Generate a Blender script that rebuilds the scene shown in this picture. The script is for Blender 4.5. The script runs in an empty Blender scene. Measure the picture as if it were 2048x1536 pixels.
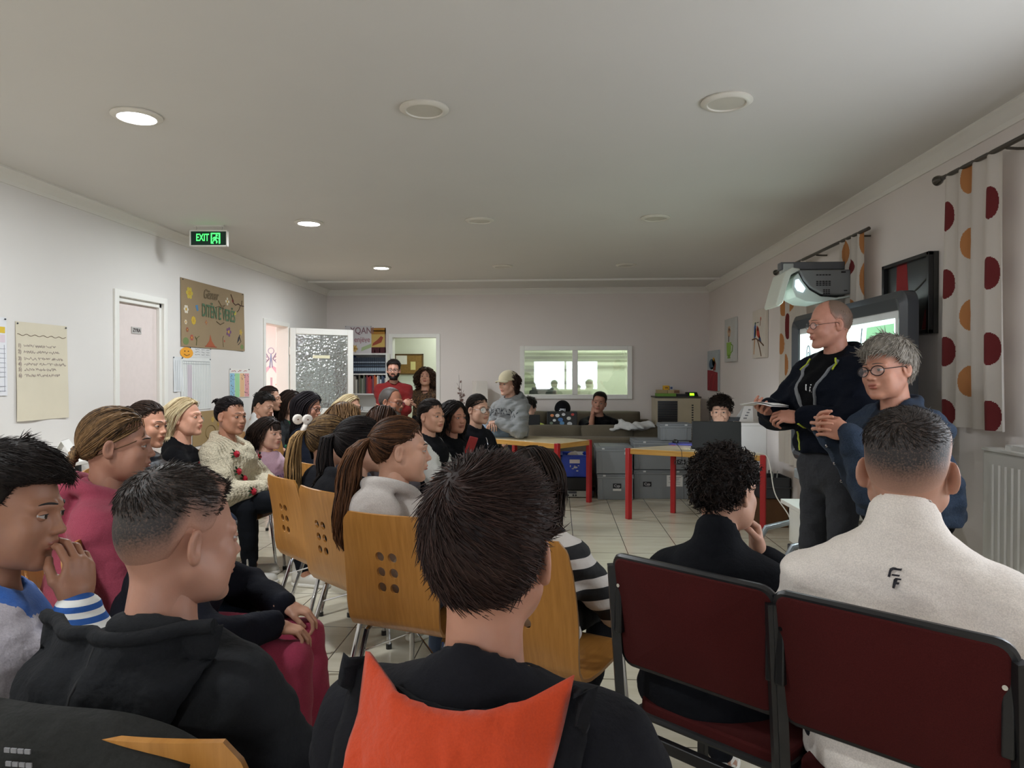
import bpy, bmesh, math, random
import numpy as np
from math import pi, sin, cos, radians, atan2, sqrt
from mathutils import Vector, Matrix, Euler

random.seed(7)
rng = np.random.default_rng(7)
SC = bpy.context.scene
COL = SC.collection

# ---------------------------------------------------------------- camera
CAM_H, FPX, YAW, PITCH = 1.42, 1420.0, radians(3.67), radians(0.605)
cam_d = bpy.data.cameras.new('camera')
cam_d.sensor_width = 36.0
cam_d.lens = FPX / 2048 * 36
cam_d.clip_start = 0.05
cam_o = bpy.data.objects.new('camera', cam_d)
cam_o.location = (0, 0, CAM_H)
cam_o.rotation_euler = (pi / 2 - PITCH, 0, YAW)
COL.objects.link(cam_o)
SC.camera = cam_o

# ---------------------------------------------------------------- world, exposure, lights
w = bpy.data.worlds.new('world'); SC.world = w; w.use_nodes = True
w.node_tree.nodes['Background'].inputs[0].default_value = (0.75, 0.85, 1.0, 1)
w.node_tree.nodes['Background'].inputs[1].default_value = 0.35
vs = SC.view_settings
vs.view_transform = 'Standard'; vs.look = 'None'; vs.gamma = 1.0; vs.use_curve_mapping = False
vs.exposure = 0.30
SC.display_settings.display_device = 'sRGB'
SC.cycles.max_bounces = 10; SC.cycles.diffuse_bounces = 8; SC.cycles.glossy_bounces = 3
SC.cycles.transmission_bounces = 6; SC.cycles.transparent_max_bounces = 8
SC.cycles.caustics_reflective = False; SC.cycles.caustics_refractive = False
SC.cycles.sample_clamp_indirect = 4.0

def area(name, loc, rot, size, power, color=(1, 1, 1), sy=None, shape=None):
    l = bpy.data.lights.new(name, 'AREA'); l.energy = power; l.color = color
    l.shape = shape or ('RECTANGLE' if sy else 'SQUARE'); l.size = size
    if sy: l.size_y = sy
    o = bpy.data.objects.new(name, l); o.location = loc; o.rotation_euler = rot
    COL.objects.link(o); return o

XL, XR, YB, YF, ZC = -3.47, 2.2, 10.5, -2.6, 2.72
# the lit recessed downlights run down the left column of the ceiling (two of them lie behind the camera's view)
LIT_X, LIT_Y = -2.09, (3.42, 5.87, 8.33)
for y in (-1.48, 0.97) + LIT_Y:
    area('downlight_lamp', (LIT_X, y, ZC - 0.035), (0, 0, 0), 0.2, 30, (0.91, 0.965, 1.0), shape='DISK')
# daylight through the curtained window in the wall behind the camera
# (its bright sky sheet, built with the window below, gives this light)
# daylight through the near side window
area('daylight_side', (XR + 0.02, 1.9, 1.65), (0, radians(90), 0), 1.2, 22, (0.9, 0.95, 1.0), sy=1.7)
# sunlit room beyond the open glass door, lamps of the two rooms behind the back wall
area('room_light_side', (-5.2, 8.6, 2.5), (0, 0, 0), 1.4, 62, (1.0, 0.95, 0.96))
area('room_light_back', (-1.4, 12.0, 2.6), (0, 0, 0), 1.2, 34, (0.95, 1.0, 0.9))
area('room_light_office', (0.9, 11.7, 2.6), (0, 0, 0), 1.4, 42, (0.95, 1.0, 0.9))
# light thrown by the projector's mirror onto the board
# ================================================================ helpers
def at(u, v, Y=None, X=None, Z=None):
    """point of the room seen in direction (u, v), at the given distance into the room, wall or height"""
    a, b = (u - 1024) / FPX, (768 - v) / FPX
    d = cam_o.rotation_euler.to_matrix() @ Vector((a, b, -1))
    o = Vector((0, 0, CAM_H))
    t = (Y - o.y) / d.y if Y is not None else (X - o.x) / d.x if X is not None else (Z - o.z) / d.z
    return o + d * t

def tag(o, label=None, cat=None, group=None, kind=None):
    if label: o['label'] = label
    if cat: o['category'] = cat
    if group: o['group'] = group
    if kind: o['kind'] = kind
    return o

def empty(name, loc=(0, 0, 0), rz=0.0, label=None, cat=None, group=None, parent=None):
    o = bpy.data.objects.new(name, None); COL.objects.link(o)
    o.location = loc; o.rotation_euler = (0, 0, rz); o.empty_display_size = 0.1
    if parent: o.parent = parent
    return tag(o, label, cat, group)

def copy_tree(o, parent=None):
    c = o.copy(); COL.objects.link(c)
    if parent: c.parent = parent
    for ch in o.children: copy_tree(ch, c)
    return c

class MB:
    """collects shapes into ONE mesh"""
    def __init__(s): s.v = []; s.f = []; s.m = []
    def add(s, V, F, mi=0):
        n = len(s.v); s.v += [tuple(map(float, x)) for x in V]
        s.f += [tuple(int(i) + n for i in f) for f in F]; s.m += [mi] * len(F); return s
    def box(s, c, d, mi=0, R=None):
        x, y, z = d[0] / 2, d[1] / 2, d[2] / 2
        V = [Vector((sx * x, sy * y, sz * z)) for sx in (-1, 1) for sy in (-1, 1) for sz in (-1, 1)]
        if R is not None: V = [R @ q for q in V]
        V = [q + Vector(c) for q in V]
        return s.add(V, [(0, 1, 3, 2), (4, 6, 7, 5), (0, 4, 5, 1), (2, 3, 7, 6), (0, 2, 6, 4), (1, 5, 7, 3)], mi)
    def span(s, a, b, mi=0):
        return s.box([(p + q) / 2 for p, q in zip(a, b)], [abs(q - p) for p, q in zip(a, b)], mi)
    def tube(s, P, r, n=10, mi=0, cap=True, flat=1.0):
        P = [Vector(p) for p in P]; k = len(P)
        r = list(r) if hasattr(r, '__len__') else [r] * k
        ref = None; V = []; F = []
        for i in range(k):
            t = (P[min(i + 1, k - 1)] - P[max(i - 1, 0)])
            t = t.normalized() if t.length > 1e-9 else Vector((0, 0, 1))
            if ref is None: ref = Vector((0, 0, 1)) if abs(t.z) < .9 else Vector((1, 0, 0))
            e = t.cross(ref); e = e.normalized() if e.length > 1e-6 else t.orthogonal().normalized()
            g = e.cross(t).normalized(); ref = g
            for j in range(n):
                a = 2 * pi * j / n; V.append(P[i] + e * cos(a) * r[i] + g * sin(a) * r[i] * flat)
        for i in range(k - 1):
            for j in range(n):
                a, b = i * n + j, i * n + (j + 1) % n; F.append((a, b, b + n, a + n))
        if cap: F += [tuple(range(n - 1, -1, -1)), tuple((k - 1) * n + j for j in range(n))]
        return s.add(V, F, mi)
    def cyl(s, a, b, r, n=20, mi=0, r2=None): return s.tube([a, b], [r, r if r2 is None else r2], n, mi)
    def lathe(s, prof, c=(0, 0, 0), n=24, mi=0, R=None):
        V = []; F = []; k = len(prof)
        for (r, z) in prof:
            for j in range(n):
                q = Vector((r * cos(2 * pi * j / n), r * sin(2 * pi * j / n), z))
                if R is not None: q = R @ q
                V.append(q + Vector(c))
        for i in range(k - 1):
            for j in range(n):
                a, b = i * n + j, i * n + (j + 1) % n; F.append((a, b, b + n, a + n))
        F += [tuple(range(n - 1, -1, -1)), tuple((k - 1) * n + j for j in range(n))]
        return s.add(V, F, mi)
    def prism(s, poly, fn, t0, t1, mi=0):
        """poly of (a,b); fn(a,b,t)->point; extruded between t0 and t1"""
        n = len(poly)
        V = [fn(a, b, t0) for a, b in poly] + [fn(a, b, t1) for a, b in poly]
        F = [tuple(range(n - 1, -1, -1)), tuple(range(n, 2 * n))] + [(i, (i + 1) % n, n + (i + 1) % n, n + i) for i in range(n)]
        return s.add(V, F, mi)
    def grid(s, fn, nu, nv, mi=0, closed=False):
        V = [fn(i / (nu - 1) if not closed else i / nu, j / (nv - 1)) for i in range(nu) for j in range(nv)]
        F = []
        for i in range(nu if closed else nu - 1):
            for j in range(nv - 1):
                a = i * nv + j; b = ((i + 1) % nu) * nv + j; F.append((a, b, b + 1, a + 1))
        return s.add(V, F, mi)
    def build(s, name, mats, parent=None, bevel=0, smooth=35, solid=0, sub=0, loc=None, rz=0):
        me = bpy.data.meshes.new(name); me.from_pydata(s.v, [], s.f)
        for m in (mats if isinstance(mats, (list, tuple)) else [mats]): me.materials.append(m)
        if any(s.m): me.polygons.foreach_set('material_index', s.m)
        bm = bmesh.new(); bm.from_mesh(me); bmesh.ops.recalc_face_normals(bm, faces=bm.faces); bm.to_mesh(me); bm.free()
        if smooth:
            me.polygons.foreach_set('use_smooth', [True] * len(me.polygons))
            me.set_sharp_from_angle(angle=radians(smooth))
        o = bpy.data.objects.new(name, me); COL.objects.link(o)
        if parent: o.parent = parent
        if loc is not None: o.location = loc
        if rz: o.rotation_euler = (0, 0, rz)
        if solid:
            q = o.modifiers.new('solid', 'SOLIDIFY'); q.thickness = solid; q.offset = 0
        if bevel:
            q = o.modifiers.new('bevel', 'BEVEL'); q.width = bevel; q.segments = 2; q.limit_method = 'ANGLE'; q.angle_limit = radians(40)
        if sub:
            q = o.modifiers.new('sub', 'SUBSURF'); q.levels = sub; q.render_levels = sub
        return o

def np_mesh(name, V, F, mats, parent=None, mi=None, attr=None, smooth=True):
    """numpy verts (N,3), list of face arrays (each (M,k))"""
    me = bpy.data.meshes.new(name)
    F = [f for f in (F if isinstance(F, list) else [F]) if len(f)]
    me.vertices.add(len(V)); me.vertices.foreach_set('co', np.ascontiguousarray(V, np.float32).ravel())
    nl = sum(f.size for f in F); npoly = sum(len(f) for f in F)
    me.loops.add(nl); me.polygons.add(npoly)
    me.loops.foreach_set('vertex_index', np.concatenate([f.ravel() for f in F]).astype(np.int32))
    tot = np.concatenate([np.full(len(f), f.shape[1]) for f in F]); st = np.concatenate([[0], np.cumsum(tot)[:-1]])
    me.polygons.foreach_set('loop_start', st.astype(np.int32))
    for m in mats: me.materials.append(m)
    if mi is not None: me.polygons.foreach_set('material_index', np.asarray(mi, np.int32))
    me.update(calc_edges=True)
    me.polygons.foreach_set('use_smooth', np.full(npoly, smooth))
    if attr is not None:
        for k, a in attr.items():
            at_ = me.attributes.new(k, 'FLOAT', 'POINT'); at_.data.foreach_set('value', np.asarray(a, np.float32))
    me.validate()
    o = bpy.data.objects.new(name, me); COL.objects.link(o)
    if parent: o.parent = parent
    return o

# ---------------------------------------------------------------- materials
_MC = {}
def srgb(c):
    if isinstance(c, str): c = [int(c[i:i + 2], 16) / 255 for i in (0, 2, 4)]
    return tuple(((x + .055) / 1.055) ** 2.4 if x > .04045 else x / 12.92 for x in c)

class NT:
    def __init__(s, name):
        s.m = bpy.data.materials.new(name); s.m.use_nodes = True; s.t = s.m.node_tree; s.b = s.t.nodes['Principled BSDF']
    def n(s, typ, **k):
        q = s.t.nodes.new(typ)
        for a, b in k.items():
            if a.startswith('i_'):
                key = a[2:]; key = int(key) if key.isdigit() else key.replace('_', ' ')
                q.inputs[key].default_value = b
            else: setattr(q, a, b)
        return q
    def l(s, a, b): s.t.links.new(a, b)
    def coord(s, which='Object', scale=None):
        c = s.n('ShaderNodeTexCoord').outputs[which]
        if scale is None: return c
        mp = s.n('ShaderNodeMapping'); mp.inputs['Scale'].default_value = scale; s.l(c, mp.inputs[0]); return mp.outputs[0]
    def noise(s, scale, detail=3, vec=None, rough=.55):
        q = s.n('ShaderNodeTexNoise'); q.inputs['Scale'].default_value = scale; q.inputs['Detail'].default_value = detail
        q.inputs['Roughness'].default_value = rough
        s.l(vec if vec is not None else s.coord(), q.inputs['Vector']); return q
    def ramp(s, fac, stops):
        q = s.n('ShaderNodeValToRGB'); e = q.color_ramp.elements
        while len(e) < len(stops): e.new(.5)
        for k, (p, c) in enumerate(stops): e[k].position = p; e[k].color = (*c[:3], 1)
        s.l(fac, q.inputs[0]); return q.outputs[0]
    def bump(s, h, strength=.3, dist=.01):
        q = s.n('ShaderNodeBump'); q.inputs['Strength'].default_value = strength; q.inputs['Distance'].default_value = dist
        s.l(h, q.inputs['Height']); s.l(q.outputs[0], s.b.inputs['Normal']); return q

def mat(name, c, rough=.6, metal=0, var=.06, vs=6, bump=0, bs=60, emit=0, spec=None, alpha=None, trans=0, ec=None, sheen=0):
    key = (name, str(c), rough, metal, var, vs, bump, bs, emit, alpha, trans, spec)
    if key in _MC: return _MC[key]
    t = NT(name); c = srgb(c); b = t.b
    b.inputs['Roughness'].default_value = rough; b.inputs['Metallic'].default_value = metal
    if spec is not None: b.inputs['Specular IOR Level'].default_value = spec
    n = t.noise(vs)
    t.l(t.ramp(n.outputs[0], [(.25, [x * (1 - var) for x in c]), (.75, [min(1, x * (1 + var)) for x in c])]), b.inputs['Base Color'])
    if bump:
        t.bump(t.noise(bs, 4).outputs[0], bump, .004)
    if emit:
        b.inputs['Emission Color'].default_value = (*(srgb(ec) if ec else c), 1); b.inputs['Emission Strength'].default_value = emit
    if alpha is not None: b.inputs['Alpha'].default_value = alpha
    if trans: b.inputs['Transmission Weight'].default_value = trans
    if sheen: b.inputs['Sheen Weight'].default_value = sheen; b.inputs['Sheen Roughness'].default_value = .5
    _MC[key] = t.m; return t.m

def fabric(name, c, c2=None, wr=.35, fine=320, rough=.85, var=.10, sheen=.25):
    key = ('fab', name, str(c), str(c2), wr, fine)
    if key in _MC: return _MC[key]
    t = NT(name); c = srgb(c); b = t.b; b.inputs['Roughness'].default_value = rough
    lum = sum(c) / 3; sheen = sheen * min(1, lum * 6) * .5
    b.inputs['Specular IOR Level'].default_value = .08 + .15 * min(1, lum * 5)
    b.inputs['Sheen Weight'].default_value = sheen; b.inputs['Sheen Roughness'].default_value = .6
    co = t.coord()
    f = t.noise(fine, 2, co); wv = t.noise(9, 4, co, .6)
    lo = [x * (1 - var) for x in c]; hi = [min(1, x * (1 + var)) for x in c] if c2 is None else srgb(c2)
    t.l(t.ramp(f.outputs[0], [(.35, lo), (.65, hi)]), b.inputs['Base Color'])
    b1 = t.n('ShaderNodeBump', i_Strength=wr, i_Distance=.03); t.l(wv.outputs[0], b1.inputs['Height'])
    b2 = t.n('ShaderNodeBump', i_Strength=.25, i_Distance=.002); t.l(f.outputs[0], b2.inputs['Height']); t.l(b1.outputs[0], b2.inputs['Normal'])
    t.l(b2.outputs[0], b.inputs['Normal'])
    _MC[key] = t.m; return t.m

def wood(name, c1, c2, scale=(14, 1.2, 1.2), rough=.35):
    key = ('wood', name)
    if key in _MC: return _MC[key]
    t = NT(name); co = t.coord('Object', scale)
    n = t.noise(3.0, 6, co, .6)
    t.l(t.ramp(n.outputs[0], [(.30, srgb(c1)), (.68, srgb(c2))]), t.b.inputs['Base Color'])
    t.b.inputs['Roughness'].default_value = rough; t.bump(n.outputs[0], .06, .002)
    _MC[key] = t.m; return t.m

def glass(name, tint=(.95, 1, .97), rough=.02, alpha=.12, bumpy=0):
    """thin pane: mostly clear, with a mirror-like sheen"""
    key = ('glass', name)
    if key in _MC: return _MC[key]
    t = NT(name); nt = t.t; out = nt.nodes['Material Output']
    tr = t.n('ShaderNodeBsdfTransparent'); tr.inputs[0].default_value = (*tint, 1)
    gl = t.n('ShaderNodeBsdfGlossy'); gl.inputs['Roughness'].default_value = rough
    mx = t.n('ShaderNodeMixShader'); mx.inputs[0].default_value = alpha
    t.l(tr.outputs[0], mx.inputs[1]); t.l(gl.outputs[0], mx.inputs[2]); t.l(mx.outputs[0], out.inputs[0])
    _MC[key] = t.m; return t.m

# ---------------------------------------------------------------- lettering as mesh
FONT_CACHE = {}
def text_part(name, body, size, mtl, parent, loc, rot, depth=.002, sx=1.0, align='CENTER', shear=0, label=None):
    cu = bpy.data.curves.new(name, 'FONT'); cu.body = body; cu.size = size; cu.extrude = depth; cu.align_x = align; cu.align_y = 'CENTER'
    cu.shear = shear; cu.offset = size * .012
    tmp = bpy.data.objects.new(name, cu); COL.objects.link(tmp)
    dg = bpy.context.evaluated_depsgraph_get(); me = bpy.data.meshes.new_from_object(tmp.evaluated_get(dg))
    bpy.data.objects.remove(tmp); me.name = name; me.materials.clear(); me.materials.append(mtl)
    o = bpy.data.objects.new(name, me); COL.objects.link(o); o.parent = parent; o.location = loc; o.rotation_euler = rot; o.scale = (sx, 1, 1)
    if label: o['label'] = label
    return o
# ================================================================ the room
WALL = mat('wall_paint', 'dad6d2', .75, var=.015, vs=2, bump=.05, bs=40)
WALLP = mat('wall_paint_pink', 'dbd3ce', .75, var=.015, vs=2, bump=.05, bs=40)
CEIL = mat('ceiling_paint', 'd2cfca', .85, var=.02, vs=1.2)
PVC = mat('white_pvc', 'e4e2dc', .35, var=.01)
TRIM = mat('white_trim', 'dedbd4', .55, var=.01)
BLK = mat('black_plastic', '141416', .45, bump=.05)
DGREY = mat('dark_grey_plastic', '3a3d42', .4)
CHROME = mat('chrome', 'c8c8ca', .12, 1.0, var=.01)
PAPER = mat('paper_white', 'e6e4e0', .8, var=.02)

def floor_mat():
    t = NT('floor_tiles'); co = t.coord('Object')
    mp = t.n('ShaderNodeMapping'); mp.inputs['Location'].default_value = (-.137, -5.74, 0); t.l(co, mp.inputs[0])
    br = t.n('ShaderNodeTexBrick', offset=0.0, squash=1.0)
    br.inputs['Color1'].default_value = (*srgb('cfc8b6'), 1); br.inputs['Color2'].default_value = (*srgb('c8c0ac'), 1); br.inputs['Mortar'].default_value = (*srgb('4b4238'), 1)
    br.inputs['Scale'].default_value = 1; br.inputs['Brick Width'].default_value = .428; br.inputs['Row Height'].default_value = .6
    br.inputs['Mortar Size'].default_value = .0035; br.inputs['Mortar Smooth'].default_value = .2; t.l(mp.outputs[0], br.inputs['Vector'])
    n = t.noise(2.2, 6, t.coord('Object', (1, 5, 1)), .6); n2 = t.noise(9, 5)
    mx = t.n('ShaderNodeMix', data_type='RGBA', blend_type='MULTIPLY'); mx.inputs[0].default_value = .55
    t.l(br.outputs['Color'], mx.inputs[6]); t.l(t.ramp(n.outputs[0], [(.3, (.72, .68, .6)), (.7, (1, 1, 1))]), mx.inputs[7]); t.l(mx.outputs[2], t.b.inputs['Base Color'])
    t.l(t.ramp(n2.outputs[0], [(.3, (.20,) * 3), (.7, (.25,) * 3)]), t.b.inputs['Roughness'])
    t.bump(br.outputs['Fac'], -.25, .004) ; return t.m

def wall_with_holes(name, mtl, fn, L0, L1, z1, holes, th=.14, z0=0.0):
    """one wall mesh; holes: (a0,a1,z0,z1); fn(a, z, t)->point"""
    m = MB(); As = sorted({L0, L1, *[h[0] for h in holes], *[h[1] for h in holes]}); Zs = sorted({z0, z1, *[h[2] for h in holes], *[h[3] for h in holes]})
    for a, b in zip(As, As[1:]):
        for c, d in zip(Zs, Zs[1:]):
            x, y = (a + b) / 2, (c + d) / 2
            if any(h[0] < x < h[1] and h[2] < y < h[3] for h in holes): continue
            m.prism([(a, c), (b, c), (b, d), (a, d)], fn, 0, th)
    return tag(m.build(name, mtl, smooth=0), kind='structure')

tag(MB().box((-.6, 4, -.05), (5.9 + .2, 13.6, .1)).build('floor', floor_mat(), smooth=0), kind='structure')
tag(MB().box(((XL + XR) / 2, (YB + YF) / 2, ZC + .06), (XR - XL + .3, YB - YF + .3, .12)).build('ceiling', CEIL, smooth=0), kind='structure')
fL = lambda a, z, t: (XL - t, a, z); fR = lambda a, z, t: (XR + t, a, z); fB = lambda a, z, t: (a, YB + t, z); fF = lambda a, z, t: (a, YF - t, z)
D1, D2 = (5.40, 6.05, 0, 2.06), (8.23, 8.93, 0, 2.06)
wall_with_holes('wall_left', WALL, fL, YF, YB, ZC, [D1, D2])
p0, p1 = at(785, 675, Y=YB), at(873, 675, Y=YB); DB = (p0.x, p1.x, 0, p0.z)
q0, q1 = at(1040, 692, Y=YB), at(1264, 798, Y=YB); WB = (q0.x, q1.x, q1.z, q0.z)
wall_with_holes('wall_back', WALLP, fB, XL, XR, ZC, [DB, WB])
W2 = (1.0, 3.42, 1.10, 2.16)
wall_with_holes('wall_right', WALLP, fR, YF, YB, ZC, [W2], th=.2)
W3 = (-.83, 1.36, .95, 1.97)
wall_with_holes('wall_front', WALL, fF, XL, XR, ZC, [W3])

# --- cornices and skirting
CP = [(0, 0), (.075, 0), (.075, .012), (.06, .02), (.045, .03), (.03, .05), (.018, .06), (.012, .085), (0, .085)]
tag(MB().prism(CP, lambda a, b, t: (XL + a, t, ZC - b), YF, YB).build('trim_1', TRIM), kind='structure')
tag(MB().prism(CP, lambda a, b, t: (XR - a, t, ZC - b), YF, YB).build('trim_2', TRIM), kind='structure')
tag(MB().prism(CP, lambda a, b, t: (t, YB - a, ZC - b), XL, XR).build('trim_3', TRIM), kind='structure')
tag(MB().box((-.62, 9.5, ZC - .012), (XR - XL - .12, .05, .024)).build('trim_4', PVC, bevel=.004), kind='structure')
for nm, a, b in (('baseboard_left', YF, D1[0] - .05), ('baseboard_left', D1[1] + .05, D2[0] - .05), ('baseboard_left', D2[1] + .05, YB)):
    tag(MB().box((XL + .006, (a + b) / 2, .04), (.012, b - a, .08)).build(nm, mat('tile_skirting', 'c3b79c', .3)), kind='structure')
tag(MB().box((XR - .006, (YF + YB) / 2, .04), (.012, YB - YF, .08)).build('baseboard_right', mat('tile_skirting', 'c3b79c', .3)), kind='structure')
for a, b in ((XL, DB[0] - .06), (DB[1] + .06, XR)):
    tag(MB().box(((a + b) / 2, YB - .006, .04), (b - a, .012, .08)).build('baseboard_back', mat('tile_skirting', 'c3b79c', .3)), kind='structure')

# --- doors
def frame_L(h, w=.05, dep=.10):
    m = MB(); y0, y1, _, z = h
    for (a, b, c, d) in ((y0 - w, y0 + .004, 0, z + w), (y1 - .004, y1 + w, 0, z + w), (y0, y1, z - .004, z + w)): m.span((XL - dep - .045, a, c), (XL + .018, b, d))
    return m
d1 = tag(frame_L(D1).build('door_1', PVC, bevel=.004), kind='structure')
MB().span((XL - .075, D1[0] + .005, .005), (XL - .04, D1[1] - .005, D1[3] - .005)).build('door_leaf', mat('door_laminate', 'ddd0cc', .5, var=.03, vs=20), d1, bevel=.003)
m = MB(); m.span((XL - .04, D1[0] + .002, 0), (XL - .01, D1[0] + .035, D1[3] - .002)); m.span((XL - .04, D1[1] - .035, 0), (XL - .01, D1[1] - .002, D1[3] - .002)); m.span((XL - .04, D1[0], D1[3] - .04), (XL - .01, D1[1], D1[3] - .002))
m.build('door_stop', PVC, d1, bevel=.003)
s0 = at(272, 661, X=XL - .04)
sg = empty('door_sign', (XL - .036, s0.y, s0.z), 0, 'small grey plate reading ZYRA on the closed white door', 'sign')
MB().box((0, 0, 0), (.004, .135, .055)).build('plate', mat('grey_plate', 'b4b0ac', .4), sg)
text_part('lettering', 'ZYRA', .042, mat('ink_dark', '3a2c30', .6), sg, (.0035, 0, 0), (pi / 2, 0, pi / 2), .0005)
m = MB().tube([(0, 0, 0), (.05, 0, 0), (.055, .02, 0), (.055, .12, 0)], .009, 8); m.box((.002, 0, 0), (.008, .045, .2))
m.build('door_handle', CHROME, d1, loc=(XL - .04, D1[1] - .09, 1.04), rz=pi if False else 0)
d2 = tag(frame_L(D2).build('door_2', PVC, bevel=.004), kind='structure')
gl = empty('glass_door', (XL + .02, D2[1] + .03, 0), atan2(.52, .69), 'white framed frosted glass door standing open into the room', 'door')
m = MB()
LW = .85
for (a, b, c, d) in ((0, .075, .02, 2.05), (LW - .075, LW, .02, 2.05), (.075, LW - .075, 1.97, 2.05), (.075, LW - .075, .02, .14), (.075, LW - .075, .92, 1.0)): m.span((a, -.025, c), (b, .025, d))
m.build('frame', PVC, gl, bevel=.006)
def frosted():
    t = NT('frosted_glass'); b = t.b; b.inputs['Base Color'].default_value = (*srgb('9a9d99'), 1); b.inputs['Roughness'].default_value = .05
    b.inputs['Transmission Weight'].default_value = .45; b.inputs['Specular IOR Level'].default_value = 1.0; b.inputs['IOR'].default_value = 2.6; b.inputs['Coat Weight'].default_value = .6
    v = t.n('ShaderNodeTexVoronoi', i_Scale=34.0, feature='SMOOTH_F1'); n = t.noise(38, 2); t.l(t.coord(), v.inputs['Vector'])
    ad = t.n('ShaderNodeMath', operation='ADD'); t.l(v.outputs['Distance'], ad.inputs[0]); t.l(n.outputs[0], ad.inputs[1]); t.bump(ad.outputs[0], .8, .013); return t.m
FR = frosted()
MB().span((.07, -.004, .995), (LW - .07, .004, 1.975)).build('glass_pane', FR, gl)
MB().span((.07, -.012, .13), (LW - .07, .012, .925)).build('lower_panel', PVC, gl)
MB().span((.30, -.009, 1.66), (.53, -.0055, 1.70)).build('paper_strip', mat('cream', 'd9d4b4', .7), gl)
for z in (.25, 1.15, 1.75):
    MB().cyl((0, -.02, z - .05), (0, -.02, z + .05), .011, 10).build('hinge', PVC, gl)
m = MB().tube([(LW - .04, -.025, 1.02), (LW - .04, -.07, 1.02), (LW - .15, -.075, 1.02)], .01, 8); m.build('handle', CHROME, gl)
t5 = tag(MB().span((DB[0] - .055, YB - .02, 0), (DB[0] + .004, YB + .145, DB[3] + .055)).span((DB[1] - .004, YB - .02, 0), (DB[1] + .055, YB + .145, DB[3] + .055)).span((DB[0], YB - .02, DB[3] - .004), (DB[1], YB + .145, DB[3] + .055)).build('door_3', PVC, bevel=.004), kind='structure')

# --- windows
def win_frame(name, fn, a0, a1, z0, z1, mull=(), w=.05, th=(-.03, .06), pane=None, parent=None):
    m = MB()
    R = lambda A, B, C, D, t0=th[0], t1=th[1]: m.prism([(A, C), (B, C), (B, D), (A, D)], fn, t0, t1)
    R(a0, a0 + w, z0, z1); R(a1 - w, a1, z0, z1); R(a0 + w, a1 - w, z1 - w, z1); R(a0 + w, a1 - w, z0, z0 + w)
    for q in mull: R(q - w * .6, q + w * .6, z0 + w, z1 - w, th[0] - .012, th[1])
    o = tag(m.build(name, PVC, parent, bevel=.004), kind='structure' if not parent else None)
    ed = [a0 + w] + list(mull) + [a1 - w]
    if pane:
        for c, d in zip(ed, ed[1:]):
            MB().prism([(c, z0 + w), (d, z0 + w), (d, z1 - w), (c, z1 - w)], fn, .018, .022).build('pane', pane, o)
    return o
pane = glass('window_pane', (.93, .98, .93), .015, .14)
win_frame('window_1', fB, WB[0], WB[1], WB[2], WB[3], [at(1150, 740, Y=YB).x], .066, pane=pane)
# handwritten mark on the pane
mk = at(1248, 706, Y=YB)
tag(MB().tube([(mk.x - .035, YB + .010, mk.z - .05), (mk.x - .005, YB + .010, mk.z + .05), (mk.x + .012, YB + .010, mk.z + .02), (mk.x + .03, YB + .010, mk.z - .02)], .006, 6, flat=.3).build('paint_mark', mat('white_paint', 'f0f0ee', .5)), 'white arrow-like mark painted on the right office pane', 'mark')
win_frame('window_2', fR, W2[0], W2[1], W2[2], W2[3], [2.2], .06, th=(.06, .13), pane=glass('outer_pane', (1, 1, 1), .02, .08))
tag(MB().span((XR - .10, W2[0] - .1, W2[2] - .04), (XR + .16, W2[1] + .06, W2[2])).build('trim_5', mat('sill_marble', 'd8d6d0', .3), bevel=.005), kind='structure')
w3 = win_frame('window_3', fF, W3[0], W3[1], W3[2], W3[3], [.26], .05, pane=glass('outer_pane', (1, 1, 1), .02, .08))
tag(MB().box((.26, YF - .5, 1.5), (3.4, .02, 2.4)).build('sky_sheet_rear', mat('daylight_glow', 'eef4ff', emit=4.6, ec='eaf2ff')), kind='structure')  # added glowing sheet outside the rear window, stands in for the daylight sky
tag(MB().box((XR + .9, 2.2, 1.6), (.02, 4.4, 2.6)).build('sky_sheet_side', mat('daylight_glow_side', 'eef4ff', emit=1.4, ec='eaf2ff')), kind='structure')  # added glowing sheet beyond the side window in place of the sky, no trim

# --- rooms seen through the openings
ROOMW = mat('room_paint', 'd9ddd0', .75, var=.01)
SIDEW = mat('side_room_paint', 'e8dcda', .75, var=.01)
def shell(name, x0, x1, y0, y1, mtl, skip=()):
    m = MB(); t = .08; z = 2.8
    if 'b' not in skip: m.span((x0, y1, 0), (x1, y1 + t, z))
    if 'f' not in skip: m.span((x0, y0 - t, 0), (x1, y0, z))
    if 'l' not in skip: m.span((x0 - t, y0, 0), (x0, y1, z))
    if 'r' not in skip: m.span((x1, y0, 0), (x1 + t, y1, z))
    m.span((x0, y0, z), (x1, y1, z + t))
    tag(m.build('wall_' + name, mtl, smooth=0), kind='structure')
    tag(MB().span((x0, y0, -.1), (x1, y1, -.001)).build('floor', mat('room_floor', 'b9ad92', .4)), kind='structure')
shell('side_room', -6.4, XL - .14, 7.2, 10.42, SIDEW, 'r')
shell('back_room', XL - .2, -.80, YB + .14, 12.6, ROOMW, 'f')
shell('office', -.72, XR + .1, YB + .14, 13.0, ROOMW, 'f')
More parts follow.
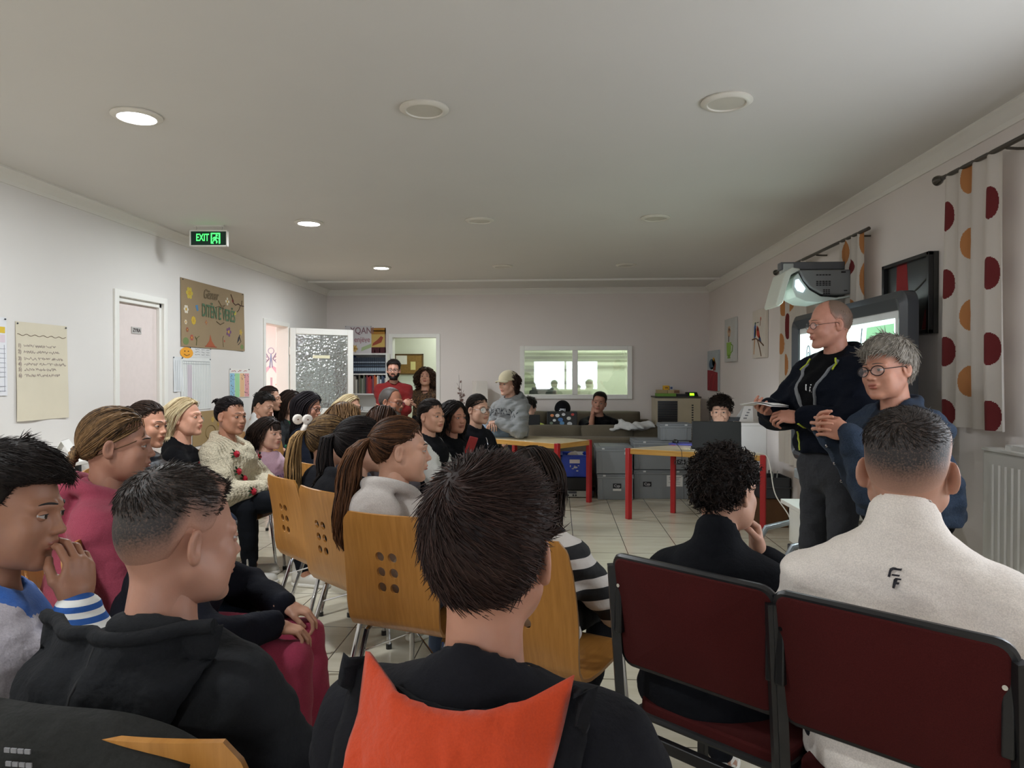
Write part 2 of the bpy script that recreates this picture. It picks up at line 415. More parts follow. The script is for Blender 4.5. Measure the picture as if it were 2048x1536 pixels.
# drawings on the far wall of the side room
def wall_art(name, lab, cat, plane, items, parent=None):
    """items: (polyline or filled polygon, colour, width) ; plane(a,b,off)->point"""
    r = empty(name, (0, 0, 0), 0, lab, cat) if parent is None else parent
    m = MB(); mats = []; 
    for P, c, wd in items:
        mm = mat('ink_' + c, c, .7, var=.05)
        if mm not in mats: mats.append(mm)
        k = mats.index(mm)
        if wd == 0: m.prism(P, plane, .0004, .0012, k)
        else: m.tube([plane(a, b, .0012) for a, b in P], wd, 5, k, flat=1)
    m.build('drawing', mats, r, smooth=40); return r
def circ(cx, cz, r, n=12, k=1.0, a0=0): return [(cx + r * cos(2 * pi * i / n + a0), cz + r * k * sin(2 * pi * i / n + a0)) for i in range(n)]
yb = 10.42
pl = lambda a, b, o: (a, yb - .001 - o, b)
c0 = at(542, 715, Y=yb); x, z = c0.x, c0.z
it = [(circ(x, z + .10, .045) + [(x + .045, z + .10)], 'a4a6c0', .006), ([(x, z + .05), (x - .02, z - .15), (x + .02, z - .15), (x, z + .05)], '8a9cc0', .008)]
for sx in (-1, 1):
    it += [([(x + sx * .03, z - .02), (x + sx * .10, z + .10), (x + sx * .17, z + .12), (x + sx * .16, z + .02), (x + sx * .10, z - .10), (x + sx * .03, z - .02)], '8c88a4', .008),
           ([(x + sx * .06, z + .0), (x + sx * .12, z + .06)], 'a090a4', .006), ([(x + sx * .05, z - .05), (x + sx * .12, z - .0)], 'a090a4', .006),
           ([(x + sx * .02, z - .12), (x + sx * .16, z - .20), (x + sx * .08, z - .24), (x + sx * .02, z - .16)], 'e0a8b8', 0)]
it += [([(x - .01, z - .3), (x - .01, z - .6), (x + .02, z - .6), (x + .02, z - .3)], 'b89ca8', 0)]
wall_art('wall_drawing', 'winged figure drawn on the bright wall beyond the open door', 'drawing', pl, it)
c0 = at(561, 770, Y=yb); x, z = c0.x, c0.z
it = [([(x - .08, z), (x, z + .10), (x + .08, z)], 'e0824a', 0), ([(x - .03, z), (x - .025, z - .1), (x + .025, z - .1), (x + .03, z)], 'f0d4c0', 0), ([(x - .09, z - .16), (x - .09, z - .3), (x + .09, z - .3), (x + .09, z - .16)], 'e8906a', 0), (circ(x + .02, z + .42, .06), 'd8946a', 0)]
wall_art('wall_drawing', 'orange mushroom houses painted low on the bright wall beyond the open door', 'drawing', pl, it)

# corkboard in the room behind the doorway
a0, a1 = at(791, 709, Y=12.6), at(846, 748, Y=12.6)
cb = empty('corkboard', ((a0.x + a1.x) / 2, 12.6, (a0.z + a1.z) / 2), 0, 'brown corkboard with pinned papers in the room behind the doorway', 'board')
W_, H_ = a1.x - a0.x, a0.z - a1.z
MB().box((0, -.015, 0), (W_, .02, H_)).build('cork', mat('cork', '8a6a38', .9, var=.2, vs=60), cb)
m = MB()
for sx in (-1, 1): m.box((sx * W_ / 2, -.018, 0), (.02, .03, H_ + .02)); m.box((0, -.018, sx * H_ / 2), (W_ + .02, .03, .02))
m.build('frame', mat('wood_frame', '5a4426', .6), cb)
MB().box((-W_ * .27, -.028, H_ * .22), (W_ * .40, .002, H_ * .45)).build('pinned_sheet', PAPER, cb)
MB().box((W_ * .15, -.028, -H_ * .08), (W_ * .18, .002, H_ * .42)).build('pinned_note', mat('yellow_note', 'd8cf90', .8), cb)
a0 = at(822, 764, Y=12.6)
tag(MB().box((a0.x, 12.59, a0.z), (.42, .01, .28)).build('notice', mat('pale_green', 'd4dcd4', .8)), 'pale sheet on the wall under the corkboard', 'notice')

# office behind the window: striped blind, printer
x0, x1 = at(1030, 700, Y=12.9).x - .1, at(1285, 700, Y=12.9).x + .1
bl = empty('zebra_blind', (0, 12.93, 0), 0, 'striped roller blind on the office wall behind the inner window', 'blind')
m = MB(); 
for k in range(13):
    z = 2.25 - k * .115
    if k < 7 or True:
        xe = x1 if z > 1.62 else x0 + (x1 - x0) * .60
        m.span((x0, -.004, z - .05), (xe, .004, z), 0 if k % 2 == 0 else 1)
m.build('fabric_bands', [fabric('blind_dark', '8c8d82', wr=0), fabric('blind_light', 'd8dccb', wr=0)], bl)
MB().cyl((x0, 0, 2.30), (x1, 0, 2.30), .03, 10).build('roller', PVC, bl)
a = at(1086, 789, Y=11.2)
pr = empty('office_printer', (a.x, 11.2, a.z - .10), 0, 'dark grey printer on the office table behind the left pane', 'printer')
MB().box((0, 0, .09), (.42, .36, .16)).build('body', mat('printer_grey', '5c5f63', .5), pr, bevel=.02)
MB().box((0, -.02, .19), (.34, .26, .05)).build('scanner_lid', mat('printer_lid', '8c8f94', .4), pr, bevel=.012)
MB().box((0, -.19, .06), (.30, .03, .03)).build('paper_slot', BLK, pr)
od = empty('office_desk', (.35, 11.3, 0), 0, 'plain office table behind the inner window', 'table')
MB().box((0, 0, a.z - .115), (2.0, .7, .03)).build('top', mat('desk_grey', 'b8b8b0', .5), od)
for sx in (-1, 1):
    for sy in (-1, 1): MB().box((sx * .95, sy * .3, (a.z - .13) / 2), (.05, .05, a.z - .13)).build('leg', DGREY, od)

# ---------------------------------------------------------------- ceiling lights, exit sign
LIT = mat('lit_diffuser', 'ffffff', emit=26, ec='f4f8ff'); OFFD = mat('unlit_diffuser', 'c4bfb2', .5); RING = mat('light_ring', 'd6d1c6', .4)
lt = None
rowsY = (3.42, 5.87, 8.33)
where = {3.42: 'nearest the camera', 5.87: 'in the middle row', 8.33: 'in the far row'}
for cx, cn, lit in ((LIT_X, 'left', True), (-.645, 'middle', False), (.795, 'right', False)):
    for y in ((-1.48, .97) if lit else ()) + rowsY:
        st = 'glowing white' if lit else 'switched-off'
        lab = f'{st} round ceiling light of the {cn} column, {where[y]}' if y in where else 'glowing white round ceiling light of the left column above and behind the viewer'
        r = empty('ceiling_light', (cx, y, ZC), 0, lab, 'ceiling light', 'recessed ceiling lights')
        MB().lathe([(.085, -.001), (.118, -.001), (.12, -.008), (.105, -.018), (.09, -.018), (.086, -.010)], n=36).build('ring', RING, r)
        MB().lathe([(.0, -.012), (.088, -.012), (.088, -.004), (0, -.004)], n=36).build('diffuser', LIT if lit else OFFD, r)
e0 = at(418, 477, Y=5.95)
ex = empty('exit_sign', (e0.x, 5.95, e0.z), radians(4), 'lit green and black EXIT sign hanging from the ceiling', 'exit sign')
m = MB(); w_, h_ = .315, .13
for sx in (-1, 1): m.box((sx * w_ / 2, 0, 0), (.012, .032, h_ + .012)); m.box((0, 0, sx * h_ / 2), (w_ + .012, .032, .012))
m.build('frame', PVC, ex, bevel=.002)
MB().box((0, 0, 0), (w_, .018, h_)).build('panel', mat('exit_dark', '0c2a22', .3, emit=.12, ec='0c3a2c'), ex)
GRN = mat('exit_green', '4dff7a', emit=1.3, ec='4cff70')
text_part('lettering', 'EXIT', .088, GRN, ex, (-.052, -.0105, .004), (pi / 2, 0, 0), .001, sx=.62)
m = MB(); f = lambda a, b, t: (a, t, b)
for P in ([(.02, -.046), (.03, -.046), (.03, .036), (.02, .036)], [(.02, .036), (.10, .036), (.10, .046), (.02, .046)], [(.088, -.046), (.10, -.046), (.10, .036), (.088, .036)], [(.03, -.046), (.045, -.046), (.036, -.03), (.03, -.03)],
          circ(.070, .024, .009), [(.05, .012), (.066, .014), (.074, .004), (.066, -.012), (.078, -.026), (.072, -.044), (.064, -.044), (.066, -.028), (.054, -.014), (.044, -.030), (.036, -.026), (.046, -.008), (.056, .004), (.044, .0), (.040, -.01), (.036, -.006), (.042, .010)], [(.068, .012), (.086, .0), (.084, -.006), (.070, .002)]):
    m.prism(P, f, -.0115, -.0095)
m.build('running_man_symbol', GRN, ex, smooth=0)
m = MB()
for sx in (-.11, .11): m.tube([(sx, 0, h_ / 2 + .006), (sx + .006, 0, h_ / 2 + .025), (sx, 0, h_ / 2 + .04)] + [(sx, 0, ZC - e0.z)], .0022, 6)
m.build('hanging_wires', CHROME, ex)
MB().span((-.13, -.012, ZC - e0.z - .008), (.13, .012, ZC - e0.z)).build('ceiling_plate', PVC, ex)

# ---------------------------------------------------------------- papers on the left wall
def paper(name, lab, cat, u0, v0, u1, v1, col, plane='L', wob=.006, off=.004, rect=None, pins=True):
    """sheet pinned to a wall; returns root and plane(a,b,o) with a,b in 0..1 (b up)"""
    if plane == 'L':
        p, q = at(u0, v0, X=XL), at(u1, v1, X=XL); y0, y1, z1, z0 = p.y, q.y, p.z, q.z
        if rect: y0, y1, z0, z1 = rect
        g = lambda a, b, o: Vector((XL + off + o + wob * (.5 + .5 * sin(a * 7 + b * 3)) * (1 - b) * .8, y0 + (y1 - y0) * a, z0 + (z1 - z0) * b))
    else:
        p, q = at(u0, v0, Y=YB), at(u1, v1, Y=YB); x0, x1, z1, z0 = p.x, q.x, p.z, q.z
        g = lambda a, b, o: Vector((x0 + (x1 - x0) * a, YB - off - o - wob * (.5 + .5 * sin(a * 7 + b * 3)) * (1 - b) * .8, z0 + (z1 - z0) * b))
    r = empty(name, (0, 0, 0), 0, lab, cat)
    m = MB(); m.grid(lambda a, b: g(a, b, 0), 14, 14); m.grid(lambda a, b: g(a, b, -.0012), 14, 14)
    m.build('sheet', mat('sheet_' + col, col, .85, var=.04, vs=4), r)
    if pins and wob:
        for a, b in ((.03, .98), (.97, .98)):
            c = g(a, b, .002); MB().lathe([(0, 0), (.006, 0), (.005, .005), (0, .006)], c, 8, R=Euler((0, pi / 2, 0)).to_matrix() if plane == 'L' else Euler((pi / 2, 0, 0)).to_matrix()).build('pin', DGREY, r)
    return r, g
def ink(r, g, items, name='drawing'):
    m = MB(); mats = []
    for P, c, wd in items:
        mm = mat('ink_' + c, c, .8, var=.05)
        if mm not in mats: mats.append(mm)
        k = mats.index(mm)
        if wd == 0: m.prism(P, g, .0003, .0009, k)
        else: m.tube([g(a, b, .001) for a, b in P], wd, 5, k)
    m.build(name, mats, r, smooth=40)
def scribble(a0, a1, b, h=.012, seed=0, n=46):
    r = random.Random(seed); P = []; gap = False
    for k in range(n):
        a = a0 + (a1 - a0) * k / n
        P.append((a, b + h * r.uniform(-1, 1)))
    return [P[i:j] for i, j in ((0, n // 3), (n // 3 + 2, 2 * n // 3), (2 * n // 3 + 2, n))]
# leftmost timetable sheet
r, g = paper('timetable_sheet', 'white timetable sheet with yellow bands cut off by the left border', 'poster', -50, 634, 12, 778, 'dcdce0', rect=(3.82, at(12, 700, X=XL).y, 1.30, 1.79))
it = [([(0.1, b), (.97, b)], '9a9aa4', .0015) for b in (.60, .54, .48, .42, .36, .30, .24, .12, .06)] + [([(a, .05), (a, .65)], '9a9aa4', .0015) for a in (.3, .55, .8, .95)]
it += [([(0.1, .80), (.97, .80), (.97, .88), (.1, .88)], 'd8b840', 0), ([(.1, .18), (.85, .18), (.85, .25), (.1, .25)], 'd8b840', 0), ([(.1, .68), (.97, .68), (.97, .78), (.1, .78)], 'd8c8d0', 0)]
ink(r, g, it)
# cream poster with six numbered lines
r, g = paper('handwritten_poster', 'tall cream poster with six handwritten numbered lines', 'poster', 30, 640, 133, 838, 'd2c9b4', rect=(at(30, 700, X=XL).y, at(133, 700, X=XL).y, 1.13, 1.775), wob=.015)
it = [([(a, .87 + .008 * sin(a * 40)) for a in np.linspace(.03, .97, 40)], '7a6a58', .0022)]
for k, b in enumerate((.76, .70, .63, .575, .52, .46)):
    for P in scribble(.14, .76 + .07 * (k % 4), b, .016, k, 90): it.append((P, 'a2958f', .0014))
ink(r, g, it, 'handwriting')
for k, b in enumerate((.76, .70, .63, .575, .52, .46)):
    c = g(.06, b, .003); text_part('number', f'{k + 1})', .034, mat('ink_9a8a86', '9a8a86', .8), r, c, (pi / 2, 0, pi / 2), .0003)
# brown paper banner
r, g = paper('paper_banner', 'large brown paper banner with green capitals and drawn flowers', 'poster', 360, 553, 487, 698, '8f7b5e', rect=(at(360, 600, X=XL).y, at(487, 600, X=XL).y, 1.70, 2.335), wob=.012)
it = []
def flower(a, b, s, c, n=6, cc='b8922c'):
    for k in range(n):
        t = 2 * pi * k / n; it.append((circ(a + s * .62 * cos(t), b + s * 1.25 * sin(t), s * .36, 8, 1.8), c, 0))
    it.append((circ(a, b, s * .34, 8, 1.8), cc, 0))
flower(.12, .80, .05, 'b8a23c'); flower(.07, .55, .035, 'cfc6b4'); flower(.17, .40, .035, 'c0a030', 8); flower(.70, .80, .035, 'c8c2ae', 4); flower(.72, .30, .045, '6a4468', 5); flower(.06, .36, .02, 'c8b8a0')
flower(.08, .25, .02, '8a4a3a'); flower(.14, .14, .025, 'a04a3e'); flower(.36, .40, .02, 'a05a4a', 4); flower(.93, .32, .03, 'b09648', 5)
it += [([(.55, .78), (.60, .70), (.66, .73), (.62, .68)], '6e5c40', .006), ([(.50, .66), (.56, .69), (.64, .665)], '54462e', .004), ([(.52, .44), (.58, .40), (.64, .44)], '54462e', .005)]
it += [([(.76, .93), (.79, .86), (.80, .80), (.84, .77), (.89, .80), (.93, .78), (.99, .78)], '4a3024', .006), ([(.93, .78), (.90, .70), (.87, .66)], '4a3a28', .004), ([(.95, .79), (.96, .87)], '4a3a28', .004), (circ(.795, .83, .018, 8, 1.6), '8a2a2a', 0)]
it += [([(.22, .55), (.20, .63), (.235, .65), (.245, .56)], '4a7aa0', 0), ([(.34, .03), (.40, .12), (.42, .22), (.44, .12), (.50, .03)], 'a0502c', 0), ([(.33, .02), (.52, .02), (.52, .035), (.33, .035)], '8a3a20', 0)]
it += [([(.86, .12), (.88, .22), (.92, .30), (.90, .18)], '2c2a30', 0), ([(.88, .10), (.93, .16), (.90, .24)], '2c2a30', .004), ([(.20, .03), (.21, .14), (.245, .17)], '5a5a34', .004), ([(.21, .1), (.185, .16)], '5a5a34', .004), ([(.63, .04), (.62, .18), (.635, .22)], '5a4a34', .003), (circ(.65, .14, .012, 8, 1.6), '9a4a3a', 0), (circ(.06, .08, .04, 10, 1.4), '6a7a48', 0), (circ(.95, .07, .03, 10, 1.4), '6a7a48', 0)]
it += [(circ(.83, .63, .02, 10, 1.6), 'c0b040', 0)]
ink(r, g, it)
gm = mat('ink_green', '4a6a4c', .8)
y0 = at(360, 600, X=XL).y; WY = at(487, 600, X=XL).y - y0
text_part('title_lettering', 'DITËN E VERËS', .175, gm, r, g(.56, .565, .006), (pi / 2, radians(1.0), pi / 2), .0004, sx=.62)
text_part('script_lettering', 'Gëzuar', .13, mat('ink_brown', '6a5940', .8), r, g(.43, .84, .005), (pi / 2, radians(-2), pi / 2), .0004, sx=.8, shear=.3)
# sheets under the banner
r, g = paper('smiley_note', 'small torn note with an orange smiling face under the brown banner', 'note', 366, 697, 420, 717, 'cfcfcd', wob=.002, rect=(at(378, 700, X=XL).y, at(421, 700, X=XL).y, 1.60, 1.695))
it = [(circ(-.12, .45, .28, 14, .9 * WY / WY * 2.2), 'e09a28', 0), (circ(-.2, .60, .03, 8, 2.2), '5a3a1a', 0), (circ(-.05, .60, .03, 8, 2.2), '5a3a1a', 0), ([(-.24, .3), (-.12, .15), (0, .3)], '5a3a1a', .003)]
for k, b in enumerate((.75, .5, .25)):
    for P in scribble(.25, .95, b + .1, .05, 40 + k, 24): it.append((P, '7a7a80', .0014))
ink(r, g, it)
r, g = paper('attendance_chart', 'large white chart of thin ruled columns beside the office door', 'poster', 361, 713, 421, 812, 'dadbd8', rect=(at(361, 760, X=XL).y, at(421, 760, X=XL).y, 1.10, 1.60), wob=.004)
it = [([(a, .02), (a, .93)], 'a4a8ac', .0012) for a in np.linspace(.06, .96, 17)] + [([(.06, .93), (.96, .93)], '84888c', .002), ([(.06, .88), (.96, .88)], '84888c', .0015)] + [([(.20, .1), (.34, .1), (.34, .86), (.20, .86)], 'c8bcc4', 0)]
ink(r, g, it)
r, g = paper('ruled_sheet', 'narrow white sheet curling behind the left edge of the ruled chart', 'poster', 346, 712, 362, 775, 'd4d6d8', rect=(at(346, 740, X=XL).y, at(365, 740, X=XL).y, 1.28, 1.60), wob=.01, off=.002)
ink(r, g, [([(a, .05), (a, .9)], 'a4a8ac', .001) for a in (.2, .4, .6, .8)])
r, g = paper('coloured_table_poster', 'small poster with blue, green, orange and pink columns', 'poster', 458, 737, 498, 793, 'e0dcd6', rect=(at(458, 760, X=XL).y, at(498, 760, X=XL).y, 1.19, 1.505), wob=.002)
it = []
for k, c in enumerate(('8cb8d0', '9ccf9c', 'e0b48a', 'd89a9c')): it.append(([(.02 + k * .245, .02), (.245 + k * .245, .02), (.245 + k * .245, .84), (.02 + k * .245, .84)], c, 0))
rr = random.Random(5)
for k in range(60):
    a, b = rr.uniform(.05, .95), rr.uniform(.05, .8); it.append(([(a, b), (a + .03, b), (a + .03, b + .03), (a, b + .03)], '6a5a60', 0))
for P in scribble(.1, .9, .92, .03, 3, 20): it.append((P, 'b05a5a', .003))
ink(r, g, it)
r, g = paper('brown_drawing', 'brown paper drawing low on the wall behind the blonde woman', 'poster', 384, 822, 445, 882, '9a8158', rect=(at(384, 850, X=XL).y, at(447, 850, X=XL).y, .75, 1.08), wob=.004)
it = []; flower(.3, .75, .05, '8a8a80'); flower(.62, .72, .05, 'b89a50'); flower(.8, .55, .05, '9a7a48'); it += [(circ(.55, .35, .16, 14, 1.3) + [(.71, .35)], '7a6238', .004)]
ink(r, g, it)
# poster over the bookcase
r, g = paper('hand_lettered_poster', 'white hand-lettered poster above the bookcase', 'poster', 690, 652, 744, 707, 'cfcacb', plane='B', wob=.003)
it = [(circ(.36, .18, .10, 10, 1.2), 'd8bc78', 0)] + [([(.36, .18), (.36 + .13 * cos(t), .18 + .16 * sin(t))], 'a8783a', .004) for t in np.linspace(0, 6, 7)] + [([(.60, .08), (.98, .22), (.98, .36), (.62, .22)], 'a8b88c', 0), (circ(.78, .40, .015, 8), '2a2a2a', 0)]
ink(r, g, it)
pm = mat('ink_plum', '8a6a72', .8)
text_part('title_lettering', 'YQANI', .135, pm, r, g(.64, .82, .004), (pi / 2, 0, 0), .0004, sx=.85)
text_part('lettering', 'enjëve', .11, mat('ink_rose', 'a87a80', .8), r, g(.64, .50, .004), (pi / 2, 0, 0), .0004, sx=.85)
r, g = paper('picture_poster', 'ochre and red picture poster right of the hand-lettered one', 'poster', 743, 656, 772, 706, 'c8a860', plane='B', wob=.0, off=.006)
ink(r, g, [([(0, .75), (1, .75), (1, 1), (0, 1)], 'a8752e', 0), ([(.05, .86), (.95, .86), (.95, .9), (.05, .9)], 'b8b4a8', 0), ([(0, 0), (1, 0), (1, .23), (0, .23)], '4a1a22', 0), ([(.05, .28), (.35, .34), (.68, .42), (.82, .62), (.66, .68), (.40, .52), (.12, .40)], '9a4a34', 0), ([(.2, .02), (.26, .02), (.26, .14), (.2, .14)], 'b03a3a', 0), ([(.55, .02), (.6, .02), (.6, .18), (.55, .18)], 'd0c8b8', 0), ([(.93, 0), (1, 0), (1, 1), (.93, 1)], '7a5a58', 0)])

st_ = empty('side_table', (XL + .24, 4.55, 0), 0, 'plain low side table against the left wall behind the seated women', 'table')
MB().span((-.22, -.35, .86), (.22, .35, .885)).build('top', PVC, st_, bevel=.003)
for sx in (-1, 1):
    for sy in (-1, 1): MB().box((sx * .19, sy * .31, .43), (.03, .03, .86)).build('leg', DGREY, st_)
_p = at(120, 912, X=XL + .30)
cd_ = empty('tent_card', (XL + .30, _p.y, .885), .4, 'blank white folded card standing on the low table by the left wall', 'card')
MB().prism([(0, 0), (.075, .13), (.079, .13), (.006, 0)], lambda a, b, t: (a - .05, t, b), -.09, .09).prism([(.15, 0), (.075, .13), (.079, .13), (.156, 0)], lambda a, b, t: (a - .05, t, b), -.09, .09).build('card', PAPER, cd_)
# ================================================================ furniture and things
BEECH = wood('beech_ply', 'a06c30', 'b47e3e', (26, 3, 2.2), .34)
BEECHX = wood('beech_edge', 'c89a56', 'e0bd80', (9, 9, 9), .4)
TOPW = wood('table_wood', 'b07c38', 'cf9f54', (1.5, 1.5, 30), .35)
TOPL = mat('table_laminate', 'd9c8a4', .22, var=.05, vs=3)
REDP = mat('red_enamel', 'a81e22', .35, var=.04)
GREYBOX = mat('grey_plastic_crate', '85898c', .5, var=.04, vs=4, bump=.06)
MAROON = fabric('maroon_cloth', '3e1413', wr=.05, fine=500, var=.16, sheen=.1)

# ---------------------------------------------------------------- shell chair
def shell_mesh():
    prof = [(.225, .425), (.205, .447), (.16, .455), (.06, .448), (-.06, .438), (-.13, .437), (-.178, .450), (-.203, .485), (-.212, .54), (-.215, .62), (-.225, .70), (-.242, .79), (-.258, .865), (-.263, .895)]
    wid = [.150, .185, .203, .208, .205, .200, .196, .196, .198, .200, .198, .193, .182, .155]
    t = np.linspace(0, 1, len(prof)); s = np.linspace(0, 1, 46)
    y = np.interp(s, t, [p[0] for p in prof]); z = np.interp(s, t, [p[1] for p in prof]); w_ = np.interp(s, t, wid)
    m = MB()
    def fn(u, v):
        k = v * 45; i = min(int(k), 44); f = k - i; L = lambda a: a[i] * (1 - f) + a[i + 1] * f
        x = (u * 2 - 1); cy = .018 * (1 - x * x) * (1 if L(z) > .5 else 0)
        return (x * L(w_), L(y) - cy * min((L(z) - .5) / .1, 1), L(z))
    m.grid(fn, 19, 46)
    o = m.build('tmp', BEECH, smooth=60, solid=.011)
    c = MB()
    for sx in (-1, 1):
        for k in range(3): c.cyl((sx * .027, -.30, .735 - k * .058), (sx * .027, -.15, .735 - k * .058), .0185, 20)
    cu = c.build('tmpc', BEECHX)
    b = o.modifiers.new('holes', 'BOOLEAN'); b.object = cu; b.operation = 'DIFFERENCE'; b.solver = 'EXACT'
    me = bpy.data.meshes.new_from_object(o.evaluated_get(bpy.context.evaluated_depsgraph_get()))
    for q in (o, cu): bpy.data.objects.remove(q)
    me.name = 'shell'; me.set_sharp_from_angle(angle=radians(40)); return me
SHELL = shell_mesh()
def shell_chair(loc, rz, label, group='beech shell chairs'):
    r = empty('shell_chair', (loc[0], loc[1], 0), rz, label, 'chair', group)
    o = bpy.data.objects.new('shell', SHELL); COL.objects.link(o); o.parent = r
    for sx in (-1, 1):
        MB().tube([(sx * .165, .17, .437), (sx * .17, .20, .42), (sx * .195, .235, .02)], .011, 10).build('leg', CHROME, r)
        MB().tube([(sx * .165, -.10, .425), (sx * .17, -.13, .41), (sx * .20, -.255, .02)], .011, 10).build('leg', CHROME, r)
        MB().cyl((sx * .165, .17, .437), (sx * .165, -.10, .425), .010, 10).build('side_rail', CHROME, r)
        for q in ((sx * .195, .235, 0), (sx * .20, -.255, 0)): MB().cyl(q, (q[0], q[1], .025), .015, 10).build('foot_cap', BLK, r)
    MB().tube([(-.165, -.09, .424), (0, -.09, .418), (.165, -.09, .424)], .009, 8).build('cross_rail', CHROME, r)
    MB().tube([(-.178, -.155, .33), (0, -.05, .40), (.178, -.155, .33)], .004, 6).build('brace', CHROME, r)
    return r
chair0 = shell_chair((0, 0), 0, 'x')
_cn = [0]
def place_chair(x, y, rz, label, sc=1.0, group='beech shell chairs'):
    o = chair0 if _cn[0] == 0 else copy_tree(chair0)
    _cn[0] += 1; o.location = (x, y, 0); o.rotation_euler = (0, 0, rz); o.scale = (sc,) * 3; o['label'] = label; o['group'] = group; return o

# ---------------------------------------------------------------- maroon chair
def maroon_chair(loc, rz, label):
    r = empty('padded_chair', (loc[0], loc[1], 0), rz, label, 'chair', 'maroon padded chairs'); BK = mat('black_steel', '121214', .38, bump=.04, bs=200)
    W = .232
    m = MB()
    def pad(u0, u1, v0, v1, fn, th, rr=.03):
        P = []
        for cx, cy, a in ((u1 - rr, v1 - rr, 0), (u0 + rr, v1 - rr, 1), (u0 + rr, v0 + rr, 2), (u1 - rr, v0 + rr, 3)):
            for k in range(6): t = (a + k / 5) * pi / 2; P.append((cx + rr * cos(t), cy + rr * sin(t)))
        return P
    bk = lambda a, b, t: (a, -.215 - .05 * (b - .55) / .3 - .035 * (1 - (a / .22) ** 2) + t, b)
    P = pad(-.222, .222, .585, .865, bk, .03)
    def fan(fn, P, t0, t1, name, mt, parent):
        m = MB(); n = len(P); cx = sum(p[0] for p in P) / n; cy = sum(p[1] for p in P) / n
        K = 6; V = []; F = []
        for side, t in ((0, t0), (1, t1)):
            for k in range(K + 1):
                for p in P: V.append(fn(cx + (p[0] - cx) * k / K, cy + (p[1] - cy) * k / K, t))
        ring = lambda s, k, j: (s * (K + 1) + k) * n + j % n
        for s in (0, 1):
            for k in range(K):
                for j in range(n): F.append((ring(s, k, j), ring(s, k, j + 1), ring(s, k + 1, j + 1), ring(s, k + 1, j)))
        for j in range(n): F.append((ring(0, K, j), ring(0, K, j + 1), ring(1, K, j + 1), ring(1, K, j)))
        m.add(V, F); return m.build(name, mt, parent, bevel=.006, smooth=50)
    b = fan(bk, P, -.014, .014, 'backrest', MAROON, r)
    MB().tube([bk(a, z, 0) for a, z in P + P[:1]], .0115, 8).build('piping', BK, b)
    st = lambda a, b, t: (a, b, .455 + t - .012 * ((b / .22) ** 2))
    P = pad(-.215, .215, -.185, .225, st, .03, .045)
    b = fan(st, P, -.022, .022, 'seat', MAROON, r)
    MB().tube([st(a, z, -.012) for a, z in P + P[:1]], .010, 8).build('piping', BK, b)
    for sx in (-1, 1):
        MB().tube([(sx * W, -.235, 0), (sx * W, -.225, .40), (sx * W, -.272, .84)], .0165, 4).build('post', BK, r, smooth=20)
        MB().box((sx * W, .20, .215), (.026, .026, .43)).build('leg', BK, r, bevel=.003)
        MB().box((sx * W, -.01, .415), (.024, .42, .026)).build('side_rail', BK, r, bevel=.003)
        br = MB().box((sx * (W - .018), -.245, .74), (.022, .05, .15)).build('bracket', BK, r, bevel=.004)
        MB().cyl((sx * (W - .022), -.274, .79), (sx * (W - .022), -.268, .79), .005, 8).build('screw', CHROME, br)
    MB().box((0, -.225, .40), (2 * W, .022, .030)).build('rear_rail', BK, r, bevel=.003)
    MB().box((0, .20, .40), (2 * W, .022, .030)).build('front_rail', BK, r, bevel=.003)
    return r

# ---------------------------------------------------------------- red-legged tables
def table(name, label, P, zt=.705, ap=.055):
    cx = sum(p[0] for p in P) / 4; cy = sum(p[1] for p in P) / 4
    r = empty(name, (cx, cy, 0), 0, label, 'table'); Q = [(a - cx, b - cy) for a, b in P]
    pr = lambda Q, a, b, nm, mt: MB().prism(Q, lambda x, y, t: (x, y, t), a, b).build(nm, mt, r, bevel=.003)
    tp = pr(Q, zt - ap, zt - .003, 'tabletop', TOPW)
    pr([(a * .985, b * .985) for a, b in Q], zt - .004, zt, 'laminate', TOPL)
    for k, (a, b) in enumerate(Q):
        u = Vector((a, b)); d1 = (Vector(Q[k - 1]) - u).normalized(); d2 = (Vector(Q[(k + 1) % 4]) - u).normalized()
        c = u + (d1 + d2).normalized() * .028
        ang = atan2(d1.y, d1.x)
        MB().box((c.x, c.y, (zt + .002) / 2), (.05, .05, zt + .002), R=Euler((0, 0, ang)).to_matrix()).build('leg', REDP, r, bevel=.005)
    return r
B_ = Vector((0.0, 7.55)); u_ = Vector((-.787, .617)); v_ = Vector((.617, .787))
table('school_table', 'long wooden table with red square legs in front of the sofa', [tuple(B_), tuple(B_ + v_ * .62), tuple(B_ + v_ * .62 + u_ * 1.16), tuple(B_ + u_ * 1.16)])
table('school_table', 'trapezoid wooden table with red legs carrying the big black laptop', [(.68, 7.12), (1.88, 6.55), (1.83, 7.20), (1.20, 7.50)])

